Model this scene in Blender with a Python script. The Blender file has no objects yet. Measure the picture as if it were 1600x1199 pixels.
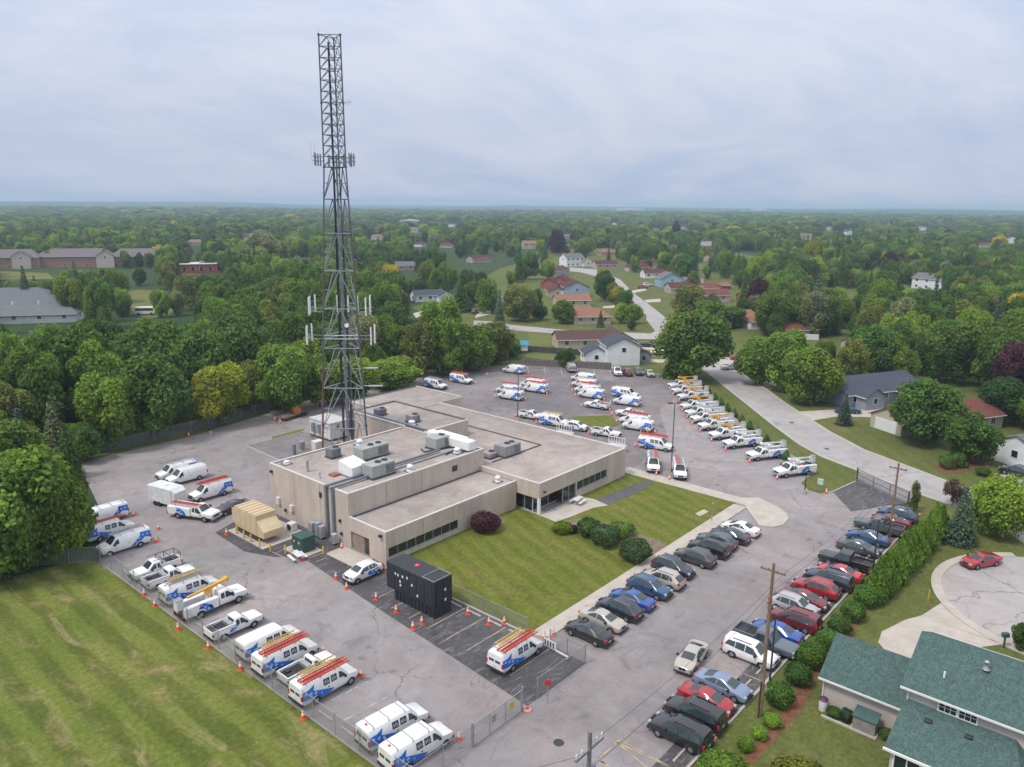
import bpy, bmesh, math, random
import numpy as np
from mathutils import Vector, Matrix
RND = random.Random(11)
S = bpy.context.scene
COL = S.collection
rad = math.radians

# ------------------------------------------------------------------ camera
CAM_POS = Vector((-51.5365, -63.3974, 40.0))
CAM_ROT = Matrix(((0.656595, -0.165746, 0.735807), (-0.754202, -0.154515, 0.638204), (0.007914, -0.973988, -0.22646)))              # columns: right, down, forward
FPX = 1200.0                          # focal length in pixels of the 1600 wide photograph
cam = bpy.data.cameras.new('camera')
cam.sensor_width = 36.0
cam.lens = 36.0 * FPX / 1600.0
cam.clip_start = 1.0
cam.clip_end = 40000.0
camo = bpy.data.objects.new('camera', cam)
COL.objects.link(camo)
_r, _d, _f = CAM_ROT.col[0], CAM_ROT.col[1], CAM_ROT.col[2]
_m = Matrix((_r, -_d, -_f)).transposed().to_4x4()
_m.translation = CAM_POS
camo.matrix_world = _m
S.camera = camo

def at(px, py, z=0.0):
    """world point at height z seen at photograph pixel (px, py)"""
    v = CAM_ROT @ Vector(((px - 800.0) / FPX, (py - 599.5) / FPX, 1.0))
    t = (z - CAM_POS.z) / v.z
    return CAM_POS + v * t

def at2(px, py, z=0.0):
    p = at(px, py, z)
    return (p.x, p.y)

CRT = CAM_ROT.transposed()
def proj(p):
    q = CRT @ (Vector(p) - CAM_POS)
    if q.z < 0.1:
        return (-9999, -9999, q.z)
    return (800 + FPX * q.x / q.z, 599.5 + FPX * q.y / q.z, q.z)

# ------------------------------------------------------------------ sky, sun, exposure
S.render.engine = 'CYCLES'
S.cycles.max_bounces = 5
S.cycles.diffuse_bounces = 3
S.cycles.glossy_bounces = 2
S.cycles.transmission_bounces = 2
S.cycles.transparent_max_bounces = 12
S.cycles.volume_bounces = 1
S.cycles.use_denoising = True
S.cycles.caustics_reflective = False
S.cycles.caustics_refractive = False
S.view_settings.view_transform = 'Standard'
S.view_settings.look = 'None'
S.view_settings.exposure = 0.62
S.view_settings.gamma = 1.0
S.view_settings.use_curve_mapping = False

SUN_AZ, SUN_EL = 165.0, 58.0          # degrees; azimuth counted from +X towards +Y
world = bpy.data.worlds.new('World')
S.world = world
world.use_nodes = True
nt = world.node_tree
nt.nodes.clear()
def N(t, **kw):
    n = nt.nodes.new(t)
    for k, v in kw.items():
        setattr(n, k, v)
    return n
out = N('ShaderNodeOutputWorld')
bg = N('ShaderNodeBackground'); bg.inputs['Strength'].default_value = 0.1
sky = N('ShaderNodeTexSky', sky_type='NISHITA')
sky.sun_disc = False
sky.sun_elevation = rad(SUN_EL)
sky.sun_rotation = rad(90.0 - SUN_AZ)
sky.air_density = 1.0; sky.dust_density = 2.0
tc = N('ShaderNodeTexCoord')
sep = N('ShaderNodeSeparateXYZ'); nt.links.new(tc.outputs['Generated'], sep.inputs[0])
def M(op, a, b=None, c=None):
    n = N('ShaderNodeMath', operation=op)
    for i, v in enumerate((a, b, c)):
        if v is None: continue
        if isinstance(v, (int, float)): n.inputs[i].default_value = v
        else: nt.links.new(v, n.inputs[i])
    return n.outputs[0]
zc = M('MAXIMUM', sep.outputs[2], 0.0)
den = M('ADD', zc, 0.24)
comb = N('ShaderNodeCombineXYZ')
nt.links.new(M('DIVIDE', sep.outputs[0], den), comb.inputs[0])
nt.links.new(M('DIVIDE', sep.outputs[1], den), comb.inputs[1])
def noise(scale, detail, rough, dist, vec):
    n = N('ShaderNodeTexNoise')
    n.inputs['Scale'].default_value = scale; n.inputs['Detail'].default_value = detail
    n.inputs['Roughness'].default_value = rough; n.inputs['Distortion'].default_value = dist
    nt.links.new(vec, n.inputs['Vector'])
    return n.outputs['Fac']
mp = N('ShaderNodeMapping'); nt.links.new(comb.outputs[0], mp.inputs['Vector'])
mp.inputs['Rotation'].default_value = (0, 0, rad(-65)); mp.inputs['Scale'].default_value = (1.0, 1.5, 1.0)
n1 = noise(0.85, 7, 0.56, 1.1, mp.outputs[0])
n2 = noise(2.6, 5, 0.55, 0.4, mp.outputs[0])
cl = M('ADD', M('MULTIPLY', n1, 0.78), M('MULTIPLY', n2, 0.22))
mr = N('ShaderNodeMapRange'); mr.interpolation_type = 'SMOOTHSTEP'
nt.links.new(cl, mr.inputs[0])
mr.inputs[1].default_value = 0.36; mr.inputs[2].default_value = 0.66
# cloud brightness grows from the horizon to the zenith
grad = N('ShaderNodeValToRGB'); nt.links.new(zc, grad.inputs[0])
els = grad.color_ramp.elements
for pos, c in [(0.0, (0.355, 0.392, 0.485)), (0.09, (0.37, 0.408, 0.5)), (0.27, (0.505, 0.535, 0.615)), (1.0, (0.8, 0.8, 0.78))][:2]:
    pass
els[0].position, els[0].color = [(0.0, (0.355, 0.392, 0.485)), (0.09, (0.37, 0.408, 0.5)), (0.27, (0.505, 0.535, 0.615)), (1.0, (0.8, 0.8, 0.78))][0][0], (*[(0.0, (0.355, 0.392, 0.485)), (0.09, (0.37, 0.408, 0.5)), (0.27, (0.505, 0.535, 0.615)), (1.0, (0.8, 0.8, 0.78))][0][1], 1)
els[1].position, els[1].color = [(0.0, (0.355, 0.392, 0.485)), (0.09, (0.37, 0.408, 0.5)), (0.27, (0.505, 0.535, 0.615)), (1.0, (0.8, 0.8, 0.78))][-1][0], (*[(0.0, (0.355, 0.392, 0.485)), (0.09, (0.37, 0.408, 0.5)), (0.27, (0.505, 0.535, 0.615)), (1.0, (0.8, 0.8, 0.78))][-1][1], 1)
for pos, c in [(0.0, (0.355, 0.392, 0.485)), (0.09, (0.37, 0.408, 0.5)), (0.27, (0.505, 0.535, 0.615)), (1.0, (0.8, 0.8, 0.78))][1:-1]:
    e = els.new(pos); e.color = (*c, 1)
dk = N('ShaderNodeMix', data_type='RGBA', blend_type='MULTIPLY')
dk.inputs[0].default_value = 1.0
nt.links.new(grad.outputs[0], dk.inputs[6])
tint = N('ShaderNodeMix', data_type='RGBA')
nt.links.new(mr.outputs[0], tint.inputs[0])
tint.inputs[6].default_value = (0.84, 0.90, 0.985, 1)
tint.inputs[7].default_value = (1.12, 1.08, 1.06, 1)
nt.links.new(tint.outputs[2], dk.inputs[7])
sc = N('ShaderNodeVectorMath', operation='SCALE'); sc.inputs['Scale'].default_value = 10.0
nt.links.new(dk.outputs[2], sc.inputs[0])
mx = N('ShaderNodeMix', data_type='RGBA')
mx.inputs[0].default_value = 0.94           # an almost closed cloud cover in front of the clear sky
nt.links.new(sky.outputs[0], mx.inputs[6])
nt.links.new(sc.outputs[0], mx.inputs[7])
nt.links.new(mx.outputs[2], bg.inputs['Color'])
nt.links.new(bg.outputs[0], out.inputs['Surface'])

sun = bpy.data.lights.new('sun', 'SUN')
sun.energy = 1.5
sun.angle = rad(12)
sun.color = (1.0, 0.95, 0.88)
suno = bpy.data.objects.new('sun', sun)
COL.objects.link(suno)
_sd = Vector((math.cos(rad(SUN_EL)) * math.cos(rad(SUN_AZ)), math.cos(rad(SUN_EL)) * math.sin(rad(SUN_AZ)), math.sin(rad(SUN_EL))))
suno.rotation_euler = (-_sd).to_track_quat('-Z', 'Y').to_euler()
suno.location = (0, 0, 200)

# ------------------------------------------------------------------ mesh and object helpers
class MB:
    """collects faces of one mesh; every face carries a material index"""
    def __init__(self): self.v, self.f, self.m, self.s = [], [], [], []
    def add(self, vs, fs, mi=0, smooth=False):
        o = len(self.v)
        self.v.extend([tuple(p) for p in vs])
        for f in fs:
            self.f.append([i + o for i in f]); self.m.append(mi); self.s.append(smooth)
        return self
    def box(self, x0, x1, y0, y1, z0, z1, mi=0):
        vs = [(x0,y0,z0),(x1,y0,z0),(x1,y1,z0),(x0,y1,z0),(x0,y0,z1),(x1,y0,z1),(x1,y1,z1),(x0,y1,z1)]
        return self.add(vs, [(3,2,1,0),(4,5,6,7),(0,1,5,4),(1,2,6,5),(2,3,7,6),(3,0,4,7)], mi)
    def bbox(self, x0, x1, y0, y1, z0, z1, b=0.05, mi=0):
        """box with chamfered top and vertical edges"""
        p = [(x0+b,y0),(x1-b,y0),(x1,y0+b),(x1,y1-b),(x1-b,y1),(x0+b,y1),(x0,y1-b),(x0,y0+b)]
        cx, cy = (x0+x1)/2, (y0+y1)/2
        q = []
        for x, y in p:
            q.append((x - math.copysign(b*0.7, x-cx), y - math.copysign(b*0.7, y-cy)))
        vs = [(x,y,z0) for x,y in p] + [(x,y,z1-b) for x,y in p] + [(x,y,z1) for x,y in q]
        fs = [tuple(range(7,-1,-1)), tuple(range(16,24))]
        for k in (0, 8):
            for i in range(8):
                j = (i+1) % 8
                fs.append((k+i, k+j, k+j+8, k+i+8))
        return self.add(vs, fs, mi)
    def obox(self, c, size, rz, mi=0):
        sx, sy, sz = size[0]/2, size[1]/2, size[2]/2
        ca, sa = math.cos(rz), math.sin(rz)
        vs = []
        for dz in (-sz, sz):
            for dx, dy in ((-sx,-sy),(sx,-sy),(sx,sy),(-sx,sy)):
                vs.append((c[0]+dx*ca-dy*sa, c[1]+dx*sa+dy*ca, c[2]+dz))
        return self.add(vs, [(3,2,1,0),(4,5,6,7),(0,1,5,4),(1,2,6,5),(2,3,7,6),(3,0,4,7)], mi)
    def prism(self, pts, z0, z1, mi=0):
        n = len(pts)
        a = sum(pts[i][0]*pts[(i+1)%n][1]-pts[(i+1)%n][0]*pts[i][1] for i in range(n))
        if a < 0: pts = pts[::-1]
        vs = [(x,y,z0) for x,y in pts] + [(x,y,z1) for x,y in pts]
        fs = [tuple(range(n-1,-1,-1)), tuple(range(n,2*n))]
        for i in range(n):
            j = (i+1) % n
            fs.append((i, j, j+n, i+n))
        return self.add(vs, fs, mi)
    def xprism(self, pts, y0, y1, mi=0):
        """outline in (x, z) extruded along y"""
        n = len(pts)
        a = sum(pts[i][0]*pts[(i+1)%n][1]-pts[(i+1)%n][0]*pts[i][1] for i in range(n))
        if a > 0: pts = pts[::-1]
        vs = [(x,y0,z) for x,z in pts] + [(x,y1,z) for x,z in pts]
        fs = [tuple(range(n-1,-1,-1)), tuple(range(n,2*n))]
        for i in range(n):
            j = (i+1) % n
            fs.append((i, j, j+n, i+n))
        return self.add(vs, fs, mi)
    def cyl(self, p0, p1, r0, r1=None, n=8, mi=0, cap=True, smooth=True):
        if r1 is None: r1 = r0
        p0, p1 = Vector(p0), Vector(p1)
        d = (p1-p0).normalized()
        u = d.orthogonal().normalized(); w = d.cross(u)
        vs = []
        for p, r in ((p0, r0), (p1, r1)):
            for i in range(n):
                t = 2*math.pi*i/n
                vs.append(p + u*(r*math.cos(t)) + w*(r*math.sin(t)))
        self.add(vs, [(i, (i+1)%n, n+(i+1)%n, n+i) for i in range(n)], mi, smooth)
        if cap:
            self.add(vs, [tuple(range(n-1,-1,-1)), tuple(range(n,2*n))], mi)
        return self
    def tube(self, pts, r, n=6, mi=0):
        for a, b in zip(pts[:-1], pts[1:]):
            self.cyl(a, b, r, r, n, mi)
        return self
    def bar(self, p0, p1, w, mi=0):
        return self.cyl(p0, p1, w*0.7, w*0.7, 4, mi, True, False)
    def lathe(self, prof, c=(0,0,0), n=12, mi=0, smooth=True):
        vs = []
        for r, z in prof:
            for i in range(n):
                t = 2*math.pi*i/n
                vs.append((c[0]+r*math.cos(t), c[1]+r*math.sin(t), c[2]+z))
        fs = []
        for k in range(len(prof)-1):
            for i in range(n):
                j = (i+1)%n
                fs.append((k*n+i, k*n+j, (k+1)*n+j, (k+1)*n+i))
        self.add(vs, fs, mi, smooth)
        self.add(vs, [tuple(range((len(prof)-1)*n, len(prof)*n))], mi)
        return self
    def quad(self, a, b, c, d, mi=0):
        return self.add([a,b,c,d], [(0,1,2,3)], mi)
    def poly(self, pts, mi=0):
        return self.add(pts, [tuple(range(len(pts)))], mi)
    def mesh(self, name, mats=()):
        me = bpy.data.meshes.new(name)
        me.from_pydata(self.v, [], self.f)
        if any(self.m): me.polygons.foreach_set('material_index', self.m)
        if any(self.s): me.polygons.foreach_set('use_smooth', self.s)
        for m in mats: me.materials.append(m)
        me.update()
        return me

def tag(o, label=None, cat=None, group=None, kind=None):
    if label: o['label'] = label
    if cat: o['category'] = cat
    if group: o['group'] = group
    if kind: o['kind'] = kind
    return o

def put(name, me, parent=None, loc=(0,0,0), rz=0.0, color=None, rot=None, scale=None):
    o = bpy.data.objects.new(name, me)
    COL.objects.link(o)
    if parent is not None: o.parent = parent
    o.location = loc
    if rot is not None: o.rotation_euler = rot
    elif rz: o.rotation_euler = (0, 0, rz)
    if scale is not None: o.scale = scale
    if color is not None: o.color = (*color, 1.0)
    return o

def thing(name, label, cat, loc=(0,0,0), rz=0.0, group=None):
    return tag(put(name, None, None, loc, rz), label, cat, group)

def part(name, mb, mats, parent, loc=(0,0,0), rz=0.0, color=None):
    if not isinstance(mats, (list, tuple)): mats = [mats]
    return put(name, mb.mesh(name, mats), parent, loc, rz, color)

def struct(name, mb, mats):
    o = part(name, mb, mats, None)
    o['kind'] = 'structure'
    return o

# ------------------------------------------------------------------ materials
class NT:
    def __init__(self, name):
        self.m = bpy.data.materials.new(name); self.m.use_nodes = True
        self.t = self.m.node_tree
        self.b = self.t.nodes['Principled BSDF']
        self.out = self.t.nodes['Material Output']
        self._pos = None
    def n(self, t, **kw):
        x = self.t.nodes.new(t)
        for k, v in kw.items(): setattr(x, k, v)
        return x
    def set(self, sock, v):
        if isinstance(v, bpy.types.NodeSocket): self.t.links.new(v, sock)
        elif isinstance(v, (tuple, list)) and len(v) == 3 and sock.type == 'RGBA': sock.default_value = (*v, 1)
        else: sock.default_value = v
    def pos(self):
        if self._pos is None: self._pos = self.n('ShaderNodeNewGeometry').outputs['Position']
        return self._pos
    def obj(self): return self.n('ShaderNodeTexCoord').outputs['Object']
    def map(self, vec, scale=(1,1,1), rz=0.0, loc=(0,0,0)):
        m = self.n('ShaderNodeMapping')
        self.set(m.inputs['Vector'], vec)
        m.inputs['Scale'].default_value = scale; m.inputs['Rotation'].default_value = (0,0,rz); m.inputs['Location'].default_value = loc
        return m.outputs[0]
    def noise(self, scale, detail=4, rough=0.55, dist=0.0, vec=None, col=False):
        x = self.n('ShaderNodeTexNoise')
        self.set(x.inputs['Vector'], vec if vec is not None else self.pos())
        for k, v in (('Scale',scale),('Detail',detail),('Roughness',rough),('Distortion',dist)): x.inputs[k].default_value = v
        return x.outputs['Color' if col else 'Fac']
    def vor(self, scale, feature='F1', vec=None, out='Distance', rnd=1.0):
        x = self.n('ShaderNodeTexVoronoi', feature=feature)
        self.set(x.inputs['Vector'], vec if vec is not None else self.pos())
        x.inputs['Scale'].default_value = scale; x.inputs['Randomness'].default_value = rnd
        return x.outputs[out]
    def math(self, op, a, b=None, c=None, clamp=False):
        x = self.n('ShaderNodeMath', operation=op); x.use_clamp = clamp
        for i, v in enumerate((a, b, c)):
            if v is not None: self.set(x.inputs[i], v)
        return x.outputs[0]
    def vmath(self, op, a, b):
        x = self.n('ShaderNodeVectorMath', operation=op)
        self.set(x.inputs[0], a); self.set(x.inputs[1], b)
        return x.outputs[0]
    def ramp(self, f, a, b, lo=0.0, hi=1.0):
        x = self.n('ShaderNodeMapRange'); x.interpolation_type = 'SMOOTHSTEP'
        self.set(x.inputs[0], f)
        for i, v in enumerate((a, b, lo, hi)): x.inputs[i+1].default_value = v
        return x.outputs[0]
    def mix(self, f, a, b, mode='MIX'):
        x = self.n('ShaderNodeMix', data_type='RGBA', blend_type=mode)
        self.set(x.inputs[0], f); self.set(x.inputs[6], a); self.set(x.inputs[7], b)
        return x.outputs[2]
    def sep(self, v):
        x = self.n('ShaderNodeSeparateXYZ'); self.set(x.inputs[0], v); return x.outputs
    def comb(self, x, y, z=0.0):
        n = self.n('ShaderNodeCombineXYZ')
        for i, v in enumerate((x,y,z)): self.set(n.inputs[i], v)
        return n.outputs[0]
    def bump(self, h, strength=0.3, dist=0.05):
        x = self.n('ShaderNodeBump'); x.inputs['Strength'].default_value = strength; x.inputs['Distance'].default_value = dist
        self.set(x.inputs['Height'], h); self.t.links.new(x.outputs[0], self.b.inputs['Normal'])
    def fin(self, col, rough=0.8, metal=0.0, spec=0.5, coat=0.0):
        self.set(self.b.inputs['Base Color'], col); self.set(self.b.inputs['Roughness'], rough)
        self.b.inputs['Metallic'].default_value = metal
        self.b.inputs['Specular IOR Level'].default_value = spec
        self.b.inputs['Coat Weight'].default_value = coat
        return self.m
    def objcol(self): return self.n('ShaderNodeObjectInfo').outputs['Color']
    def objrnd(self): return self.n('ShaderNodeObjectInfo').outputs['Random']

def scale_col(t, c, f):
    x = t.n('ShaderNodeVectorMath', operation='SCALE')
    t.set(x.inputs[0], c)
    t.set(x.inputs['Scale'], f)
    return x.outputs[0]

def simple(name, col, rough=0.7, metal=0.0, var=0.18, scale=1.5, spec=0.5, coat=0.0, fine=0.0, objcol=False, emit=None):
    t = NT(name)
    f = t.noise(scale, 5, 0.6, 0.2, t.obj() if True else None)
    k = t.ramp(f, 0.25, 0.75, 1.0 - var, 1.0 + var)
    if fine:
        k = t.math('MULTIPLY', k, t.ramp(t.noise(scale*14, 3, 0.6, 0, t.obj()), 0.3, 0.7, 1-fine, 1+fine))
    return t.fin(scale_col(t, t.objcol() if objcol else col, k), rough, metal, spec, coat)

# ------------------------------------------------------------------ ground materials
def asphalt(name, base, tintv=0.2, cracks=1.0, stains=0.5, pale=0.0, crack_scale=0.09):
    t = NT(name)
    P = t.pos()
    big = t.ramp(t.noise(0.045, 5, 0.6, 0.6), 0.3, 0.7, 1-tintv, 1+tintv)
    mid = t.ramp(t.noise(0.35, 6, 0.65, 0.8), 0.25, 0.75, 0.88, 1.12)
    fine = t.ramp(t.noise(9.0, 3, 0.7), 0.2, 0.8, 0.86, 1.14)
    k = t.math('MULTIPLY', t.math('MULTIPLY', big, mid), fine)
    hue = t.mix(t.ramp(t.noise(0.11, 4, 0.6, 0.4), 0.35, 0.7), base, (base[0]*1.06, base[1]*0.98, base[2]*0.93))
    c = scale_col(t, hue, k)
    # oil and tyre stains
    st = t.math('MULTIPLY', t.ramp(t.noise(0.22, 6, 0.7, 1.5, t.map(P, (1,1,1), 0.3)), 0.54, 0.72), stains, None, True)
    c = t.mix(st, c, (base[0]*0.38, base[1]*0.38, base[2]*0.40))
    # tyre tracks drawn out along the aisles, oil drips in the bays
    trk = t.math('MULTIPLY', t.ramp(t.noise(0.55, 6, 0.62, 0.5, t.map(P, (0.10, 1.0, 1), 0.03)), 0.52, 0.72), 0.30*stains*2)
    c = t.mix(trk, c, (base[0]*0.66, base[1]*0.66, base[2]*0.68))
    trk2 = t.math('MULTIPLY', t.ramp(t.noise(0.7, 6, 0.62, 0.5, t.map(P, (0.9, 0.09, 1), -0.02, (3,8,0))), 0.54, 0.74), 0.5*stains)
    c = t.mix(trk2, c, (min(.5, base[0]*1.35), min(.5, base[1]*1.35), min(.5, base[2]*1.34)))
    dr = t.vor(0.42, 'F1', t.vmath('ADD', P, scale_col(t, t.noise(1.4, 3, 0.5, 0, None, True), 0.9)))
    drip = t.math('MULTIPLY', t.ramp(dr, 0.05, 0.22, 0.6, 0.0), t.ramp(t.noise(0.06, 3, 0.5, 0, t.map(P, (1,1,1), 0, (21,5,0))), 0.47, 0.6))
    c = t.mix(t.math('MULTIPLY', drip, stains*2.0, None, True), c, (base[0]*0.3, base[1]*0.3, base[2]*0.32))
    if pale:
        wv = t.noise(0.55, 7, 0.72, 2.6, t.map(P, (0.55, 1.5, 1), 0.2))
        c = t.mix(t.math('MULTIPLY', t.ramp(wv, 0.50, 0.66), pale), c, (0.26, 0.25, 0.265))
    # cracks and the dark sealer poured over them
    wob = t.vmath('ADD', P, scale_col(t, t.vmath('SUBTRACT', t.noise(0.35, 5, 0.65, 0, None, True), (0.5,0.5,0.5)), 3.2))
    d = t.vor(crack_scale, 'DISTANCE_TO_EDGE', wob)
    keep = t.ramp(t.noise(0.05, 3, 0.5), 0.46, 0.58)
    cr = t.math('MULTIPLY', t.ramp(d, 0.002, 0.0065, 1.0, 0.0), keep)
    d2 = t.vor(crack_scale*4, 'DISTANCE_TO_EDGE', wob)
    keep2 = t.ramp(t.noise(0.08, 3, 0.5, 0, t.map(P, (1,1,1), 0, (40,7,0))), 0.54, 0.64)
    cr2 = t.math('MULTIPLY', t.ramp(d2, 0.005, 0.016, 0.7, 0.0), keep2)
    c = t.mix(t.math('MULTIPLY', t.math('MAXIMUM', cr, cr2), cracks, None, True), c, (0.035, 0.034, 0.037))
    t.bump(t.noise(14, 3, 0.6), 0.25, 0.02)
    return t.fin(c, 0.92, 0, 0.25)

def grass(name, a, b, dry, stripe=0.0, ang=0.0, width=2.2, dryness=0.5, patch=0.12):
    t = NT(name)
    P = t.pos()
    f = t.ramp(t.noise(0.09, 5, 0.62, 0.5), 0.3, 0.7)
    c = t.mix(f, a, b)
    if stripe:
        q = t.sep(t.map(P, (1,1,1), ang))
        wob = t.math('MULTIPLY', t.math('SUBTRACT', t.noise(0.12, 3, 0.5), 0.5), 1.1)
        wob2 = t.math('MULTIPLY', t.math('SUBTRACT', t.noise(0.5, 4, 0.6, 0, t.map(P, (1.0, 0.25, 1), ang)), 0.5), 1.6)
        s = t.math('SINE', t.math('MULTIPLY', t.math('ADD', t.math('ADD', q[0], wob), wob2), math.pi/width))
        s = t.ramp(s, -0.55, 0.55, 1.0-stripe, 1.0+stripe)
        s = t.math('ADD', 1.0, t.math('MULTIPLY', t.math('SUBTRACT', s, 1.0), t.ramp(t.noise(0.07, 4, 0.6), 0.28, 0.62, 0.25, 1.2)))
        c = scale_col(t, c, s)
    # clippings and dry tufts drawn out along the mower's way
    e = t.noise(0.5, 7, 0.7, 0.6, t.map(P, (1.0, 0.28, 1), ang))
    c = t.mix(t.math('MULTIPLY', t.ramp(e, 0.5, 0.72), dryness), c, dry)
    c = t.mix(t.math('MULTIPLY', t.ramp(t.noise(patch, 5, 0.65, 0.3, t.map(P, (1,1,1), 0, (13, 31, 0))), 0.56, 0.72), dryness), c, (dry[0]*1.15, dry[1]*1.0, dry[2]*1.1))
    k = t.math('MULTIPLY', t.ramp(t.noise(2.2, 5, 0.7), 0.25, 0.75, 0.72, 1.26), t.ramp(t.noise(11, 3, 0.7), 0.25, 0.75, 0.8, 1.2))
    c = scale_col(t, c, k)
    t.bump(t.noise(8, 4, 0.7), 0.5, 0.08)
    return t.fin(c, 0.95, 0, 0.15)

M_LOT = asphalt('weathered_asphalt', (0.268, 0.25, 0.26), 0.18, 0.55, 0.45)
M_NORTH = asphalt('older_asphalt', (0.215, 0.20, 0.21), 0.2, 0.9, 0.5)
M_DARK = asphalt('sealed_asphalt', (0.085, 0.082, 0.09), 0.3, 0.5, 0.3, 0.55)
M_STREET = asphalt('street_asphalt', (0.36, 0.345, 0.355), 0.07, 0.45, 0.12, 0.0, 0.05)
M_PATH = asphalt('path_asphalt', (0.105, 0.105, 0.115), 0.12, 0.15, 0.2)
M_FIELD = grass('mown_field_grass', (0.098, 0.130, 0.022), (0.138, 0.155, 0.034), (0.28, 0.235, 0.11), 0.16, 0.0, 1.45, 0.85)
M_LAWN = grass('lawn_grass', (0.112, 0.138, 0.020), (0.138, 0.152, 0.028), (0.20, 0.165, 0.066), 0.09, rad(20), 1.1, 0.7)
M_YARD = grass('yard_grass', (0.095, 0.120, 0.030), (0.125, 0.135, 0.040), (0.185, 0.165, 0.075), 0.05, rad(50), 1.2, 0.45)
M_MEADOW = grass('meadow_grass', (0.115, 0.145, 0.032), (0.16, 0.16, 0.055), (0.23, 0.20, 0.09), 0.0, 0.4, 2, 0.45, 0.03)
M_WOODFLOOR = grass('woodland_floor', (0.030, 0.058, 0.020), (0.048, 0.082, 0.026), (0.075, 0.10, 0.038), 0, 0, 2, 0.5, 0.012)

def concrete_mat(name, base, joint=0.0, jw=1.5):
    t = NT(name)
    P = t.pos()
    k = t.math('MULTIPLY', t.ramp(t.noise(0.6, 6, 0.65, 0.3), 0.25, 0.75, 0.86, 1.12), t.ramp(t.noise(12, 3, 0.6), 0.2, 0.8, 0.92, 1.08))
    c = scale_col(t, base, k)
    c = t.mix(t.math('MULTIPLY', t.ramp(t.noise(0.35, 5, 0.7, 1.0, t.map(P, (1,1,1), 0, (9,4,0))), 0.58, 0.75), 0.3), c, (base[0]*0.6, base[1]*0.57, base[2]*0.52))
    t.bump(t.noise(20, 3, 0.6), 0.15, 0.02)
    return t.fin(c, 0.9, 0, 0.3)
M_CONC = concrete_mat('pale_concrete', (0.46, 0.415, 0.37))
M_CURB = concrete_mat('kerb_concrete', (0.42, 0.40, 0.36))
M_MULCH = simple('red_mulch', (0.185, 0.085, 0.052), 0.95, 0, 0.3, 2.0, 0.1, 0, 0.35)
M_SOIL = simple('brown_soil', (0.20, 0.155, 0.115), 0.95, 0, 0.3, 2.0, 0.1, 0, 0.3)
def paint_line(name, col):
    t = NT(name)
    w = t.ramp(t.noise(1.1, 6, 0.75, 0.5), 0.42, 0.6)
    return t.fin(t.mix(w, (0.24, 0.225, 0.22), col), 0.8, 0, 0.3)
M_LINEY = paint_line('worn_yellow_paint', (0.50, 0.37, 0.17))
M_LINEW = paint_line('worn_white_paint', (0.52, 0.50, 0.46))
M_LINEG = paint_line('worn_green_paint', (0.10, 0.33, 0.22))

# ------------------------------------------------------------------ ground sheets
def A(*ps): return [at2(x, y) for x, y in ps]
def sheet(name, pts, z, m):
    mb = MB()
    n = len(pts)
    a = sum(pts[i][0]*pts[(i+1)%n][1]-pts[(i+1)%n][0]*pts[i][1] for i in range(n))
    if a < 0: pts = pts[::-1]
    mb.poly([(x, y, z) for x, y in pts])
    return struct(name, mb, m)
def slab(name, pts, z1, m, z0=-0.05):
    return struct(name, MB().prism(list(pts), z0, z1), m)
def strip_poly(pts, w):
    """polygon of a path of width w"""
    L, Rr = [], []
    for i, p in enumerate(pts):
        a = Vector(pts[max(i-1, 0)]); b = Vector(pts[min(i+1, len(pts)-1)])
        d = (b-a).normalized(); n = Vector((-d.y, d.x)) * w/2
        L.append((p[0]+n.x, p[1]+n.y)); Rr.append((p[0]-n.x, p[1]-n.y))
    return L + Rr[::-1]

# base ground out to the horizon, rising into low far hills
gm = MB()
rings = [0, 150, 300, 500, 800, 1200, 1800, 2600, 3600, 4600, 5600, 6600, 7800, 9000, 11000]
NA = 96
hn = lambda x, y: 0.0
from mathutils import noise as mnoise
def hill(x, y):
    d = math.hypot(x + 51.5, y + 63.4)
    if d < 1500: return 0.0
    k = min(1.0, (d-1500)/4500.0)
    h = 34*k*k*(0.55 + 0.9*(mnoise.noise(Vector((x*0.00042, y*0.00042, 3.1)))+0.25)) + 10*k*mnoise.noise(Vector((x*0.0013, y*0.0013, 7.7)))
    return max(h, -2.0*k)
gv = [(0.0, 0.0, 0.0)]
gf = []
for r in rings[1:]:
    for i in range(NA):
        t = 2*math.pi*i/NA
        x, y = -51.5 + r*math.cos(t), -63.4 + r*math.sin(t)
        gv.append((x, y, hill(x, y)))
for i in range(NA): gf.append((0, 1+i, 1+(i+1)%NA))
for k in range(len(rings)-2):
    for i in range(NA):
        a = 1+k*NA; b = a+NA; j = (i+1)%NA
        gf.append((a+i, b+i, b+j, a+j))
gm.add(gv, gf, 0, True)
struct('ground', gm, M_WOODFLOOR)

sheet('suburb_lawns', A((815,556),(1000,590),(1062,585),(1080,588),(1120,630),(1300,730),(1346,745),(1440,790),(1600,838),(1700,870),(2600,900),(2400,640),(1800,560),(1560,500),(1400,440),(1150,395),(900,385),(780,420),(700,470),(640,480)), 0.010, M_YARD)
sheet('mown_field', [(-21.45,-29.3), (-21.45,24.3)] + A((130,874),(0,906),(-500,1010)) + [(-150,-29.3)], 0.014, M_FIELD)
lot_pts = [(-45,-29.5), (-21.5,-29.5), (-21.5,24.6)] + A((158,800),(128,735),(128,722),(300,682),(480,628),(560,607),(690,581),(770,573),(815,569),(1030,584),(1062,590),(1088,602),(1140,647),(1192,684),(1245,715),(1280,735),(1262,746),(1250,757),(1262,768),(1282,773),(1302,768),(1337,752),(1337,741),(1347,737),(1434,771),(1420,786),(1392,790),(1416,800)) + [(56.5,-41.6), (-45,-41.6)]
sheet('parking_lot', lot_pts, 0.020, M_LOT)
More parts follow.
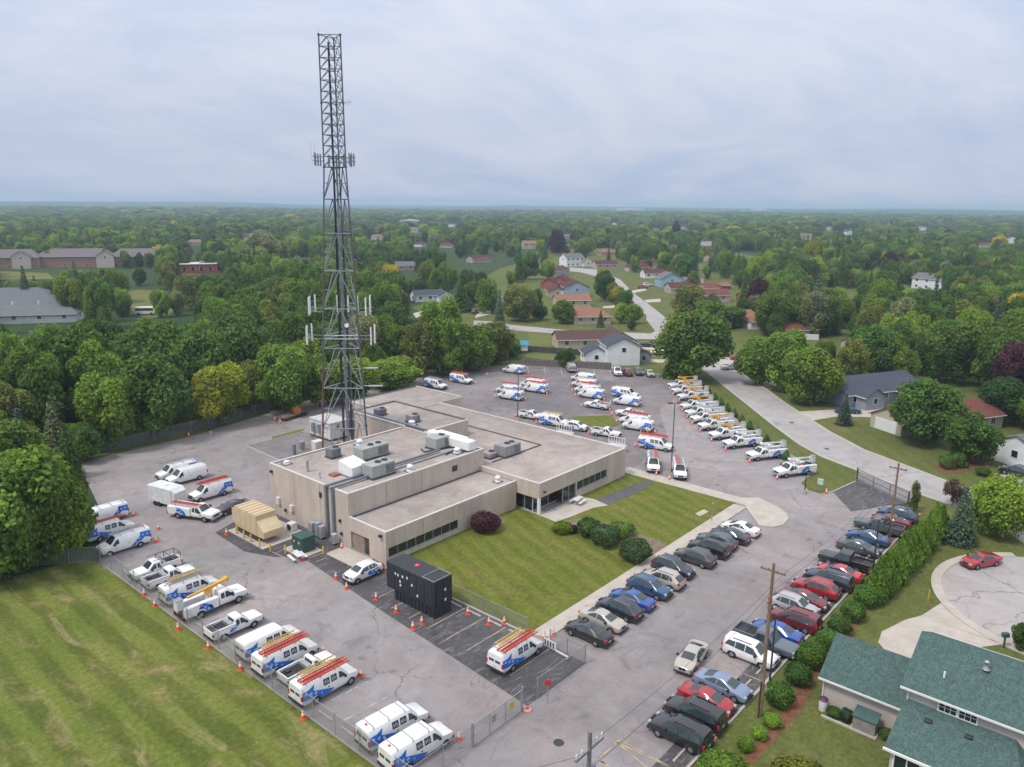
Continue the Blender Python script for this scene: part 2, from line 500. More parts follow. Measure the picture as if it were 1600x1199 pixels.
sheet('strip_beside_lot', [(-40,-41.6),(57.2,-41.6),(58.2,-40.4)] + A((1436,773),(1486,790)) + [(57.5,-53.2),(60,-75),(40,-110),(-40,-110)], 0.012, M_YARD)
sheet('far_lot_surface', A((545,625),(690,584),(815,570),(1030,585),(1062,591),(1085,603),(1030,640),(1045,690),(985,735),(965,735),(960,700),(860,672),(725,645),(700,615),(640,615)), 0.024, M_NORTH)
sheet('resurfaced_patch', A((812,604),(905,585),(962,598),(978,640),(955,648),(822,640)), 0.028, asphalt('patched_asphalt', (0.175,0.165,0.18), 0.1, 0.5, 0.4))
sheet('sealed_parking_strip', [(-5.3,9), (-7.0,-8), (-8.8,-28.3), (-0.65,-28.3), (-0.5,-22), (-0.25,0), (-0.25,24.8), (-3,24.8), (-8.6,22.5), (-9.0,15), (-7.4,11)], 0.024, M_DARK)
sheet('east_parking_strip', [(-14,-41.4), (56,-41.4), (56,-39.9), (20,-39.4), (-14,-39.6)], 0.024, M_DARK)
sheet('gate_driveway_surface', A((1300,768),(1338,750),(1415,787),(1392,790),(1330,800)), 0.024, M_DARK)
sheet('grass_verge', A((1062,589),(1109,584),(1140,607),(1210,664),(1285,713),(1349,738),(1338,754),(1300,771),(1262,771),(1246,757),(1280,735),(1192,684),(1088,602)), 0.013, M_YARD)
sheet('wood_edge_verge', A((100,740),(128,722.5),(300,682.5),(480,628.5),(560,607.5),(690,581.5),(770,573.5),(815,569),(815,563),(770,565),(690,573),(545,602),(480,617),(300,667),(128,703),(90,725)), 0.013, M_MEADOW)
# centre lawns, walks and patio
slab('front_lawn', [(-0.25,-21.45), (44.3,-21.45), (44.3,-2.7), (43.35,-2.7), (43.35,-4.0), (22.6,-4.0), (22.6,-0.04), (-0.25,-0.04)], 0.10, M_LAWN)
slab('sidewalk', [(0.4,-23.3), (43.6,-23.3), (43.6,-21.46), (-0.6,-21.46)], 0.13, M_CONC)
slab('north_walk', [(44.31,-23.0), (46.6,-21.4), (46.9,-2.4), (44.31,-2.4)], 0.125, M_CONC)
slab('rounded_apron', [(43.61,-23.31)] + [(46.61,-21.3)] + A((1186,779),(1216,794),(1229,803),(1232,812),(1224,821),(1206,825),(1186,822)), 0.121, M_CONC)
slab('patio', A((815.4,792.5),(841,806),(868,817),(892,809),(927,795),(950,791),(927,781)) + [(31.5,-4.05), (22.7,-4.05)], 0.135, M_CONC, 0.02)
slab('asphalt_path', A((927,783),(950,791),(977,779),(1000,768.5),(1022,756),(1010,750.5),(967,767.5)), 0.118, M_PATH, 0.02)
slab('planting_bed', A((867,818),(898,812),(955,820),(1035,848),(1043,856),(1025,870),(985,862),(905,830)), 0.112, M_SOIL, 0.02)
slab('shrub_bed', A((735,812),(772,802),(790,816),(770,832),(742,830)), 0.112, M_SOIL, 0.02)
slab('walk_stub', A((1086,804),(1100,797),(1107,801),(1093,808)), 0.118, M_CONC, 0.02)
slab('lawn_island', A((893,652),(956,650),(967,664),(945,671),(905,662)), 0.12, M_LAWN)
slab('equipment_pad', [(-7.3,13.7), (-1.2,13.7), (-1.2,21.8), (-7.3,21.8)], 0.15, M_CONC)
slab('transformer_pad', [(-5.6,8.3), (-2.7,8.3), (-2.7,12.2), (-5.6,12.2)], 0.10, M_CONC)
slab('entrance_apron', [(-3.0,1.6), (-0.26,1.6), (-0.26,7.4), (-3.0,7.4)], 0.09, M_CONC)
# kerbs
def kerb(pts, w=0.18, h=0.15):
    struct('kerb', MB().prism(strip_poly(pts, w), -0.05, h), M_CURB)
kerb([(-10,-41.65), (57.3,-41.65)])
kerb(A((1250,757),(1262,768),(1282,774),(1302,769),(1337,753)))
kerb([(-0.5,-9.2), (-0.5,-21.4)])
# roads
near = A((1109.4,585.5),(1139,609),(1178,640),(1210,665.5),(1250.6,695),(1285,714),(1350,739),(1434,771),(1486,789),(1560,820))
far = A((1130,571),(1152,578),(1170,592),(1194,606),(1225,629),(1247,643.5),(1269,657.6),(1296,675),(1349,703),(1402,723),(1460,745),(1491,756.5),(1560,780),(1700,830))
sheet('street', near + A((1582,836),(1600,850),(1800,950)) + far[::-1] + A((1100,552),(1060,535),(1040,531),(1050,545),(1085,570)), 0.024, M_STREET)
def kerbline(name, pts):
    struct(name, MB().prism(strip_poly(pts, 0.55), -0.05, 0.055), M_CURB)
kerbline('street_kerb', near[:-1]); kerbline('street_kerb', far[:-1])
cc = (40.5, -60.8)
def arc(c, r, a0, a1, n=28): return [(c[0]+r*math.cos(rad(a0+(a1-a0)*i/n)), c[1]+r*math.sin(rad(a0+(a1-a0)*i/n))) for i in range(n+1)]
sheet('cul_de_sac', arc(cc, 12.7, 25, 330, 40) + [(75,-75), (75,-58)], 0.024, M_STREET)
struct('cul_de_sac_kerb', MB().prism(arc(cc, 13.6, 35, 215, 36) + arc(cc, 12.6, 215, 35, 36), -0.05, 0.10), M_CONC)
sheet('house_driveway', A((1473,941),(1440,962),(1414,969),(1378,987),(1372,1004)) + [(14.0,-53),(15.9,-53.0),(16.2,-62)] + A((1528,1012),(1567,1007)) + arc(cc, 12.9, 240, 178, 10), 0.020, M_CONC)
fr_l = A((890,424),(909,426),(962.5,441),(976,465),(995,481),(1010,492.5),(1010,500),(1023.7,517.5))
fr_r = A((1050,506),(1035,492.5),(1014,476),(991,459),(969,437),(930,421),(890,418))
sheet('far_street', fr_l + A((1016,522),(1040,531),(1060,535),(1100,552),(1085,525)) + fr_r, 0.020, M_STREET)
sheet('cross_street', A((740,501),(765,502.5),(800,508),(885,516),(1020,521.5),(1038,531),(985,529.5),(881,522.5),(820,518),(784,515),(740,508)), 0.024, M_STREET)
for nm, ps in (('driveway', ((1247,643.5),(1305,640.4),(1350,638),(1382,637),(1400,654),(1350,652),(1305,651.5),(1269,657.6))),
               ('driveway', ((1197,604),(1229,602),(1229,595),(1180,596.5))),
               ('driveway', ((1100,556),(1129,559),(1169,559),(1171,566),(1145,568),(1126,570))),
               ('driveway', ((985,541),(1034,544),(1040,548),(985,546))),
               ('driveway', ((1008,562),(1040,562),(1036,567),(1008,567))),
               ('driveway', ((745,490),(765,484),(768,491),(742,497))),
               ('driveway', ((1560,745),(1600,722),(1700,740),(1700,830),(1590,800),(1582,775))),
               ('driveway', ((1007,469),(1032,467),(1032,472),(1010,473))),
               ('driveway', ((985,455),(1010,450),(1010,454),(986,459))),
               ('driveway', ((942,479),(965,477),(965,481),(942,482))),
               ('driveway', ((645,490),(690,478),(695,484),(650,497)))):
    sheet(nm, A(*ps), 0.030, M_CONC)
# mulch beds
sheet('mulch_bed', A((1460,727),(1466,737),(1490,741),(1520,733),(1540,712),(1548,704),(1540,703),(1525,715),(1480,722)), 0.024, M_MULCH)
sheet('mulch_bed', A((1304,661),(1310,666),(1326,666),(1330,662),(1318,657)), 0.024, M_MULCH)
sheet('mulch_bed', [(-16,-45.9), (-4,-45.0), (6,-45.35), (13,-44.4), (20,-44.6), (28,-44.4), (28,-43.6), (20,-43.5), (6,-44.1), (-4,-44.3), (-16,-44.7)], 0.024, M_MULCH)
# open grass in the distance
for ps in (((180,462),(205,452),(240,454),(300,468),(262,492),(225,500)), ((0,424),(75,427),(85,436),(0,437)), ((268,425),(300,420),(318,426),(290,432)), ((825,520),(885,525),(890,548),(825,545)), ((800,556),(820,548),(930,560),(935,568),(880,566)), ((345,405),(378,402),(382,408),(350,410)), ((1390,600),(1500,610),(1500,625),(1400,620))):
    sheet('open_grass', A(*ps), 0.018, M_MEADOW)

# painted marks
def line(p0, p1, w=0.12, m=M_LINEY, z=0.032):
    a, b = Vector(p0), Vector(p1)
    d = (b-a).normalized(); n = Vector((-d.y, d.x))*w/2
    return [(a.x-n.x, a.y-n.y, z), (b.x-n.x, b.y-n.y, z), (b.x+n.x, b.y+n.y, z), (a.x+n.x, a.y+n.y, z)]
mb = MB(); 
for i in range(8): mb.quad(*line((-5.9-0.1*i, -5.2-2.75*i), (-1.0, -5.2-2.75*i)))
for i in range(8): mb.quad(*line((-5.6, 20-2.2*i) if False else (-5.0, 6.5-2.75*i) , (-3.6, 6.5-2.75*i))) if i < 1 else None
for i in range(15): mb.quad(*line((0.9+2.95*i, -28.4), (0.9+2.95*i, -23.6), 0.11))
for i in range(24): mb.quad(*line((-13.0+2.9*i, -36.4), (-13.0+2.9*i, -41.2), 0.11))
mb.quad(*line((-15,-36.2), (-7.2,-36.2), 0.12))
for i in range(3): mb.quad(*line((-7.6-2.4*i,-36.2), (-8.8-2.4*i,-41.0), 0.13))
mb.quad(*line((-7.6,-36.2), (-7.2,-41.0), 0.13))
mb.quad(*line((-6.9,13.0), (-6.6,8.0), 0.14)); mb.quad(*line((-6.6,8.0), (-2.8,7.9), 0.14))
for i in range(4): mb.quad(*line((57.5+2.9*i*0.55-4.5,-22.3+3.6*i), (62.0+2.9*i*0.55-4.5,-24.6+3.6*i), 0.11)) if False else None
for i in range(11):
    px, py = [(1224,748),(1178,726),(1136,703),(1118,688),(1100,674),(1092,664),(1082,652),(1072,640),(1066,628),(1060,617),(1048,602)][i]
    p = at(px, py); mb.quad(*line((p.x,p.y), (p.x+4.6,p.y-2.2), 0.11))
struct('yellow_bay_lines', mb, M_LINEY)
mb = MB()
for i in range(17):
    y = 21.5 - 2.86*i
    mb.quad(*line((-19.9, y), (-14.8, y-0.25), 0.11, z=0.034))
for i in range(9):
    p = at(824+26*i, 572+1.3*i); q = at(826+26*i, 583+1.3*i); mb.quad(*line((p.x,p.y),(q.x,q.y), 0.14, z=0.034))
for px, py in ((800,640),(792,648),(905,612),(906,622),(965,625),(968,640),(862,668),(905,674)):
    p = at(px, py); mb.quad(*line((p.x,p.y),(p.x-2.2,p.y+4.2), 0.11, z=0.034))
struct('white_bay_lines', mb, M_LINEW)
mb = MB()
for i in range(4): mb.quad(*line((-17.6+0.4*i, 15.6+0.6*i), (-13.4+0.4*i, 15.3+0.6*i), 0.25, z=0.034))
struct('green_paint_marks', mb, M_LINEG)

# ------------------------------------------------------------------ office building
def blockwall(name, base):
    t = NT(name)
    P = t.sep(t.pos())
    u = t.math('ADD', P[0], P[1])
    br = t.n('ShaderNodeTexBrick')
    t.set(br.inputs['Vector'], t.comb(u, P[2]))
    br.inputs['Color1'].default_value = (*base, 1); br.inputs['Color2'].default_value = (base[0]*0.93, base[1]*0.92, base[2]*0.91, 1)
    br.inputs['Mortar'].default_value = (base[0]*0.72, base[1]*0.71, base[2]*0.70, 1)
    br.inputs['Scale'].default_value = 1.0; br.inputs['Mortar Size'].default_value = 0.012
    br.inputs['Brick Width'].default_value = 0.4; br.inputs['Row Height'].default_value = 0.2
    st = t.noise(0.5, 6, 0.7, 0.4, t.map(t.pos(), (1, 1, 0.25)))
    c = scale_col(t, br.outputs['Color'], t.ramp(st, 0.28, 0.72, 0.84, 1.1))
    return t.fin(c, 0.9, 0, 0.25)
M_BLOCK = blockwall('tan_block_wall', (0.58, 0.495, 0.43))
def gravel(name, base):
    t = NT(name)
    k = t.math('MULTIPLY', t.ramp(t.noise(0.10, 6, 0.65, 0.8), 0.3, 0.7, 0.80, 1.14), t.ramp(t.noise(0.6, 6, 0.7, 0.5), 0.25, 0.75, 0.86, 1.12))
    k = t.math('MULTIPLY', k, t.ramp(t.noise(8, 3, 0.7), 0.2, 0.8, 0.82, 1.18))
    c = scale_col(t, base, k)
    m = t.math('MULTIPLY', t.ramp(t.noise(0.16, 5, 0.7, 1.2, t.map(t.pos(), (1,1,1), 0, (7,3,0))), 0.55, 0.72), 0.45)
    c = t.mix(m, c, (base[0]*0.62, base[1]*0.6, base[2]*0.6))
    m2 = t.math('MULTIPLY', t.ramp(t.noise(0.2, 5, 0.7, 0.6, t.map(t.pos(), (1,1,1), 0, (27,13,0))), 0.56, 0.74), 0.5)
    c = t.mix(m2, c, (0.42, 0.36, 0.27))
    return t.fin(c, 0.95, 0, 0.2)
M_GRAVEL = gravel('roof_gravel', (0.36, 0.315, 0.295))
M_COPING = simple('pale_metal_coping', (0.60, 0.57, 0.55), 0.5, 0.0, 0.1)
M_DKCOP = simple('dark_flashing', (0.07, 0.072, 0.095), 0.6, 0, 0.2)
M_GLASS = simple('dark_window_glass', (0.012, 0.026, 0.028), 0.06, 0, 0.3, 0.6, 0.8)
M_BRGLASS = simple('brown_tinted_glass', (0.030, 0.018, 0.018), 0.08, 0, 0.2, 0.6, 0.7)
M_FRAME = simple('pale_window_frame', (0.42, 0.45, 0.46), 0.5, 0, 0.08)
M_DFRAME = simple('dark_frame', (0.05, 0.052, 0.055), 0.5, 0.3)
M_WHITE = simple('white_paint', (0.78, 0.78, 0.78), 0.45, 0, 0.06)
M_OFFW = simple('weathered_white_paint', (0.66, 0.67, 0.68), 0.5, 0, 0.14)
M_GALV = simple('galvanised_steel', (0.42, 0.43, 0.45), 0.45, 0.6, 0.15)
M_STEEL = simple('grey_painted_steel', (0.30, 0.315, 0.335), 0.5, 0.3, 0.15)
M_DSTEEL = simple('dark_steel', (0.05, 0.052, 0.06), 0.55, 0.3, 0.2)
M_HVAC = simple('grey_green_unit_steel', (0.36, 0.385, 0.36), 0.5, 0.1, 0.12)
M_HVACG = simple('mauve_grey_unit_steel', (0.30, 0.285, 0.30), 0.5, 0.1, 0.12)
M_GRILL = simple('dark_grille', (0.045, 0.048, 0.052), 0.7, 0.2)
M_CREAM = simple('cream_painted_steel', (0.60, 0.475, 0.30), 0.5, 0, 0.08)
M_BLACK = simple('black_painted_steel', (0.022, 0.025, 0.033), 0.45, 0.0, 0.2)
M_GREENBOX = simple('green_painted_steel', (0.035, 0.085, 0.07), 0.5, 0, 0.12)
M_YELLOW = simple('yellow_paint', (0.60, 0.40, 0.05), 0.5, 0, 0.1)
M_RUST = simple('rust_brown_steel', (0.15, 0.065, 0.045), 0.75, 0.1, 0.35)
M_RED = simple('red_paint', (0.55, 0.03, 0.03), 0.5, 0, 0.1)
M_ORANGE = simple('orange_plastic', (0.80, 0.085, 0.02), 0.55, 0, 0.1)
M_RUBBER = simple('black_rubber', (0.020, 0.020, 0.022), 0.85, 0, 0.2)
M_WOODP = None

bld = thing('office_building', 'low tan block office building with flat gravel roofs beside the tower', 'building', (0,0,0))
def wallbox(x0,x1,y0,y1,z0,z1): return part('wall', MB().box(x0,x1,y0,y1,z0,z1), M_BLOCK, bld)
def roofbox(x0,x1,y0,y1,z,name='roof'):
    return part(name, MB().box(x0+.25,x1-.25,y0+.25,y1-.25,z-.35,z-.12), M_GRAVEL, bld)
def coping(segs, z, m=M_COPING, w=0.3):
    for (x0,y0,x1,y1) in segs:
        mb = MB()
        if abs(x1-x0) > abs(y1-y0): mb.box(min(x0,x1), max(x0,x1), y0-w/2, y0+w/2, z, z+0.09)
        else: mb.box(x0-w/2, x0+w/2, min(y0,y1), max(y0,y1), z, z+0.09)
        part('coping', mb, m, bld)
def parapet(mb, x0,x1,y0,y1,z0,z1,t=0.25,sides='WESN'):
    if 'S' in sides: mb.box(x0,x1,y0,y0+t,z0,z1)
    if 'N' in sides: mb.box(x0,x1,y1-t,y1,z0,z1)
    if 'W' in sides: mb.box(x0,x0+t,y0+t+.002,y1-t-.002,z0,z1)
    if 'E' in sides: mb.box(x1-t,x1,y0+t+.002,y1-t-.002,z0,z1)
# A: tall block
ZA, ZD, ZC, ZB, ZE = 6.7, 3.85, 4.4, 6.72, 4.4
mb = MB(); mb.box(0.0,23.4,6.72,23.4,0,ZA-.35); parapet(mb,0.0,23.4,6.72,23.4,ZA-.348,ZA)
part('wall', mb, M_BLOCK, bld)
roofbox(0.0,23.4,6.72,23.4,ZA)
coping([(-0.02,6.86,23.42,6.86),(0.13,7.03,0.13,23.1),(-0.02,23.26,22.7,23.26),(23.27,7.03,23.27,18.6)], ZA)
# D: low front wing, window band let into its front wall, opening in its end wall
mb = MB()
mb.box(0.3,22.55,0.3,6.7,0,ZD-.35)
mb.box(0.0,22.55,0.0,0.3,1.86,ZD)                       # above the windows
mb.box(0.0,0.35,0.0,0.3,0,1.858); mb.box(11.55,22.55,0.0,0.3,0,1.858)
mb.box(0.352,11.548,0.0,0.3,0,0.72)
mb.box(11.75,22.55,-0.06,-0.002,0,ZD-.1)                # slightly projecting bay east of the windows
mb.box(0.0,0.298,0.302,3.0,0,ZD); mb.box(0.0,0.298,6.45,6.7,0,ZD); mb.box(0.0,0.298,3.002,6.448,2.2,ZD)
part('wall', mb, M_BLOCK, bld)
part('roof', MB().box(0.3,22.55,0.302,6.7,ZD-.34,ZD-.12), M_GRAVEL, bld)
coping([(-0.02,0.14,22.6,0.14),(0.13,0.31,0.13,6.7)], ZD)
part('flashing', MB().box(0.3,22.55,6.45,6.7,ZD-.118,ZD-.02), M_DKCOP, bld)
for i in range(8):
    x0 = 0.42+1.39*i
    w = part('window', MB().box(x0,x0+1.32,0.10,0.14,0.75,1.83), M_GLASS if i % 3 else M_BRGLASS, bld)
    fm = MB(); fm.box(x0-.035,x0,0.05,0.2,0.72,1.858); fm.box(x0,x0+1.32,0.06,0.19,0.70,0.75); fm.box(x0,x0+1.32,0.06,0.19,1.83,1.86)
    part('frame', fm, M_FRAME, w)
part('window_sill', MB().box(0.35,11.55,-0.05,0.06,0.64,0.72), M_FRAME, bld)
# the recessed end entrance
mb = MB(); mb.box(0.302,0.33,3.0,6.45,0.05,2.2)
part('recess_wall', mb, M_BLOCK, bld)
d = part('door', MB().box(0.20,0.29,3.15,4.1,0.02,2.05), M_DFRAME, bld)
part('pane', MB().box(0.18,0.198,3.25,4.0,0.4,1.9), M_GLASS, d)
part('handle', MB().cyl((0.15,3.9,0.9),(0.15,3.9,1.2),0.02), M_GALV, d)
d = part('roller_door', MB().box(0.24,0.30,4.3,6.4,0.02,2.15), simple('tan_roller_door',(0.30,0.22,0.18),0.6), bld)
# C: right wing with the recessed glazed entrance under its corner
mb = MB()
mb.box(22.6,43.3,-4.0,-3.7,2.44,ZC); mb.box(31.0,43.3,-4.0,-3.7,0,1.2)      # front wall above and below
mb.box(38.3,43.3,-4.0,-3.7,1.202,2.438); mb.box(30.75,30.998,-4.0,-3.7,0.1,2.438)
mb.box(22.6,22.9,-3.698,0.0,2.3,ZC)                                        # end wall over the entrance
mb.box(43.0,43.3,-3.698,36.4,0,ZC)                                         # long right wall
mb.box(23.45,43.0,36.1,36.4,0,ZC)
mb.box(31.0,42.998,-3.698,36.098,0,ZC-.36)                                 # body
mb.box(23.45,30.998,0.5,36.098,0,ZC-.36)
mb.box(22.9,30.998,-3.698,0.498,2.45,ZC-.36)
mb.box(22.6,22.9,0.0,6.7,ZD-.1,ZC)
part('wall', mb, M_BLOCK, bld)
mb = MB(); mb.box(22.9,43.0,-3.7,6.7,ZC-.355,ZC-.12); mb.box(23.45,43.0,6.702,36.1,ZC-.355,ZC-.12)
part('roof', mb, M_GRAVEL, bld)
coping([(22.58,-3.86,43.32,-3.86),(43.16,-3.69,43.16,36.4),(22.74,-3.69,22.74,6.7)], ZC)
part('soffit', MB().box(22.9,30.75,-3.70,0.49,2.42,2.448), M_FRAME, bld)
for i in range(5):
    x0 = 31.06+1.45*i
    w = part('window', MB().box(x0,x0+1.37,-3.9,-3.86,1.24,2.41), M_GLASS, bld)
    fm = MB(); fm.box(x0-.045,x0,-3.95,-3.8,1.202,2.436); fm.box(x0,x0+1.37,-3.94,-3.82,1.202,1.24); fm.box(x0,x0+1.37,-3.94,-3.82,2.41,2.436)
    part('frame', fm, M_FRAME, w)
part('window_sill', MB().box(31.0,38.3,-4.06,-3.95,1.13,1.2), M_FRAME, bld)
for i, (x0, x1, g) in enumerate(((23.0,24.4,M_GLASS),(24.45,26.2,M_BRGLASS),(26.25,28.0,M_BRGLASS),(28.05,29.3,M_GLASS),(29.35,30.7,M_GLASS))):
    yy = -2.6 + 0.0*i if i < 3 else -3.75
    w = part('window', MB().box(x0,x1,yy,yy+.04,0.25,2.36), g, bld)
    fm = MB(); fm.box(x0-.05,x0,yy-.06,yy+.1,0.13,2.42); fm.box(x0,x1,yy-.05,yy+.08,0.13,0.25); fm.box(x0,x1,yy-.05,yy+.08,2.36,2.418)
    part('frame', fm, M_FRAME, w)
part('entrance_wall', MB().box(23.0,28.0,-2.3,-2.2,0.13,2.42), M_DFRAME, bld)
for j in range(2):
    w = part('window', MB().box(23.2,23.24,-2.5+1.55*j,-1.05+1.55*j,0.3,2.2), M_GLASS, bld)
    part('frame', MB().box(23.15,23.27,-1.05+1.55*j,-0.97+1.55*j,0.13,2.42), M_FRAME, w)
part('column', MB().box(22.62,22.96,-3.98,-3.64,0.10,2.44), M_WHITE, bld)
for (x, y) in ((23.4,-4.02),):
    part('wall_lamp', MB().box(x,x+.35,y-.25,y-.005,3.0,3.2), M_DFRAME, bld)
# control joints between the wall panels, thin recess covers
for yy in (12.3, 17.8): part('wall_joint', MB().box(-0.006,-0.001,yy-.02,yy+.02,0.05,6.6), M_DFRAME, bld)
for xx in (5.8, 11.7): part('wall_joint', MB().box(xx-.02,xx+.02,6.711,6.717,3.9,6.6), M_DFRAME, bld)
for xx in (27.5, 32.6, 38.2): part('wall_joint', MB().box(xx-.02,xx+.02,-4.007,-4.001,2.5,4.3), M_DFRAME, bld)
for xx in (5.7, 17.2): part('wall_joint', MB().box(xx-.02,xx+.02,-.068 if xx > 11 else -.007,-.061 if xx > 11 else -.001,1.95,3.7), M_DFRAME, bld)
# B: rear tall block, E: rear low block
mb = MB(); mb.box(23.42,32.6,18.7,36.6,0,ZB-.35); parapet(mb,23.42,32.6,18.7,36.6,ZB-.348,ZB,0.25,'ESN'); mb.box(23.42,23.67,23.42,36.3,ZB-.348,ZB)
part('wall', mb, M_BLOCK, bld)
part('roof', MB().box(23.4,32.35,18.95,36.35,ZB-.345,ZB-.12), M_GRAVEL, bld)
coping([(23.42,18.84,32.62,18.84),(23.55,23.42,23.55,36.3)], ZB)
coping([(32.47,19.0,32.47,36.3),(23.42,36.46,32.62,36.46)], ZB, M_DKCOP, 0.32)
mb = MB(); mb.box(32.7,49.3,36.5,49.6,0,ZE-.35); parapet(mb,32.7,49.3,36.5,49.6,ZE-.348,ZE,0.25,'WENS')
part('wall', mb, M_BLOCK, bld)
roofbox(32.7,49.3,36.5,49.6,ZE)
coping([(32.68,49.46,49.32,49.46),], ZE, M_DKCOP)
coping([(32.85,36.8,32.85,49.3),(49.16,36.8,49.16,49.3)], ZE)
sm = MB(); sm.box(36.05,36.2,6.6,23.2,ZC-.118,ZC+.03); sm.box(25.1,36.04,6.6,6.75,ZC-.118,ZC+.03)
part('roof_curb', sm, simple('rusty_curb', (0.13,0.085,0.07), 0.8), bld)
part('wall_vent', MB().box(17.2,18.1,6.64,6.715,5.0,5.75), M_GRILL, bld)
part('floodlight', MB().box(-0.35,-0.02,0.55,0.95,3.2,3.45), M_DFRAME, bld)
part('floodlight', MB().box(-0.3,-0.02,22.6,23.0,5.6,5.9), M_DFRAME, bld)
part('louvre', MB().box(-0.08,-0.005,11.9,12.4,4.9,5.6), M_GRILL, bld)
for yy, z0, z1 in ((21.2,1.6,2.5),(18.2,1.4,2.2)): part('wall_box', MB().box(-0.35,-0.005,yy,yy+.6,z0,z1), M_OFFW, bld)
for yy, zz in ((19.9,0.9),(8.2,2.8),(8.0,1.2)): part('wall_box', MB().box(-0.2,-0.005,yy,yy+.3,zz,zz+.35), M_DFRAME, bld)
# twin conduits down the end wall and across the roof
for k, yy in enumerate((9.45, 10.75)):
    mb = MB(); mb.box(-0.34,-0.01,yy-.17,yy+.17,0.5,6.95); mb.box(-0.34,7+11.5*k,yy-.15-.25*k,yy+.15-.25*k,6.80,7.05)
    tag(part('conduit', mb, simple('blue_grey_duct',(0.20,0.215,0.25),0.5,0.2,0.15), None), ('left of two blue grey ducts climbing the end wall onto the roof' if k else 'right of two blue grey ducts climbing the end wall onto the roof'), 'conduit', group='roof ducts')
mb = MB(); mb.box(8.4,22.0,9.35,9.55,6.62,6.8)
tag(part('conduit', mb, M_STEEL, None), 'thin grey pipe along the tall roof towards the white duct', 'conduit', group='roof ducts')
mb = MB(); mb.box(23.75,24.1,18.95,36.0,6.72,7.0); mb.box(22.4,24.1,36.1,36.4,3.2,7.0)
tag(part('conduit', mb, simple('blue_grey_cable_tray',(0.16,0.17,0.22),0.5,0.3), None), 'dark blue cable tray on the edge of the rear roof', 'conduit', group='roof ducts')

# ------------------------------------------------------------------ plant on the roofs
def hvac(name, label, x, y, z, sx, sy, sz, m, fans=2, louvre='y', curb=True, extra=None, rz=0):
    t = thing(name, label, 'roof unit', (x, y, z), rz, 'roof units')
    mb = MB(); mb.bbox(-sx/2,sx/2,-sy/2,sy/2,0.25,sz,0.04)
    nx = max(2, int(sx/1.1))
    for i in range(1, nx): mb.box(-sx/2+sx*i/nx-.02,-sx/2+sx*i/nx+.02,-sy/2-.012,-sy/2-.001,0.3,sz-.06)
    part('cabinet', mb, m, t)
    part('curb', MB().box(-sx/2-.08,sx/2+.08,-sy/2-.08,sy/2+.08,0,0.24), M_DKCOP, t)
    for i in range(fans):
        fx = sx*(0.28 - 0.3*i)
        part('fan', MB().lathe([(0.42,sz-.01),(0.42,sz+.12),(0.36,sz+.13),(0.34,sz+.03),(0.05,sz+.05)], (fx,0,0), 14), M_GRILL, t)
    gm = MB()
    for i in range(7): gm.box(sx*0.08, sx/2-.08, -sy/2-.03, -sy/2-.002, 0.4+i*(sz-.6)/7, 0.4+i*(sz-.6)/7+(sz-.6)/11)
    part('louvre', gm, simple('unit_louvre', (0.17,0.185,0.18), 0.6, 0.2), t)
    for i, (px0, px1) in enumerate(((-0.46,-0.25),(-0.22,0.02))):
        part('access_panel', MB().box(sx*px0, sx*px1, -sy/2-.022, -sy/2-.002, 0.36, sz-.12), m, t)
    if extra:
        for nm, b, mm in extra: part(nm, b, mm, t)
    return t
hvac('condenser','small finned grey condenser near the rear edge of the tall roof',7.4,19.6,6.58,1.5,1.5,1.35,simple('finned_grey',(0.20,0.21,0.22),0.6,0.3),1)
hvac('rooftop_unit','long grey green unit behind the white wrapped unit, two fans on top',11.0,16.0,6.58,4.4,2.1,1.7,M_HVAC,2)
hvac('rooftop_unit','grey green unit at the front of the tall roof, joined to a white box',7.0,9.6,6.58,3.6,2.2,1.75,M_HVAC,2)
hvac('rooftop_unit','grey green cube unit at the start of the white duct',19.9,12.3,6.58,2.7,2.2,1.7,M_HVAC,1)
hvac('rooftop_unit','mauve grey louvred unit on the right hand roof',29.4,7.6,4.28,3.4,2.3,1.7,M_HVACG,2)
hvac('rooftop_unit','low flat grey unit against the tall block on the right hand roof',26.6,8.6,4.28,1.6,1.7,0.8,M_HVACG,1)
hvac('rooftop_unit','small mauve unit on the rear roof beside a white vent',26.2,24.6,6.6,1.7,1.5,1.2,M_HVACG,1)
hvac('rooftop_unit','low dark grey unit on the rear roof behind the brown tower leg',25.3,31.5,6.6,1.6,1.4,1.1,simple('slate_unit',(0.16,0.16,0.21),0.5,0.2),1)
t = thing('wrapped_unit','bright white wrapped box with sagging cover on the tall roof','roof unit',(5.1,12.3,6.58),0,'roof units')
mb = MB(); mb.add([(-1.2,-1.5,.1),(1.3,-1.5,.1),(1.3,1.5,.1),(-1.2,1.5,.1),(-1.2,-1.4,1.35),(1.3,-1.4,1.45),(1.2,1.4,1.9),(-1.1,1.4,1.75)],[(3,2,1,0),(4,5,6,7),(0,1,5,4),(1,2,6,5),(2,3,7,6),(3,0,4,7)])
part('cover', mb, M_WHITE, t); part('base_frame', MB().box(-1.3,1.4,-1.6,1.6,0,0.1), M_DKCOP, t)
t = thing('white_duct','large white wrapped duct bent across the right end of the tall roof','duct',(0,0,6.58),0,'roof units')
mb = MB(); mb.bbox(20.9,22.4,7.2,14.6,0.3,1.55,0.12)
part('duct_run', mb, M_WHITE, t); part('duct_run', MB().bbox(22.45,23.3,9.6,15.2,0.25,1.35,0.1), M_WHITE, t)
for yy in (8.2,11.0,13.6): part('support', MB().box(20.8,22.5,yy-.1,yy+.1,0,0.28), M_DKCOP, t)
part('elbow', MB().bbox(20.95,22.3,14.65,15.7,0.3,1.5,0.12), M_WHITE, t)
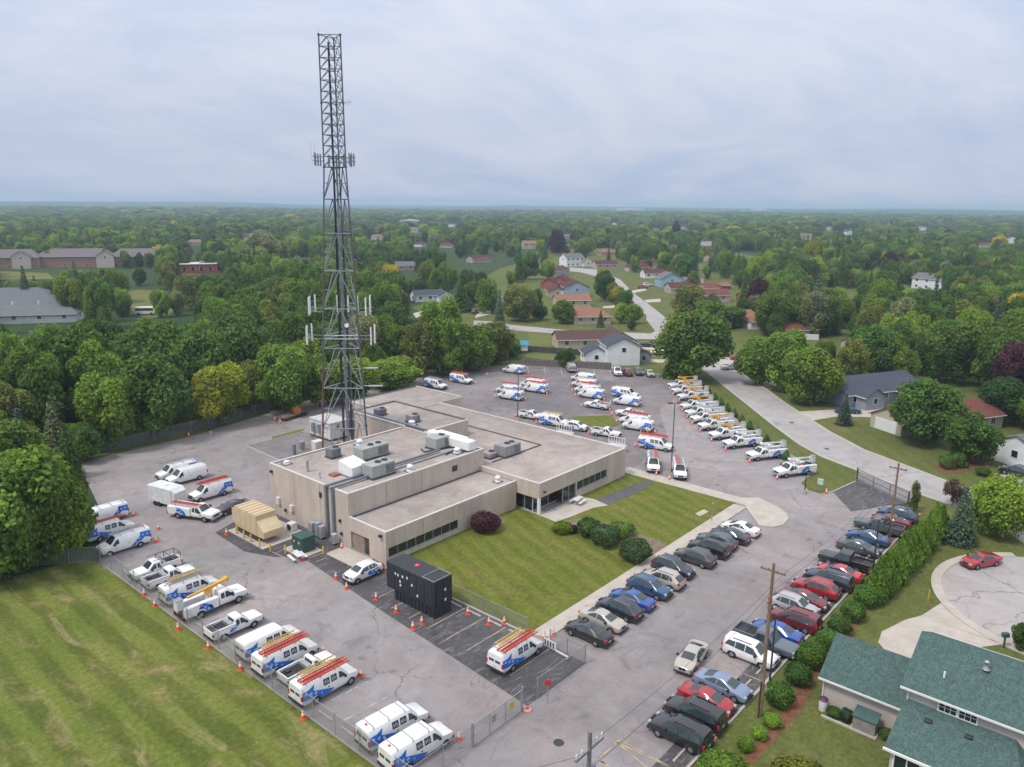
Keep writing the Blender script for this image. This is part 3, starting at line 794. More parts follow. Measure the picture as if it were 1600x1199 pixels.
mb = MB(); mb.bar((17.0,12.0,6.68),(21.5,10.6,6.68),0.14); mb.bar((17.0,12.0,6.68),(17.6,13.3,6.68),0.14); mb.bar((18.2,8.9,6.68),(22,9.9,6.68),0.14)
tag(part('support_rail', mb, M_DSTEEL, None), 'black support rails on the tall roof under the white duct', 'rail')
def vent(label, x, y, z, r=0.42, h=0.8):
    t = thing('roof_vent', label, 'vent', (x,y,z), 0, 'white roof vents')
    part('stack', MB().lathe([(r*1.15,0),(r*1.1,.15),(r*.7,.2),(r*.7,h*.55)], n=12), M_OFFW, t)
    part('cowl', MB().lathe([(r*.95,h*.55),(r*1.0,h*.72),(r*.75,h*.9),(r*.2,h)], n=12), M_WHITE, t)
    part('flashing', MB().box(-r*1.4,r*1.4,-r*1.4,r*1.4,-.01,.06), M_DKCOP, t)
vent('white mushroom vent at the back edge of the tall roof, below the tower',13.1,21.2,6.58,.5,.9)
vent('white mushroom vent near the front edge of the tall roof',10.6,7.7,6.58,.45,.95)
vent('white mushroom vent in front of the large white duct',20.0,8.6,6.58,.5,.75)
vent('white mushroom vent on the low front roof',21.0,1.9,3.73,.4,.9)
vent('white mushroom vent on the rear roof beside the mauve unit',24.9,23.4,6.6,.55,.8)
vent('white domed vent at the far left corner of the tall roof',1.6,21.8,6.58,.42,.5)
t = tag(part('vent_pipe', MB().cyl((1.7,17.2,6.58),(1.7,17.2,8.0),.16,.16,10).cyl((1.7,17.2,8.0),(1.7,17.2,8.12),.22,.22,10), M_GALV, None), 'tall grey vent pipe on the tall roof', 'pipe')
t = tag(part('vent_pipe', MB().cyl((1.3,14.0,6.58),(1.3,14.0,7.25),.08,.08,8).cyl((1.3,14.0,7.25),(1.3,14.0,7.35),.12,.12,8), M_GALV, None), 'short grey vent pipe between the tall pipe and the ducts', 'pipe')
t = tag(part('roof_hatch', MB().bbox(2.6,3.7,13.0,14.1,6.58,6.85,.04), simple('rusty_hatch',(0.28,0.11,0.075),0.7), None), 'rust red square hatch on the tall roof', 'hatch')

# ------------------------------------------------------------------ lattice tower
TC = Vector((17.3, 29.6))
TR = Vector((0.6566, -0.7542)); TF = Vector((0.7542, 0.6566))
def tw_r(z):          # distance of the legs from the axis
    if z >= 45: return 1.78 - 0.08*(z-45)/17
    return 4.15 + (1.78-4.15)*min(1, z/45.0)
def leg_p(k, z):
    r = tw_r(z)
    if k == 0: d = -TR*0.866*r - TF*0.5*r
    elif k == 1: d = TR*0.866*r - TF*0.5*r
    else: d = TF*r
    return Vector((TC.x+d.x, TC.y+d.y, z))
tower = thing('lattice_tower', 'tall three legged steel lattice radio tower behind the office building', 'tower', (0,0,0))
t_ = NT('tower_leg_steel')
zz = t_.sep(t_.pos())[2]
rust = t_.math('MULTIPLY', t_.ramp(zz, 41, 47, 1.0, 0.0), t_.ramp(t_.noise(0.16, 4, 0.6, 0, t_.map(t_.pos(), (1,1,0.6))), 0.44, 0.56))
M_LEG = t_.fin(t_.mix(rust, (0.10, 0.115, 0.14), (0.17, 0.07, 0.05)), 0.6, 0.1)
t_ = NT('silhouette_toned_brace_steel')
M_BRACE = t_.fin(t_.mix(t_.ramp(t_.sep(t_.pos())[2], 30, 42), (0.27, 0.295, 0.32), (0.11, 0.125, 0.15)), 0.55, 0.1)  # upper braces coloured darker, painting in their silhouette against the bright sky
M_CABLE = simple('black_cable', (0.028, 0.033, 0.05), 0.6, 0, 0.2)
TOPZ = 62.3
cuts = [0.3, 7.5, 15, 22.5, 30, 37.5, 45, 53.5, TOPZ]
for k in range(3):
    for a, b in zip(cuts[:-1], cuts[1:]):
        w = 0.135 if a < 30 else 0.10
        mb = MB().cyl(leg_p(k,a), leg_p(k,b), w, w, 8)
        mb.cyl(leg_p(k,b-.12), leg_p(k,b+.12), w*1.7, w*1.7, 8)
        part('leg', mb, M_LEG, tower)
    p = leg_p(k, 0)
    part('footing', MB().cyl((p.x,p.y,0),(p.x,p.y,.5),.5,.45,12), M_CONC, tower)
UNIT = MB().cyl((0,0,0),(0,0,1),1,1,5).mesh('brace_rod', [M_BRACE])
def rod(name, a, b, r, parent):
    d = b-a
    o = put(name, UNIT, parent, a)
    o.rotation_euler = d.to_track_quat('Z','Y').to_euler()
    o.scale = (r, r, d.length)
    return o
lev = [0.6, 7.0, 13.2, 19.2, 25.0, 30.5, 35.8, 40.6, 45.0] + [45+1.44*i for i in range(1, 13)]
lev = [l for l in lev if l <= TOPZ]
lev[-1] = TOPZ
for i, (a, b) in enumerate(zip(lev[:-1], lev[1:])):
    low = a < 44
    rr = 0.075 if low else 0.052
    for k in range(3):
        j = (k+1) % 3
        rod('horizontal_brace', leg_p(k,b), leg_p(j,b), rr*1.1, tower)
        if low:
            mid = (leg_p(k,b)+leg_p(j,b))/2
            rod('diagonal_brace', leg_p(k,a), mid, rr, tower); rod('diagonal_brace', leg_p(j,a), mid, rr, tower)
            q1 = (leg_p(k,a)+mid)/2; q2 = (leg_p(j,a)+mid)/2
            rod('sub_brace', leg_p(k,(a+b)/2), q1, rr*.6, tower); rod('sub_brace', leg_p(j,(a+b)/2), q2, rr*.6, tower)
        else:
            mid = (leg_p(k,b)+leg_p(j,b))/2
            rod('diagonal_brace', leg_p(k,a), mid, rr, tower); rod('diagonal_brace', leg_p(j,a), mid, rr, tower)
# cable ladders inside the tower
for k, (off, w, top) in enumerate(((-0.55,0.27,61.5),(0.1,0.26,46.5),(0.7,0.18,36.0))):
    mb = MB()
    for z in range(0, int(top), 3):
        z1 = min(z+3, top)
        s0, s1 = (tw_r(z)/4.15)**0.5, (tw_r(z1)/4.15)**0.5
        for c in range(3):
            o = off*(1 if z > 0 else 1) + (c-1)*w*0.5
            a = TC + TR*(o*s0) - TF*0.2*s0; b = TC + TR*(o*s1) - TF*0.2*s1
            mb.cyl((a.x,a.y,z),(b.x,b.y,z1), w*0.23, w*0.23, 5)
    part('cable_run', mb, M_CABLE if k != 1 else M_STEEL, tower)
# antennas
ANT_W = MB().bbox(-.15,.15,-.09,.09,0,2.6,.03).mesh('antenna_panel', [M_WHITE])
ANT_S = MB().bbox(-.14,.14,-.08,.08,0,1.7,.03).mesh('antenna_panel_small', [simple('grey_antenna', (0.24,0.26,0.30), 0.5)])
def arm(zc, side, n, me, reach, hgt, spread, drop=0.0, m=M_BRACE):
    base = (leg_p(0, zc) if side < 0 else leg_p(1, zc)) if side else leg_p(2, zc)
    d = {-1: -TR, 1: TR, 0: TF}[side]
    perp = Vector((-d.y, d.x))
    t = part('antenna_mount', MB(), m, tower)
    mb = MB()
    e = Vector((base.x+d.x*reach, base.y+d.y*reach, zc))
    for dz in (0, 0.55):
        mb.cyl((base.x,base.y,zc+dz),(e.x,e.y,zc+dz),.05,.05,5)
        mb.cyl((e.x-perp.x*spread/2,e.y-perp.y*spread/2,zc+dz),(e.x+perp.x*spread/2,e.y+perp.y*spread/2,zc+dz),.045,.045,5)
    t.data = mb.mesh('antenna_mount', [m])
    for i in range(n):
        f = (i/(n-1)-.5) if n > 1 else 0
        back = (0.6*abs(f))
        p = Vector((e.x + perp.x*spread*f - d.x*back, e.y + perp.y*spread*f - d.y*back, zc - hgt*0.4 + drop))
        o = put('panel_antenna', me, t, p, math.atan2(d.y, d.x)+math.pi/2)
    return t
for side in (-1, 1):
    arm(24.6, side, 3, ANT_W, 1.9, 2.0, 3.6, 0.5)
    arm(20.6, side, 3, ANT_W, 2.3, 2.2, 3.0, 0.3)
    arm(45.8, side, 5, ANT_S, 1.15, 1.6, 3.3)
arm(24.6, 0, 3, ANT_W, 1.2, 2.0, 3.0); arm(45.8, 0, 4, ANT_S, 1.0, 1.6, 3.2)
mb = MB()
for z in (20.6, 21.1):
    for k in range(3): mb.cyl(leg_p(k,z), leg_p((k+1)%3,z), .09, .09, 5)
part('ring_platform', mb, M_GALV, tower)
p = TC + TR*0.9 - TF*1.6
part('dish_antenna', MB().lathe([(0.02,0),(.2,.04),(.33,.15),(.31,.17),(.07,.1)], n=14), M_OFFW, tower, (p.x,p.y,22.6)).rotation_euler = (rad(70), 0, rad(-40))
for z, l in ((13.6,2.9),(16.3,2.5)):
    q = leg_p(1, z); mb = MB(); e = q + Vector((TR.x*l, TR.y*l, 0.05))
    mb.cyl(q, e, .05, .05, 5)
    for s in (-.1,.1): mb.cyl(q+Vector((TR.x*l*.3,TR.y*l*.3,s)), e+Vector((0,0,s)), .03,.03,4)
    for i in range(8):
        c = q + (e-q)*(0.3+0.09*i); mb.cyl(c-Vector((TF.x*.4,TF.y*.4,0)), c+Vector((TF.x*.4,TF.y*.4,0)), .015,.015,4)
    part('yagi_antenna', mb, M_OFFW, tower)
q = leg_p(1, 53.6); mb = MB().cyl(q, q+Vector((TR.x*1.2,TR.y*1.2,.1)), .03,.03,5)
for i in range(6):
    c = q + Vector((TR.x*(.3+.15*i),TR.y*(.3+.15*i),0)); mb.cyl(c-Vector((0,0,.3)), c+Vector((0,0,.3)), .012,.012,4)
part('yagi_antenna', mb, M_STEEL, tower)
for k in range(2): part('whip_antenna', MB().cyl(leg_p(0,46.0)+Vector((-TR.x*(1.2+.5*k),-TR.y*(1.2+.5*k),0)), leg_p(0,46.0)+Vector((-TR.x*(1.2+.5*k),-TR.y*(1.2+.5*k),2.4)), .02,.012,5), M_STEEL, tower)
part('lightning_rod', MB().cyl(leg_p(0,TOPZ), leg_p(0,TOPZ)+Vector((0,0,.9)), .03,.01,5), M_STEEL, tower)

# ------------------------------------------------------------------ equipment round the tower
t = thing('equipment_shelter', 'white equipment shelter hut standing behind the left tower leg', 'shelter', (25.6, 46.0, 0))
part('wall', MB().box(-2.0,2.0,-3.0,3.0,0.35,3.1), M_OFFW, t)
part('roof', MB().bbox(-2.1,2.1,-3.1,3.1,3.1,3.3,.05), simple('shelter_roof',(0.5,0.47,0.47),0.7), t)
d = part('door', MB().box(-2.06,-2.0,-2.2,-1.2,0.45,2.6), M_OFFW, t); part('handle', MB().box(-2.1,-2.06,-1.4,-1.3,1.3,1.5), M_DSTEEL, d)
for yy in (-0.3, 1.3): part('air_conditioner', MB().box(-2.45,-2.0,yy,yy+.7,1.0,2.6), M_STEEL, t)
part('vent_panel', MB().box(-0.8,-0.3,-3.05,-3.0,2.0,2.6), M_GRILL, t); part('skid', MB().box(-2.05,2.05,-3.05,3.05,0,0.34), M_RUST, t)
for (x, y, sx, sy, sz, lab, m) in ((19.4,40.8,1.5,1.3,1.7,'white equipment cabinet on the slab left of the tower base',M_OFFW),(17.6,42.6,.8,.8,1.6,'grey equipment cabinet left of the white one',M_STEEL),(20.5,37.0,1.0,.9,2.0,'tall grey cabinet close to the tower legs',M_STEEL),(15.2,41.2,.5,.5,2.0,'slim blue grey cabinet at the corner of the tower yard',simple('blue_grey_cab',(.2,.24,.32),.5))):
    t = thing('equipment_cabinet', lab, 'cabinet', (x,y,0)); part('case', MB().bbox(-sx/2,sx/2,-sy/2,sy/2,.15,sz,.05), m, t)
    part('door', MB().box(-sx/2-.03,-sx/2,-sy/2+.1,sy/2-.1,.3,sz-.15), m, t); part('plinth', MB().box(-sx/2-.1,sx/2+.1,-sy/2-.1,sy/2+.1,0,.15), M_CONC, t)
mb = MB(); mb.box(19.2,23.3,31.4,31.9,3.3,3.45); mb.box(19.6,19.75,31.4,31.9,0,3.3); mb.box(18.6,19.2,31.4,31.9,3.3,3.45)
for i in range(9): mb.box(18.8+.5*i,18.9+.5*i,31.3,32.0,3.46,3.5)
tag(part('cable_bridge', mb, M_GALV, None), 'grey cable bridge from the tower legs to the rear block wall', 'cable bridge')
slab('tower_yard_slab', [(11.5,26.5),(23.3,26.5),(24,51),(12.6,51)], 0.045, M_NORTH)
struct('kerb', MB().prism(strip_poly([(11.4,27),(12.6,51.2),(24,51.4)], 0.22), -0.05, 0.16), M_CURB)
sheet('weed_patch', [(17.5,51.6),(23.5,51.7),(25.5,53.2),(18.5,53.0)], 0.030, M_MEADOW)

def box_thing(name, label, cat, x, y, z=0): return thing(name, label, cat, (x,y,z))
# black generator container
t = box_thing('black_generator', 'huge black generator container standing on stalls beside the front lawn', 'generator', -3.35, -9.2)
mb = MB(); mb.bbox(-1.25,1.25,-3.6,3.6,1.15,3.98,.04)
part('enclosure', mb, M_BLACK, t)
fm = MB(); fm.box(-1.12,1.12,-3.55,2.5,0.05,1.148)
part('fuel_tank', fm, M_BLACK, t)
for i in range(11): part('rib', MB().box(-1.2,-1.121,-3.4+.55*i,-3.28+.55*i,.06,1.146), M_DSTEEL, t)
for i in range(6):
    part('access_door', MB().box(-1.28,-1.252,-3.3+1.12*i,-2.28+1.12*i,1.35,3.7), M_BLACK, t)
for i in range(2): part('access_door', MB().box(-1.0+1.05*i,-0.1+1.05*i,-3.64,-3.602,1.35,3.7), M_BLACK, t)
part('radiator_opening', MB().box(-1.05,1.05,-3.45,-1.9,3.982,3.99), M_GRILL, t)
for s in ((-1.15,1.15,-3.55,-3.48),(-1.15,1.15,-1.9,-1.83),(-1.2,-1.12,-3.5,-1.85),(1.12,1.2,-3.5,-1.85)): part('roof_rim', MB().box(*s,3.985,4.06), M_STEEL, t)
part('roof_light', MB().lathe([(.3,0),(.3,.06),(.15,.14)], (0.2,0.4,3.98), 10), simple('pink_red_plastic',(.75,.06,.12),.4), t)
for (yy, zz) in ((1.6,2.9),(1.3,2.3),(1.25,1.9),(0.9,2.95),(0.2,3.05),(-0.5,2.5),(-1.3,1.6),(2.0,2.95)): part('label_plate', MB().box(-1.30,-1.283,yy,yy+.22,zz,zz+.26), M_OFFW, t)
for (xx, zz) in ((.1,2.6),(.1,1.5)): part('label_plate', MB().box(xx,xx+.25,-3.66,-3.642,zz,zz+.3), M_OFFW, t)
# cream generator on its pad
t = box_thing('cream_generator', 'cream painted generator enclosure with ribbed roof on a concrete pad', 'generator', -5.35, 17.6, 0.15)
part('enclosure', MB().xprism([(-1.35,.75),(1.35,.75),(1.35,3.35),(-1.35,3.35)], -1.7, 3.2), M_CREAM, t)
for i in range(6): part('roof_rib', MB().box(-1.35,1.35,-1.35+.8*i,-1.22+.8*i,3.352,3.44), M_CREAM, t)
pts = [(-1.25,.55),(1.25,.55),(1.25,2.2),(-1.25,2.2)]
mb = MB(); mb.add([(-1.3,-1.702,.7),(1.3,-1.702,.7),(1.3,-1.702,2.7),(-1.3,-1.702,2.7),(-1.3,-3.1,.75),(1.3,-3.1,.75),(1.3,-3.1,1.55),(-1.3,-3.1,1.55)],[(0,1,2,3),(7,6,5,4),(0,4,5,1),(1,5,6,2),(2,6,7,3),(3,7,4,0)])
part('intake_hood', mb, M_CREAM, t)
mb = MB(); mb.add([(-1.35,3.202,.9),(1.35,3.202,.9),(1.35,3.202,3.2),(-1.35,3.202,3.2),(-1.35,3.9,1.4),(1.35,3.9,1.4),(1.35,3.9,2.9),(-1.35,3.9,2.9)],[(3,2,1,0),(4,5,6,7),(1,5,4,0),(2,6,5,1),(3,7,6,2),(0,4,7,3)])
part('exhaust_hood', mb, M_CREAM, t)
part('fuel_tank', MB().box(-1.2,1.2,-1.6,3.1,0,.745), M_DSTEEL, t)
for i in range(4): part('side_door', MB().box(-1.385,-1.352,-1.5+1.15*i,-.42+1.15*i,.95,3.15), M_CREAM, t)
# green transformer, benches, cabinets, bollards
t = box_thing('transformer', 'dark green pad mounted transformer beside the ducts', 'transformer', -4.0, 10.2, 0.1)
part('case', MB().bbox(-.95,.95,-1.0,1.0,0,1.75,.06), M_GREENBOX, t); part('lid', MB().bbox(-1.0,1.0,-1.05,1.05,1.752,1.9,.05), M_GREENBOX, t)
for i in (0,1): part('door', MB().box(-.98,-.952,-.93+.95*i,-.02+.95*i,.15,1.65), M_GREENBOX, t)
for i in (0,1): part('warning_label', MB().box(-1.0,-.982,-.55+.95*i,-.35+.95*i,1.1,1.35), M_OFFW, t)
def picnic(label, x, y, z, rz):
    t = thing('picnic_table', label, 'picnic table', (x,y,z), rz)
    for i in range(4): part('plank', MB().box(-.95,.95,-.39+.2*i,-.21+.2*i,.72,.76), M_OFFW, t)
    for s in (-1,1):
        for i in range(2): part('seat_plank', MB().box(-.95,.95,s*.72-.17+.18*i,s*.72-.01+.18*i,.42,.46), M_OFFW, t)
        part('leg_frame', MB().bar((s*.6,-.7,0),(s*.6,-.15,.72),.06).bar((s*.6,.7,0),(s*.6,.15,.72),.06).bar((s*.6,-.8,.4),(s*.6,.8,.4),.05), M_STEEL, t)
picnic('white plank picnic table in front of the green transformer', -6.0, 8.6, 0.03, rad(80))
picnic('white picnic table on the patio by the glazed entrance', 29.3, -5.4, 0.135, rad(8))
for i, (y, w, h) in enumerate(((13.2,.9,1.6),(12.0,.7,1.9),(11.2,.6,1.7),(8.7,.6,1.4))):
    t = thing('meter_cabinet', ['grey blue meter cabinet furthest left along the end wall','tallest blue grey meter cabinet left of the ducts','pale meter cabinet touching the left duct','small meter cabinet right of the ducts by the entrance recess'][i], 'cabinet', (-0.75, y, 0.03))
    part('case', MB().bbox(-.3,.3,-w/2,w/2,.2,h,.03), simple('cab%d' % i, (0.30+.05*i,0.34+.04*i,0.38+.04*i), .5), t); part('door', MB().box(-.32,-.302,-w/2+.06,w/2-.06,.3,h-.1), M_STEEL, t); part('stand', MB().box(-.25,.25,-w/2+.05,w/2-.05,0,.198), M_DSTEEL, t)
t = thing('air_conditioner', 'white air conditioner outdoor unit on the pad near the cream generator', 'air conditioner', (-1.9,15.9,.15), rad(10))
part('case', MB().bbox(-.45,.45,-.5,.5,.05,1.0,.04), M_OFFW, t); part('fan', MB().lathe([(.36,0),(.36,.03),(.1,.05)], n=14), M_GRILL, t, (-.46,0,.52)).rotation_euler = (0, rad(-90), 0)
def bollard(label, x, y, h=1.1, z=0.02):
    t = thing('bollard', label, 'bollard', (x,y,z), 0, 'yellow bollards')
    part('post', MB().lathe([(.1,0),(.1,h-.06),(.07,h-.01),(.02,h)], n=10), M_YELLOW, t); part('base_collar', MB().lathe([(.14,0),(.14,.03)], n=10), M_DSTEEL, t)
for x, y, l in ((-7.1,20.0,'yellow bollard nearest the far end of the cream generator'),(-7.15,18.2,'second yellow bollard along the cream generator, counted from its far end'),(-7.15,16.6,'third yellow bollard along the cream generator, counted from its far end'),(-7.2,14.6,'yellow bollard at the near corner of the cream generator pad'),(-7.0,12.6,'yellow bollard standing alone on asphalt beyond the pad corner'),(-6.1,10.9,'yellow bollard left of the green transformer'),(-6.2,9.4,'yellow bollard behind the picnic table at the transformer'),(-3.3,7.4,'yellow bollard right of the green transformer')): bollard(l, x, y)
bollard('left of two yellow bollards under the lamp post', *at2(1001,680)); bollard('right of two yellow bollards under the lamp post', *at2(1011,679))
# screen walls and racks behind the building
t = box_thing('block_enclosure', 'tan block enclosure walls standing behind the rear roof', 'wall', 52.6, 45.6)
part('wall', MB().box(-1.5,1.5,-1.9,-1.65,0,2.7), M_BLOCK, t); part('wall', MB().box(-1.5,-1.25,-1.648,1.9,0,2.7), M_BLOCK, t); part('coping', MB().box(-1.55,1.55,-1.95,-1.6,2.702,2.78), M_COPING, t)
for (px, py, lab) in ((881,686,'white slatted rack behind the right wing near the grass island'),(963,706,'white slatted rack behind the right wing near the walk')):
    p = at(px, py); t = thing('slatted_rack', lab, 'rack', (p.x,p.y,0.02), rad(10))
    for i in range(7): part('slat', MB().box(-.04,.04,-1.5+.48*i,-1.4+.48*i,0,2.5), M_WHITE, t)
    for z in (.5,1.5,2.4): part('rail', MB().box(.042,.1,-1.55,1.55,z,z+.12), M_WHITE, t)
    part('shelf', MB().box(.102,1.0,-1.5,1.5,1.0,1.08), M_WHITE, t)

# ------------------------------------------------------------------ vehicles
def paint_mat():
    t = NT('car_paint')
    k = t.ramp(t.noise(1.2, 5, 0.6, 0.3, t.obj()), 0.25, 0.75, 0.93, 1.05)
    return t.fin(scale_col(t, t.objcol(), k), 0.28, 0, 0.5, 0.9)
M_PAINT = paint_mat()
M_CGLASS = simple('vehicle_glass', (0.030, 0.050, 0.056), 0.05, 0, 0.3, 0.8, 0.9)
M_TRIM = simple('black_plastic_trim', (0.022, 0.022, 0.024), 0.65, 0, 0.2)
M_TYRE = simple('tyre_rubber', (0.018, 0.018, 0.019), 0.85, 0, 0.2)
M_RIM = simple('alloy_rim', (0.42, 0.43, 0.44), 0.35, 0.5, 0.15)
M_HEAD = simple('headlight_lens', (0.36, 0.38, 0.40), 0.18, 0, 0.08, 2, 0.7)
M_TAIL = simple('red_tail_lens', (0.45, 0.012, 0.016), 0.2, 0, 0.1, 2, 0.6)
M_BLUE = simple('bright_blue_vinyl', (0.010, 0.155, 0.62), 0.4, 0, 0.08)
M_PLATE = simple('number_plate', (0.55, 0.56, 0.58), 0.5)
M_CHROME = simple('chrome', (0.55, 0.56, 0.58), 0.2, 0.8, 0.1)
M_LADDER_R = simple('red_fibreglass', (0.55, 0.075, 0.05), 0.5, 0, 0.12)
M_LADDER_Y = simple('yellow_fibreglass', (0.58, 0.41, 0.13), 0.5, 0, 0.12)
M_BOOMY = simple('orange_yellow_enamel', (0.72, 0.37, 0.03), 0.45, 0, 0.1)

class Veh:
    """body lofted from stations (x, z_bottom, z_shoulder, z_top, half width, half width at the top)"""
    def __init__(self, st, kind): self.st, self.kind, self.items = st, kind, []
    def _st(self, x):
        s = self.st
        if x <= s[0][0]: return s[0]
        for a, b in zip(s[:-1], s[1:]):
            if x <= b[0]:
                f = (x-a[0])/(b[0]-a[0]) if b[0] > a[0] else 0
                return tuple(a[i]+(b[i]-a[i])*f for i in range(6))
        return s[-1]
    def ring(self, s):
        x, zb, zs, zt, w, wt = s
        h = zs - zb
        half = [(w*0.90, zb), (w*0.985, zb+h*0.22), (w, zb+h*0.60), (w*0.975, zs), (wt, zs+(zt-zs)*0.88), (wt*0.90, zt)]
        crown = zt + 0.035*wt
        return [(x, y, z) for y, z in half] + [(x, 0, crown)] + [(x, -y, z) for y, z in reversed(half)]
    def loft(self, arches=(), ar=0.40):
        mb = MB(); vs = []
        for s in self.st: vs += self.ring(s)
        n = 13; fs = []
        for k in range(len(self.st)-1):
            for i in range(n-1):
                fs.append((k*n+i, k*n+i+1, (k+1)*n+i+1, (k+1)*n+i))
            fs.append((k*n+n-1, k*n, (k+1)*n, (k+1)*n+n-1))
        L = (len(self.st)-1)*n
        fs.append(tuple(range(n-1, -1, -1))); fs.append(tuple(range(L, L+n)))
        mb.add(vs, fs, 0, True)
        for (ax, r) in arches:
            for s in (-1, 1):
                w = self._st(ax)[4]*0.985 + 0.012
                pts = [(ax+r*math.cos(rad(a)), s*w, max(self._st(ax)[1]+.0, 0.33+r*math.sin(rad(a)))) for a in range(0, 181, 20)]
                mb.add(pts, [tuple(range(len(pts)))], 1)
        me = mb.mesh('body', [M_PAINT, M_TRIM])
        # crisp edges, smooth panels
        me.set_sharp_from_angle(angle=rad(32)) if hasattr(me, 'set_sharp_from_angle') else None
        self.items.append(('body', me, None, True))
        return self
    def add(self, name, mb, mats, parent=None, paint=False):
        me = mb.mesh(name, mats if isinstance(mats, (list, tuple)) else [mats])
        self.items.append((name, me, parent, paint))
        return len(self.items)-1
    def sidep(self, x, f, s, off=0.012):
        _, zb, zs, zt, w, wt = self._st(x)
        z = zs + (zt-zs)*0.88*f
        y = w*0.975 + (wt-w*0.975)*f
        return (x, s*(y+off), z + off*0.3)
    def sidew(self, poly, label=None):
        """side windows from (x, fraction of the glass height) corners, both sides"""
        for s in (-1, 1):
            pts = [self.sidep(x, f, s) for x, f in poly]
            mb = MB().poly(pts if s < 0 else pts[::-1])
            self.add('side_window', mb, M_CGLASS)
    def topw(self, name, x0, x1, f0=0.9, f1=0.93, off=0.016, rear=False):
        a, b = self._st(x0), self._st(x1)
        def row(s, f):
            wt, zt = s[5], s[3]
            return [(s[0], y, z) for y, z in ((wt*f, zt-(zt-s[2])*0.05), (wt*f*.5, zt+0.02*wt), (0, zt+0.035*wt), (-wt*f*.5, zt+0.02*wt), (-wt*f, zt-(zt-s[2])*0.05))]
        r0, r1 = row(a, f0), row(b, f1)
        d = Vector(r1[2])-Vector(r0[2]); nrm = Vector((-d.z, 0, d.x)).normalized()
        if nrm.z < 0: nrm = -nrm
        vs = [Vector(p)+nrm*off for p in r0+r1]
        fs = [(i, i+1, i+6, i+5) if True else None for i in range(4)]
        fs = [f if (x0 < x1) else f[::-1] for f in fs]
        self.add(name, MB().add(vs, [f[::-1] for f in fs]), M_CGLASS)
    def wheels(self, xs, r=0.34, w=0.23, dual=(), rim=M_RIM):
        wm = MB(); n = 16
        prof = [(r*.55,-w/2),(r*.93,-w/2),(r,-w/2+.04),(r,w/2-.04),(r*.93,w/2),(r*.55,w/2)]
        vs = []; fs = []
        for k, (rr, y) in enumerate(prof):
            for i in range(n):
                t = 2*math.pi*i/n; vs.append((rr*math.cos(t), y, rr*math.sin(t)))
        for k in range(len(prof)-1):
            for i in range(n):
                j = (i+1)%n; fs.append((k*n+i, (k+1)*n+i, (k+1)*n+j, k*n+j))
        wm.add(vs, fs, 0, True)
        wme = wm.mesh('tyre', [M_TYRE])
        rm = MB(); nn = 20; ring = []
        for y in (-(w/2-.015), w/2-.015):
            ring += [(r*.62*math.cos(2*math.pi*i/nn), y, r*.62*math.sin(2*math.pi*i/nn)) for i in range(nn)]
        ring += [(0, -(w/2+.02), 0), (0, w/2+.02, 0)]
        rm.add(ring, [(i, (i+1)%nn, 2*nn) for i in range(nn)] + [((i+1)%nn+nn, i+nn, 2*nn+1) for i in range(nn)] + [((i+1)%nn, i, i+nn, (i+1)%nn+nn) for i in range(nn)])
        rm.m = [1 if (k < 2*nn and k % 4 == 0) else 0 for k in range(len(rm.f))]
        rme = rm.mesh('rim', [rim, M_TRIM])
        for x in xs:
            for s in (-1, 1):
                ww = self._st(x)[4]*0.985 - w/2 + 0.03
                self.items.append(('wheel', wme, None, False, (x, s*ww, r)))
                self.items.append(('rim', rme, len(self.items)-1, False, (0,0,0)))
    def decal(self, poly, dots=(), m=M_BLUE, sides=(-1, 1)):
        """flat vinyl on the side skin, outline in (x, z)"""
        for s in sides:
            bm = bmesh.new()
            vs = [bm.verts.new((x, 0, z)) for x, z in poly]
            bm.faces.new(vs)
            bmesh.ops.triangulate(bm, faces=bm.faces)
            for _ in range(2): bmesh.ops.subdivide_edges(bm, edges=bm.edges, cuts=1, use_grid_fill=True)
            for v in bm.verts: v.co.y = s*(self.skin(v.co.x, v.co.z)+0.012)
            bm.normal_update()
            me = bpy.data.meshes.new('blue_graphic')
            for f in bm.faces:
                if f.normal.y*s < 0: f.normal_flip()
            bm.to_mesh(me); bm.free(); me.materials.append(m)
            self.items.append(('blue_graphic', me, None, False))
            pi = len(self.items)-1
            for (x, z, r) in dots:
                dm = MB(); lv = [-1, -.62, -.38, -.05, .2, .52, .72, 1]; vs = []
                y = s*(self.skin(x, z)+0.024)
                for q in lv:
                    c = max(.25, math.sqrt(max(0, 1-q*q))); vs += [(x-c*r, y, z+q*r), (x+c*r, y, z+q*r)]
                for k in range(len(lv)-1):
                    f = (2*k, 2*k+1, 2*k+3, 2*k+2)
                    dm.f.append(list(f if s < 0 else f[::-1])); dm.m.append(1 if k in (1, 3, 5) else 0); dm.s.append(False)
                dm.v = vs
                self.add('globe_emblem', dm, [M_WHITE, M_BLUE], pi)
    def skin(self, x, z):
        _, zb, zs, zt, w, wt = self._st(x)
        h = zs-zb
        prof = [(zb, w*.90), (zb+h*.22, w*.985), (zb+h*.60, w), (zs, w*.975), (zs+(zt-zs)*.88, wt), (zt, wt*.9)]
        if z <= prof[0][0]: return prof[0][1]
        for a, b in zip(prof[:-1], prof[1:]):
            if z <= b[0]: return a[1]+(b[1]-a[1])*(z-a[0])/max(1e-6, b[0]-a[0])
        return prof[-1][1]
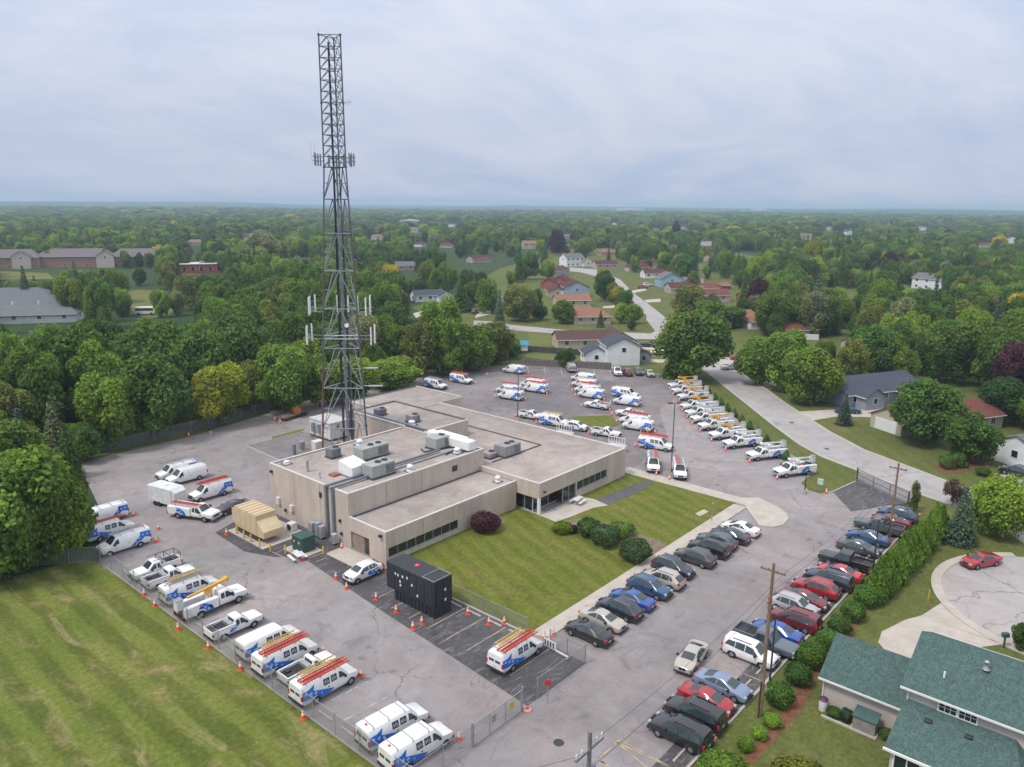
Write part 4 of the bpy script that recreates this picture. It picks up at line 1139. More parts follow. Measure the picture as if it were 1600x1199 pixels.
    def ends(self, head_z, tail_z, tail_h=0.22, plate=True, grille=True, hw=0.24, tall_tail=False):
        f, r = self.st[-1], self.st[0]
        xf, xr = f[0], r[0]
        for s in (-1, 1):
            w = self._st(xf-.12)[4]
            y0, y1 = sorted((s*w*.96, s*w*.55))
            self.add('headlight', MB().bbox(xf-.22, xf+.012, y0, y1, head_z-.09, head_z+.09, .025), M_HEAD)
            wr = self._st(xr+.1)[4]
            y0, y1 = sorted((s*wr*1.0, s*(wr*.97-(0.14 if tall_tail else 0.32))))
            self.add('taillight', MB().box(xr-.012, xr+.16, y0, y1, tail_z-tail_h/2, tail_z+tail_h/2), M_TAIL)
            a = self._cowl
            self.add('mirror', MB().bbox(a-.32, a-.14, min(s*(self._st(a)[4]-.02), s*(self._st(a)[4]+.2)), max(s*(self._st(a)[4]-.02), s*(self._st(a)[4]+.2)), self._st(a)[2]-.02, self._st(a)[2]+.17, .03), M_TRIM)
        wf = f[4]
        if grille: self.add('grille', MB().box(xf-.05, xf+.02, -wf*.5, wf*.5, head_z-.16, head_z+.07), M_TRIM)
        if plate: self.add('number_plate', MB().box(xr-.02, xr-.002, -.16, .16, tail_z-.32, tail_z-.17), M_PLATE)
    def bumpers(self, m, z=0.5, h=0.24):
        f, r = self.st[-1], self.st[0]
        for nm, x, s in (('front_bumper', f[0], 1), ('rear_bumper', r[0], -1)):
            w = self._st(x - s*.15)[4]
            self.add(nm, MB().bbox(min(x-s*.14, x+s*.07), max(x-s*.14, x+s*.07), -w*.98, w*.98, z-h/2, z+h/2, .04), m)
    def place(self, x, y, head, col, label, cat, group=None, z=0.024, name=None, small=False):
        root = thing(name or self.kind, label, cat, (x, y, z), rad(head), group)
        obs = []
        for it in self.items:
            if it is None:
                obs.append(None); continue
            nm, me, par, paint = it[:4]
            loc = it[4] if len(it) > 4 else (0,0,0)
            o = put(nm, me, obs[par] if par is not None else root, loc, 0.0, col if paint else None)
            obs.append(o)
        self.last = obs
        return root

def sedan(kind='sedan', L=4.8, W=1.82, H=1.45, coupe=False):
    h = L/2; w = W/2
    v = Veh([(-h,.36,.70,.74,w*.70,w*.52),(-h+.05,.30,.84,.90,w*.84,w*.62),(-h+.20,.26,.93,1.02,w*.93,w*.68),(-h+.62,.24,.96,1.07,w*.985,w*.70),(-h+.82,.235,.965,1.10,w,w*.70),(-h+1.75,.23,.955,H-.035,w,w*.63),
             (-.30,.23,.945,H,w,w*.65),(.15,.23,.935,H-.02,w,w*.65),(.55,.23,.93,H-.13,w,w*.66),(1.38,.23,.93,1.02,w,w*.76),(1.50,.235,.92,.995,w,w*.76),(h-.55,.25,.83,.91,w*.975,w*.72),(h-.20,.27,.72,.80,w*.91,w*.64),(h-.05,.30,.62,.68,w*.82,w*.55),(h,.37,.56,.60,w*.70,w*.46)], kind)
    v._cowl = 1.15
    v.loft([(1.48,.41),(-1.36,.41)])
    v.topw('windshield', 1.33, .56, .84, .93); v.topw('rear_window', -h+.88, -h+1.70, .88, .93)
    if coupe: v.sidew([(-h+1.2,.30),(-h+1.4,.10),(1.15,.08),(.50,.90),(-.2,.95),(-h+1.8,.90)])
    else:
        v.sidew([(-.20,.08),(1.15,.06),(.50,.90),(.1,.94),(-.18,.95)]); v.sidew([(-h+1.05,.30),(-h+1.25,.10),(-.28,.08),(-.26,.95),(-h+1.78,.90)])
    v.wheels((1.48,-1.36), .34, .22)
    v.ends(.68, .84, .16)
    v.bumpers(M_TRIM, .33, .12)
    return v
def suv(kind='suv', L=4.75, W=1.88, H=1.72, boxy=False, roofrails=True, hatch=False):
    h = L/2; w = W/2
    rt = (-h+.28 if boxy else -h+.75)
    v = Veh([(-h,.44,.90,.95,w*.80,w*.66),(-h+.06,.34,1.00,1.08,w*.91,w*.72),(rt-.05 if not boxy else -h+.16,.29,1.06,H-.09 if boxy else H-.20,w*.98,w*.66),(rt+.28,.27,1.06,H-.015,w,w*.69),(-.3,.27,1.04,H+.01,w,w*.71),(.22,.27,1.03,H-.01,w,w*.71),(.52,.27,1.025,H-.09,w,w*.715),
             (1.26,.27,1.03,1.13,w,w*.80),(1.40,.28,1.01,1.11,w,w*.80),(h-.50,.29,.94,1.02,w*.975,w*.76),(h-.18,.31,.84,.92,w*.91,w*.68),(h-.04,.36,.72,.78,w*.83,w*.60),(h,.42,.66,.70,w*.74,w*.52)], kind)
    v._cowl = 1.02
    v.loft([(1.42,.44),(-1.38,.44)])
    v.topw('windshield', 1.22, .54, .84, .93)
    v.topw('rear_window', -h+.065, (rt-.07 if not boxy else -h+.155), .86, .90)
    v.sidew([(-.20,.06),(1.08,.06),(.48,.88),(-.18,.92)]); v.sidew([(-1.15,.08),(-.27,.06),(-.25,.92),(-1.12,.90)]); v.sidew([(rt-.02,.16),(-1.21,.10),(-1.18,.86),(rt+.28,.80)])
    v.wheels((1.42,-1.38), .36, .24)
    v.ends(.83, .98, .30, tall_tail=True)
    v.bumpers(M_TRIM, .40, .2)
    if roofrails:
        for s in (-1,1): v.add('roof_rail', MB().box(-1.5,.25,s*w*.62-.02,s*w*.62+.02,H+.0,H+.075), M_CHROME if not boxy else M_TRIM)
    return v
def minivan(kind='minivan'):
    v = suv(kind, 5.0, 1.95, 1.74, True, True); return v
def pickup(kind='pickup_truck', L=5.3, W=1.80, H=1.70, ext=True, big=False, rack=False, decal=True):
    h = L/2; w = W/2
    cb = -.35 if ext else .05
    if big: cb = -.75
    v = Veh([(-h,.45,.96,1.0,w*.95,w*.90),(-h+.05,.42,.98,1.02,w*.98,w*.93),(cb-.02,.42,1.0,1.04,w,w*.93),(cb,.42,1.0,1.06,w,w*.86),(cb+.06,.42,1.0,H-.05,w,w*.76),(cb+.3,.40,1.0,H,w,w*.76),(.50,.40,1.0,H-.02,w,w*.75),
             (1.12,.40,1.02,1.10,w,w*.84),(1.25,.42,1.02,1.09,w,w*.86),(h-.25,.44,.98,1.03,w*.97,w*.84),(h-.04,.48,.90,.94,w*.88,w*.76),(h,.52,.84,.87,w*.82,w*.70)], kind)
    v._cowl = 1.0
    v.loft([(1.55,.45),(-1.55,.45)])
    v.topw('windshield', 1.10, .53, .82, .92)
    v.add('rear_window', MB().quad((cb-.0,w*.62,1.12),(cb-.0,-w*.62,1.12),(cb+.045,-w*.6,H-.16),(cb+.045,w*.6,H-.16)), M_CGLASS)
    if ext: v.sidew([(cb+.12,.10),(.12,.10),(.14,.86),(cb+.14,.84)])
    v.sidew([(.22,.08),(.98,.08),(.46,.86),(.22,.88)])
    bz = 1.045
    bm_ = MB()
    bm_.box(-h+.10, cb-.08, -w*.80, w*.80, bz, bz+.012)
    v.add('bed_floor', MB().box(-h+.10, cb-.08, -w*.80, w*.80, bz+.02, bz+.03), M_TRIM)
    for s in (-1,1):
        v.add('bed_wall', MB().box(-h+.02, cb-.04, min(s*w*.82,s*w*.97), max(s*w*.82,s*w*.97), bz-.03, bz+.24), M_PAINT, None, True)
    v.add('tailgate', MB().box(-h-.012, -h+.07, -w*.93, w*.93, .62, bz+.24), M_PAINT, None, True)
    v.add('bed_front_wall', MB().box(cb-.10, cb-.03, -w*.82, w*.82, bz, bz+.24), M_PAINT, None, True)
    if big: v.add('bed_cover', MB().box(-h+.3, cb-1.1, -w*.8, w*.8, bz+.03, bz+.06), M_DSTEEL)
    else:
        v.add('tool_box', MB().bbox(cb-.55, cb-.14, -w*.76, w*.76, bz+.03, bz+.34, .03), M_GALV)
        v.add('bed_load', MB().box(-h+.3, -h+1.1, -w*.6, -w*.1, bz+.03, bz+.14).box(-h+.5, -h+.9, w*.1, w*.6, bz+.03, bz+.22), M_DSTEEL)
    v.wheels((1.55,-1.55), .37, .25)
    v.ends(.88, .92, .3, tall_tail=True)
    v.bumpers(M_TRIM if not big else M_CHROME, .55, .22)
    if rack:
        rk = MB()
        for x in (-h+.15, -h+1.3, cb-.1):
            for s in (-1,1): rk.bar((x,s*w*.88,bz+.2),(x,s*w*.88,1.95),.05)
            rk.bar((x,-w*.88,1.95),(x,w*.88,1.95),.05)
        for s in (-1,1): rk.bar((-h+.1,s*w*.88,1.95),(cb+.9,s*w*.88,1.95),.05)
        v.add('ladder_rack', rk, M_DSTEEL)
    if decal:
        v.decal([(-1.05,.62),(-.45,.62),(-.15,.98),(.0,1.0),(-.02,1.25),(-.30,1.05),(-.62,1.02),(-.75,.95)] if ext else [(-1.0,.62),(-.4,.62),(-.05,1.0),(-.1,1.03),(-.7,1.03)], ((-.55,.80,.10),(-.28,.92,.08)))
    return v
def van(kind='work_van', windows=True, rack='double', graphic='swoosh', L=5.7, W=2.0, H=2.08):
    h = L/2; w = W/2
    v = Veh([(-h,.44,1.18,H-.10,w*.93,w*.78),(-h+.06,.40,1.20,H-.04,w*.97,w*.80),(-h+.4,.38,1.22,H,w,w*.82),(.3,.38,1.22,H,w,w*.82),(1.05,.38,1.22,H-.05,w,w*.80),
             (1.75,.38,1.20,1.27,w*.99,w*.84),(1.9,.40,1.16,1.22,w*.98,w*.84),(h-.22,.44,1.02,1.07,w*.95,w*.80),(h-.03,.48,.92,.96,w*.88,w*.74),(h,.52,.86,.90,w*.84,w*.70)], kind)
    v._cowl = 1.6
    v.loft([(1.98,.43),(-1.48,.43)])
    v.topw('windshield', 1.73, 1.08, .84, .92)
    v.sidew([(.82,.06),(1.58,.06),(1.12,.78),(.84,.82)])
    if windows:
        v.sidew([(.02,.08),(.62,.08),(.62,.80),(.02,.80)]); v.sidew([(-.72,.08),(-.12,.08),(-.12,.80),(-.72,.80)])
        for s in (-1, 1):        # lettering film on the panes
            mb = MB()
            for x0, x1, a, b in ((.10,.26,.25,.6),(.30,.38,.25,.7),(.42,.54,.25,.5),(-.62,-.46,.25,.6),(-.42,-.34,.25,.7),(-.30,-.2,.25,.5)):
                p = [v.sidep(x0,a,s,.02), v.sidep(x1,a,s,.02), v.sidep(x1,b,s,.02), v.sidep(x0,b,s,.02)]
                mb.poly(p if s < 0 else p[::-1])
            v.add('window_lettering', mb, simple('grey_film', (.32,.35,.4), .5))
    for s in (-1, 1):
        y0, y1 = sorted((s*w*.07, s*w*.66))
        mb = MB().add([(-h-.012+.0,y0,1.22),(-h-.012,y1,1.22),(-h+.018,y1,H-.26),(-h+.018,y0,H-.26)], [(3,2,1,0)])
        v.add('rear_window', mb, M_CGLASS)
        v.add('door_handle', MB().box(-.35,-.2,min(s*(w+.0),s*(w+.03)),max(s*(w+.0),s*(w+.03)),1.02,1.07), M_TRIM)
    v.wheels((1.98,-1.48), .37, .25)
    v.ends(.88, 1.10, .42, tall_tail=True, plate=True)
    v.bumpers(M_TRIM if graphic == 'swoosh' else M_TRIM, .55, .2)
    if graphic == 'swoosh':
        v.decal([(-h+.03,.86),(-h+.02,1.58),(-2.1,1.60),(-1.55,1.86),(-1.72,1.36),(.30,.70),(-.15,.44),(-.98,.44),(-1.06,.70),(-1.48,.86),(-1.9,.80)],
                ((-2.45,1.34,.15),(-1.98,1.24,.15),(-1.55,1.12,.13),(-1.0,.86,.07)))
    elif graphic == 'band':
        v.decal([(-.55,.44),(-.95,.44),(-1.05,.72),(-1.48,.86),(-1.9,.78),(-2.05,.9),(-1.5,1.35),(-1.95,1.78),(-h+.12,1.80),(-h+.05,1.35),(-1.75,1.62),(-1.2,1.1)][::-1] if False else
                [(-.35,.44),(-.98,.44),(-1.06,.72),(-1.48,.86),(-1.62,.86),(-2.05,1.18),(-h+.05,1.0),(-h+.05,1.80),(-1.62,1.84),(-1.85,1.62),(-1.45,1.40)][::-1],
                ((-.98,.98,.10),(-1.42,1.22,.12),(-1.90,1.46,.13),(-2.4,1.45,.13)))
    if rack:
        rk = MB()
        for x in (-2.3, -.9, .55):
            for s in (-1,1): rk.bar((x,s*w*.78,H-.06),(x,s*w*.72,H+.20),.045)
            rk.bar((x,-w*.74,H+.20),(x,w*.74,H+.20),.05)
        v.add('roof_rack', rk, M_GALV)
        v.add('rack_beacon', MB().box(-2.5,-2.38,-.08,.08,H,H+.12), M_RED)
    return v
def bucket_truck(kind='bucket_truck', yellow=True, raised=False, reel=False):
    L, w, H = 7.0, 1.05, 1.95
    h = L/2
    v = Veh([(.35,.62,1.15,1.2,w*.96,w*.90),(.38,.58,1.15,1.2,w*.97,w*.9),(.42,.55,1.16,H-.05,w*.97,w*.78),(.7,.55,1.16,H+.02,w*.97,w*.8),(1.35,.55,1.16,H,w*.97,w*.78),
             (2.0,.55,1.22,1.30,w*.96,w*.86),(2.15,.56,1.22,1.29,w*.96,w*.88),(h-.2,.6,1.14,1.2,w*.92,w*.82),(h-.03,.64,1.02,1.06,w*.86,w*.74),(h,.68,.98,1.0,w*.82,w*.70)], kind)
    v._cowl = 1.9
    v.loft([(2.35,.5)])
    v.topw('windshield', 1.97, 1.38, .84, .92)
    v.sidew([(.98,.06),(1.82,.06),(1.34,.86),(1.0,.88)]); v.sidew([(.5,.10),(.90,.08),(.90,.86),(.52,.84)])
    # service body: cabinets either side of an open deck
    for s in (-1, 1):
        y0, y1 = sorted((s*.55, s*1.08))
        v.add('service_cabinet', MB().bbox(-h+.2, .22, y0, y1, .62, 1.62, .04), M_PAINT, None, True)
        for x0, x1 in ((-h+.3,-2.45),(-.95,-.45),(-.40,.15)):
            yy = sorted((s*1.082, s*1.10)); v.add('cabinet_door', MB().box(x0,x1,yy[0],yy[1],.70,1.54), M_PAINT, None, True)
        pts = [(-1.72+.5*math.cos(rad(a)), s*1.112, max(.62,.42+.5*math.sin(rad(a)))) for a in range(0,181,20)]
        v.add('wheel_arch', MB().poly(pts), M_TRIM)
    v.add('deck', MB().box(-h+.15,.25,-.549,.549,.82,.92), M_DSTEEL); v.add('chassis', MB().box(-h+.1,h-.6,-.45,.45,.45,.619), M_TRIM)
    v.add('rear_bumper', MB().box(-h,-h+.2,-1.02,1.02,.5,.66), M_TRIM); v.add('front_bumper', MB().bbox(h-.1,h+.12,-w*.95,w*.95,.48,.72,.03), M_CHROME)
    for s in (-1,1):
        v.add('headlight', MB().bbox(h-.15,h+.01,min(s*.95*.92,s*.5),max(s*.95*.92,s*.5),.86,1.05,.02), M_HEAD)
        v.add('taillight', MB().box(-h-.01,-h+.1,min(s*.98,s*.8),max(s*.98,s*.8),.72,.9), M_TAIL)
        v.add('mirror', MB().bbox(1.55,1.75,min(s*1.02,s*1.3),max(s*1.02,s*1.3),1.25,1.6,.03), M_TRIM)
    v.add('grille', MB().box(h-.04,h+.015,-.5,.5,.74,1.0), M_TRIM)
    v.wheels((2.35,), .42, .26, rim=M_GALV)
    st0 = v.st; v.st = [(-3.4,.5,1,1,1.05,1),(0,.5,1,1,1.05,1)]
    v.wheels((-1.72,), .42, .40, rim=M_GALV); v.st = st0
    bmm = M_BOOMY if yellow else M_WHITE
    v.add('pedestal', MB().cyl((-.35,0,.92),(-.35,0,1.9),.3,.24,10), M_OFFW)
    tt = v.add('turret', MB().bbox(-.7,0.0,-.27,.27,1.9,2.35,.05), bmm)
    if raised:
        v.add('boom', MB().bar((-.5,0,2.2),(1.6,.05,2.75),.26), bmm); v.add('boom', MB().bar((1.6,-.25,2.75),(-2.6,-.25,2.35),.2), bmm)
    else:
        v.add('boom', MB().bar((-.5,0,2.25),(1.0,.02,2.5),.28), bmm); v.add('boom', MB().bar((1.0,-.28,2.55),(-3.3,-.3,2.35),.2), bmm if yellow else M_OFFW)
    v.add('boom_knuckle', MB().cyl((1.0 if not raised else 1.6,-.38,2.55 if not raised else 2.75),(1.0 if not raised else 1.6,.18,2.55 if not raised else 2.75),.2,.2,10), bmm)
    bx = -3.55
    b = MB(); b.bbox(bx-.35,bx+.35,-.75,-.05,1.55,2.55,.06)
    v.add('bucket', b, M_OFFW); v.add('bucket_rim', MB().box(bx-.38,bx+.38,-.78,-.02,2.551,2.6), M_STEEL)
    lr = MB()
    for x in (-2.9,-.9): lr.bar((x,.9,1.6),(x,.9,2.1),.05).bar((x,.6,2.1),(x,1.0,2.1),.05)
    v.add('ladder_rest', lr, M_GALV); v.add('beacon', MB().cyl((.8,.3,H+.03),(.8,.3,H+.17),.07,.06,8), M_ORANGE)
    if reel: v.add('cable_reel', MB().cyl((-2.4,-.4,1.35),(-2.4,.4,1.35),.5,.5,14), M_DSTEEL); v.add('tool_bag', MB().bbox(-1.4,-.9,-.4,.4,1.0,1.5,.1), M_ORANGE)
    v.decal([(-1.0,.66),(-2.0,1.0),(-2.9,.95),(-2.4,1.56),(-1.6,1.58),(-1.9,1.3),(-.9,1.15),(-.15,.66)] if False else [(-1.15,.66),(-.35,.66),(-.9,1.05),(-.6,1.15),(-1.4,1.58),(-1.9,1.58),(-1.55,1.2),(-1.95,1.12),(-1.3,.98)], ((-.95,.85,.1),(-1.25,1.15,.1),(-1.6,1.42,.1)))
    return v
def _skinfix(v):
    return v
# service bodies are flat sided: decals sit on the cabinet skin
_old = Veh.skin
def _skin(self, x, z):
    if self.kind in ('bucket_truck', 'service_truck') and x < .3: return 1.10
    return _old(self, x, z)
Veh.skin = _skin
def service_truck():
    v = bucket_truck('service_truck')
    v.items = [None if it[0] in ('boom','boom_knuckle','turret','pedestal','bucket','bucket_rim','beacon') else it for it in v.items]
    return v

V_SEDAN, V_COUPE, V_SUV, V_BOXY, V_HATCH = sedan(), sedan('coupe', 4.6, 1.78, 1.40, True), suv(), suv('boxy_suv', 4.85, 1.9, 1.80, True, True), suv('hatchback', 4.4, 1.82, 1.60, False, False)
V_MINIVAN = minivan()
V_PICK, V_PICKR, V_BIGP = pickup(), pickup('pickup_truck', rack=True), pickup('crew_pickup', 5.8, 1.98, 1.88, True, True, False, False)
V_SHORTP = pickup('pickup_truck', 5.0, 1.8, 1.68, False)
V_VANW, V_VANWN = van(), van('work_van', True, None)
V_CARGO = van('cargo_van', False, 'single', 'band'); V_CARGOP = van('cargo_van', False, None, 'band'); V_PLAIN = van('cargo_van', False, None, None)
V_BT_Y, V_BT_W, V_BT_R, V_BT_W2 = bucket_truck(), bucket_truck('bucket_truck', False), bucket_truck('bucket_truck', True, True), bucket_truck('bucket_truck', False, False, True)
V_SERV = service_truck()

WHITE = (0.80, 0.80, 0.80); BLACK = (0.012, 0.013, 0.016); NAVY = (0.016, 0.022, 0.045); DGREY = (0.055, 0.058, 0.062)
SILVER = (0.42, 0.42, 0.42); BEIGE = (0.44, 0.40, 0.35); BLUE = (0.012, 0.075, 0.33); MAROON = (0.16, 0.012, 0.02); RED = (0.36, 0.012, 0.022)
SLATE = (0.07, 0.085, 0.10); LBLUE = (0.19, 0.25, 0.38); GREYB = (0.10, 0.12, 0.16); PLUM = (0.06, 0.022, 0.045); TEAL = (0.02, 0.07, 0.17)

def ladder_mesh(m, L=4.6, w=0.44):
    mb = MB()
    for s in (-1,1): mb.box(-L/2,L/2,s*w/2-.035,s*w/2+.035,0,.10)
    mb.box(-L/2+.3,L/2-.5,-w/2+.06,-w/2+.10,.101,.17); mb.box(-L/2+.3,L/2-.5,w/2-.10,w/2-.06,.101,.17)
    for i in range(14): mb.box(-L/2+.2+i*(L-.4)/13-.02,-L/2+.2+i*(L-.4)/13+.02,-w/2+.036,w/2-.036,.03,.07)
    return mb.mesh('extension_ladder', [m])
LAD = {'red': ladder_mesh(M_LADDER_R), 'yellow': ladder_mesh(M_LADDER_Y, 3.6, .55), 'silver': ladder_mesh(M_GALV, 4.0)}
CONE_ME = None
def make_cone(label, x, y, z=0.024):
    t = thing('traffic_cone', label, 'traffic cone', (x,y,z), RND.uniform(0,1), 'orange traffic cones')
    global CONE_ME
    if CONE_ME is None:
        CONE_ME = (MB().bbox(-.22,.22,-.22,.22,0,.06,.02).mesh('base', [M_ORANGE]), MB().lathe([(.18,.06),(.05,.82),(.03,.85)], n=12).mesh('cone_body', [M_ORANGE]),
                   MB().lathe([(.128,.36),(.086,.60)], n=12).mesh('reflective_collar', [M_WHITE]), MB().lathe([(.075,.66),(.058,.78)], n=12).mesh('reflective_collar', [M_WHITE]))
    s = 1.02
    for nm, me in zip(('base','cone_body','reflective_collar','reflective_collar'), CONE_ME):
        o = put(nm, me, t); o.scale = (s, s, s)
    for o in t.children[2:]: o.scale = (s*1.06, s*1.06, s)
    return t

def car(V, px, py, head, col, who, cat, ladders=(), cone=None, group=None, zc=0.85, name=None):
    """stand a vehicle so that its middle (zc above the ground) shows at photograph pixel (px, py)"""
    p = at(px, py, zc)
    root = V.place(p.x, p.y, head, col, who, cat, group, name=name)
    H = {'work_van': 2.30, 'cargo_van': 2.30, 'service_truck': 2.14, 'pickup_truck': 2.0}.get(V.kind, 2.2)
    ca, sa = math.cos(rad(head)), math.sin(rad(head))
    def cut(n):
        w = who.split()[:n]
        while w[-1] in ('the','of','a','and','by','in','at','with','under','behind','beside','two','right','left','between','before','below','big','four','side','its','to','nearest','one','white','hidden','red','black','another','far','near','end','brown','silver','blue'): w.pop()
        return ' '.join(w)
    cols = [c for c, _ in ladders]
    for k, (c, off) in enumerate(ladders):
        x, y = p.x - .35*ca - off*sa, p.y - .35*sa + off*ca
        side = ''
        if cols.count(c) > 1: side = 'inner ' if cols.index(c) == k else 'outer '
        lab = '%s%s ladder on the %s' % (side, c, who if len(who.split()) <= 11 else cut(11))
        tag(put('extension_ladder', LAD[c], None, (x, y, 0.024+H+.03), rad(head)), lab, 'ladder', 'ladders on vehicles')
    for (fx, fy, wh) in (cone or ()):
        make_cone('cone at the %s of the %s' % (wh, who if len(who.split()) <= 10 else cut(10)), p.x + fx*ca - fy*sa, p.y + fx*sa + fy*ca)
    return root
NC = lambda side=1: [(3.3, 1.0*side, 'nose')]
TC_ = lambda side=1: [(-3.3, 1.0*side, 'tail')]
FR, NR, BT, PC = 'white work vehicles in the fence row', 'white work vehicles in the north lot', 'bucket trucks along the street', 'private cars in the front parking rows'
# --- fence row, west side
car(V_CARGO, 161, 806, 180, WHITE, 'blue banded white van half hidden by the big left tree', 'van', (), TC_(), FR)
car(V_VANW, 170, 826, 0, WHITE, 'window van with one red ladder beside the big left tree', 'van', [('red', -.45)], None, FR, 1.0)
car(V_CARGO, 193, 846, 180, WHITE, 'blue banded cargo van parked left of the green paint', 'van', [('silver', .2)], TC_(), FR, 1.0)
car(V_PICKR, 243, 886, 180, WHITE, 'white pickup with black rack pointing at the fence', 'pickup', (), None, FR)
car(V_PICK, 264, 899, 0, WHITE, 'white pickup close beside the black rack pickup', 'pickup', (), [(-3.1,-.9,'tail'),(3.2,1.2,'nose')], FR)
car(V_VANW, 296, 918, 0, WHITE, 'window van with yellow ladder behind the yellow boom truck', 'van', [('yellow', .4), ('silver', -.4)], [(-3.4,.6,'tail')], FR, 1.0)
car(V_BT_R, 331, 936, 0, WHITE, 'bucket truck with raised yellow boom at the field fence', 'bucket truck', (), [(-4.2,-1.3,'tail')], FR, 1.1)
car(V_PICK, 366, 974, 0, WHITE, 'lone white pickup right of the yellow boom truck', 'pickup', (), [(-3.2,-1.0,'tail')], FR)
car(V_VANWN, 420, 1000, 0, WHITE, 'bare roofed white van right of the lone pickup', 'van', (), [(-3.4,-.9,'tail')], FR, 1.0)
car(V_VANW, 446, 1022, 0, WHITE, 'window van with yellow and red ladders beside the bare roofed van', 'van', [('yellow', .42), ('red', -.35), ('red', -.7)], NC(-1), FR, 1.0)
car(V_SHORTP, 481, 1042, 0, WHITE, 'short pickup squeezed between two laddered window vans', 'pickup', (), None, FR)
car(V_VANW, 507, 1064, 0, WHITE, 'laddered window van right of the short pickup', 'van', [('yellow', .42), ('red', -.35), ('red', -.7)], [(3.3,-.6,'nose'),(-3.3,-1.7,'tail')], FR, 1.0)
car(V_VANW, 614, 1130, -4, WHITE, 'window van with empty rack at the gate end', 'van', (), None, FR, 1.0)
car(V_VANW, 651, 1162, -4, WHITE, 'window van nearest the camera with crossbar rack', 'van', (), NC(-1), FR, 1.0)
car(V_VANW, 806, 1017, 0, WHITE, 'window van with ladders alone on the dark stalls', 'van', [('yellow', .42), ('red', -.35), ('red', -.7)], None, None, 1.0)
car(V_HATCH, 567, 891, 180, WHITE, 'white hatchback with blue flash left of the black generator', 'car', (), [(2.9,.9,'nose'),(-2.6,.8,'tail')])
for o in list(bpy.data.objects['hatchback'].children) if 'hatchback' in bpy.data.objects else []: pass
# --- group by the left end of the building
car(V_CARGO, 275, 735, 180, WHITE, 'rearmost white van with blue roof flash behind the trailer', 'van', [('silver', -.3)], None, None, 1.0)
car(V_PLAIN, 291, 742, 180, WHITE, 'plain white cargo van without blue graphics', 'van', (), None, None, 1.0)
car(V_CARGO, 329, 766, 180, WHITE, 'blue banded van with red ladders behind the maroon sedan', 'van', [('red', .3), ('red', -.1)], None, None, 1.0)
car(V_SERV, 303, 798, 293, WHITE, 'white service truck with red ladder beside the cargo trailer', 'truck', [('red', -.75)], None, None, 1.0)
car(V_SEDAN, 363, 790, 180, PLUM, 'dark plum sedan left of the cream generator', 'car')
# --- north lot
car(V_VANW, 681, 600, 272, WHITE, 'window van at the wood edge nearest the tower', 'van', [('silver', 0)], None, NR, 1.0)
car(V_VANW, 721, 592, 275, WHITE, 'orange laddered window van at the wood edge', 'van', [('red', .2), ('red', -.2)], NC(), NR, 1.0)
make_cone('orange traffic cone between wood edge vans and the far corner', *at2(761,588))
car(V_CARGO, 803, 577, 100, WHITE, 'blue banded van in the far corner by the garden fence', 'van', (), None, NR, 1.0)
car(V_CARGO, 795, 608, 100, WHITE, 'rear one of two vans behind the left lamp post', 'van', [('red', .2)], [(3.3,.8,'nose')], NR, 1.0)
car(V_CARGO, 798, 617, 100, WHITE, 'front one of two vans behind the left lamp post', 'van', [('silver', .2)], [(3.3,.8,'nose'),(-3.3,-.6,'tail')], NR, 1.0)
car(V_CARGO, 832, 599, 100, WHITE, 'rear one of two red laddered vans right of the left lamp post', 'van', [('red', .2)], None, NR, 1.0)
car(V_CARGO, 837, 606, 100, WHITE, 'front one of two red laddered vans right of the left lamp post', 'van', [('red', .3), ('red', 0)], [(-3.3,.9,'tail')], NR, 1.0)
car(V_CARGO, 911, 590, 100, WHITE, 'farthest of the four vans parked side by side', 'van', (), None, NR, 1.0)
car(V_CARGO, 913, 599, 100, WHITE, 'second farthest of the four vans parked side by side', 'van', [('yellow', .2)], [(3.3,.6,'nose')], NR, 1.0)
car(V_CARGO, 918, 608, 100, WHITE, 'third of the four side by side vans, under red ladders', 'van', [('red', .2), ('red', -.2)], [(3.3,.8,'nose')], NR, 1.0)
car(V_CARGO, 924, 615, 100, WHITE, 'nearest of the four vans parked side by side', 'van', (), [(3.3,.8,'nose'),(-3.4,.9,'tail')], NR, 1.0)
car(V_PICK, 933, 632, 100, WHITE, 'white pickup just below the four side by side vans', 'pickup', (), [(3.1,.8,'nose'),(-3.1,.7,'tail')], NR)
car(V_VANW, 977, 614, 280, WHITE, 'window van hidden behind a banded cargo van', 'van', (), None, NR, 1.0)
car(V_CARGO, 980, 626, 100, WHITE, 'cargo van in front of the hidden window van', 'van', (), [(3.2,1.0,'nose')], NR, 1.0)
car(V_PICK, 983, 645, 100, WHITE, 'white pickup between cargo vans right of the grass island', 'pickup', (), [(3.2,.9,'nose')], NR)
car(V_CARGO, 992, 656, 100, WHITE, 'red laddered van right of the grass island', 'van', [('red', .4), ('red', 0)], [(3.4,.7,'nose'),(3.4,-.4,'nose side')], NR, 1.0)
car(V_CARGO, 997, 664, 100, WHITE, 'banded van directly before the two yellow bollards', 'van', (), [(-3.5,.5,'tail')], NR, 1.0)
car(V_PICK, 830, 648, 280, WHITE, 'white pickup at the foot of the left lamp post', 'pickup', (), [(-3.1,-.6,'tail')], NR)
car(V_VANW, 866, 657, 283, WHITE, 'window van with yellow ladder left of the grass island', 'van', [('yellow', .3)], [(-3.4,-.6,'tail')], NR, 1.0)
car(V_HATCH, 900, 665, 283, WHITE, 'white hatchback with blue door flash below the grass island', 'car', (), [(2.8,.7,'nose')], NR)
car(V_PICK, 947, 675, 283, WHITE, 'white pickup parked alone below the grass island', 'pickup', (), [(-3.1,-.4,'tail')], NR)
car(V_VANW, 1025, 693, 283, WHITE, 'red laddered window van at the foot of the middle lamp post', 'van', [('red', .35), ('red', 0)], [(-3.4,-.7,'tail')], NR, 1.0)
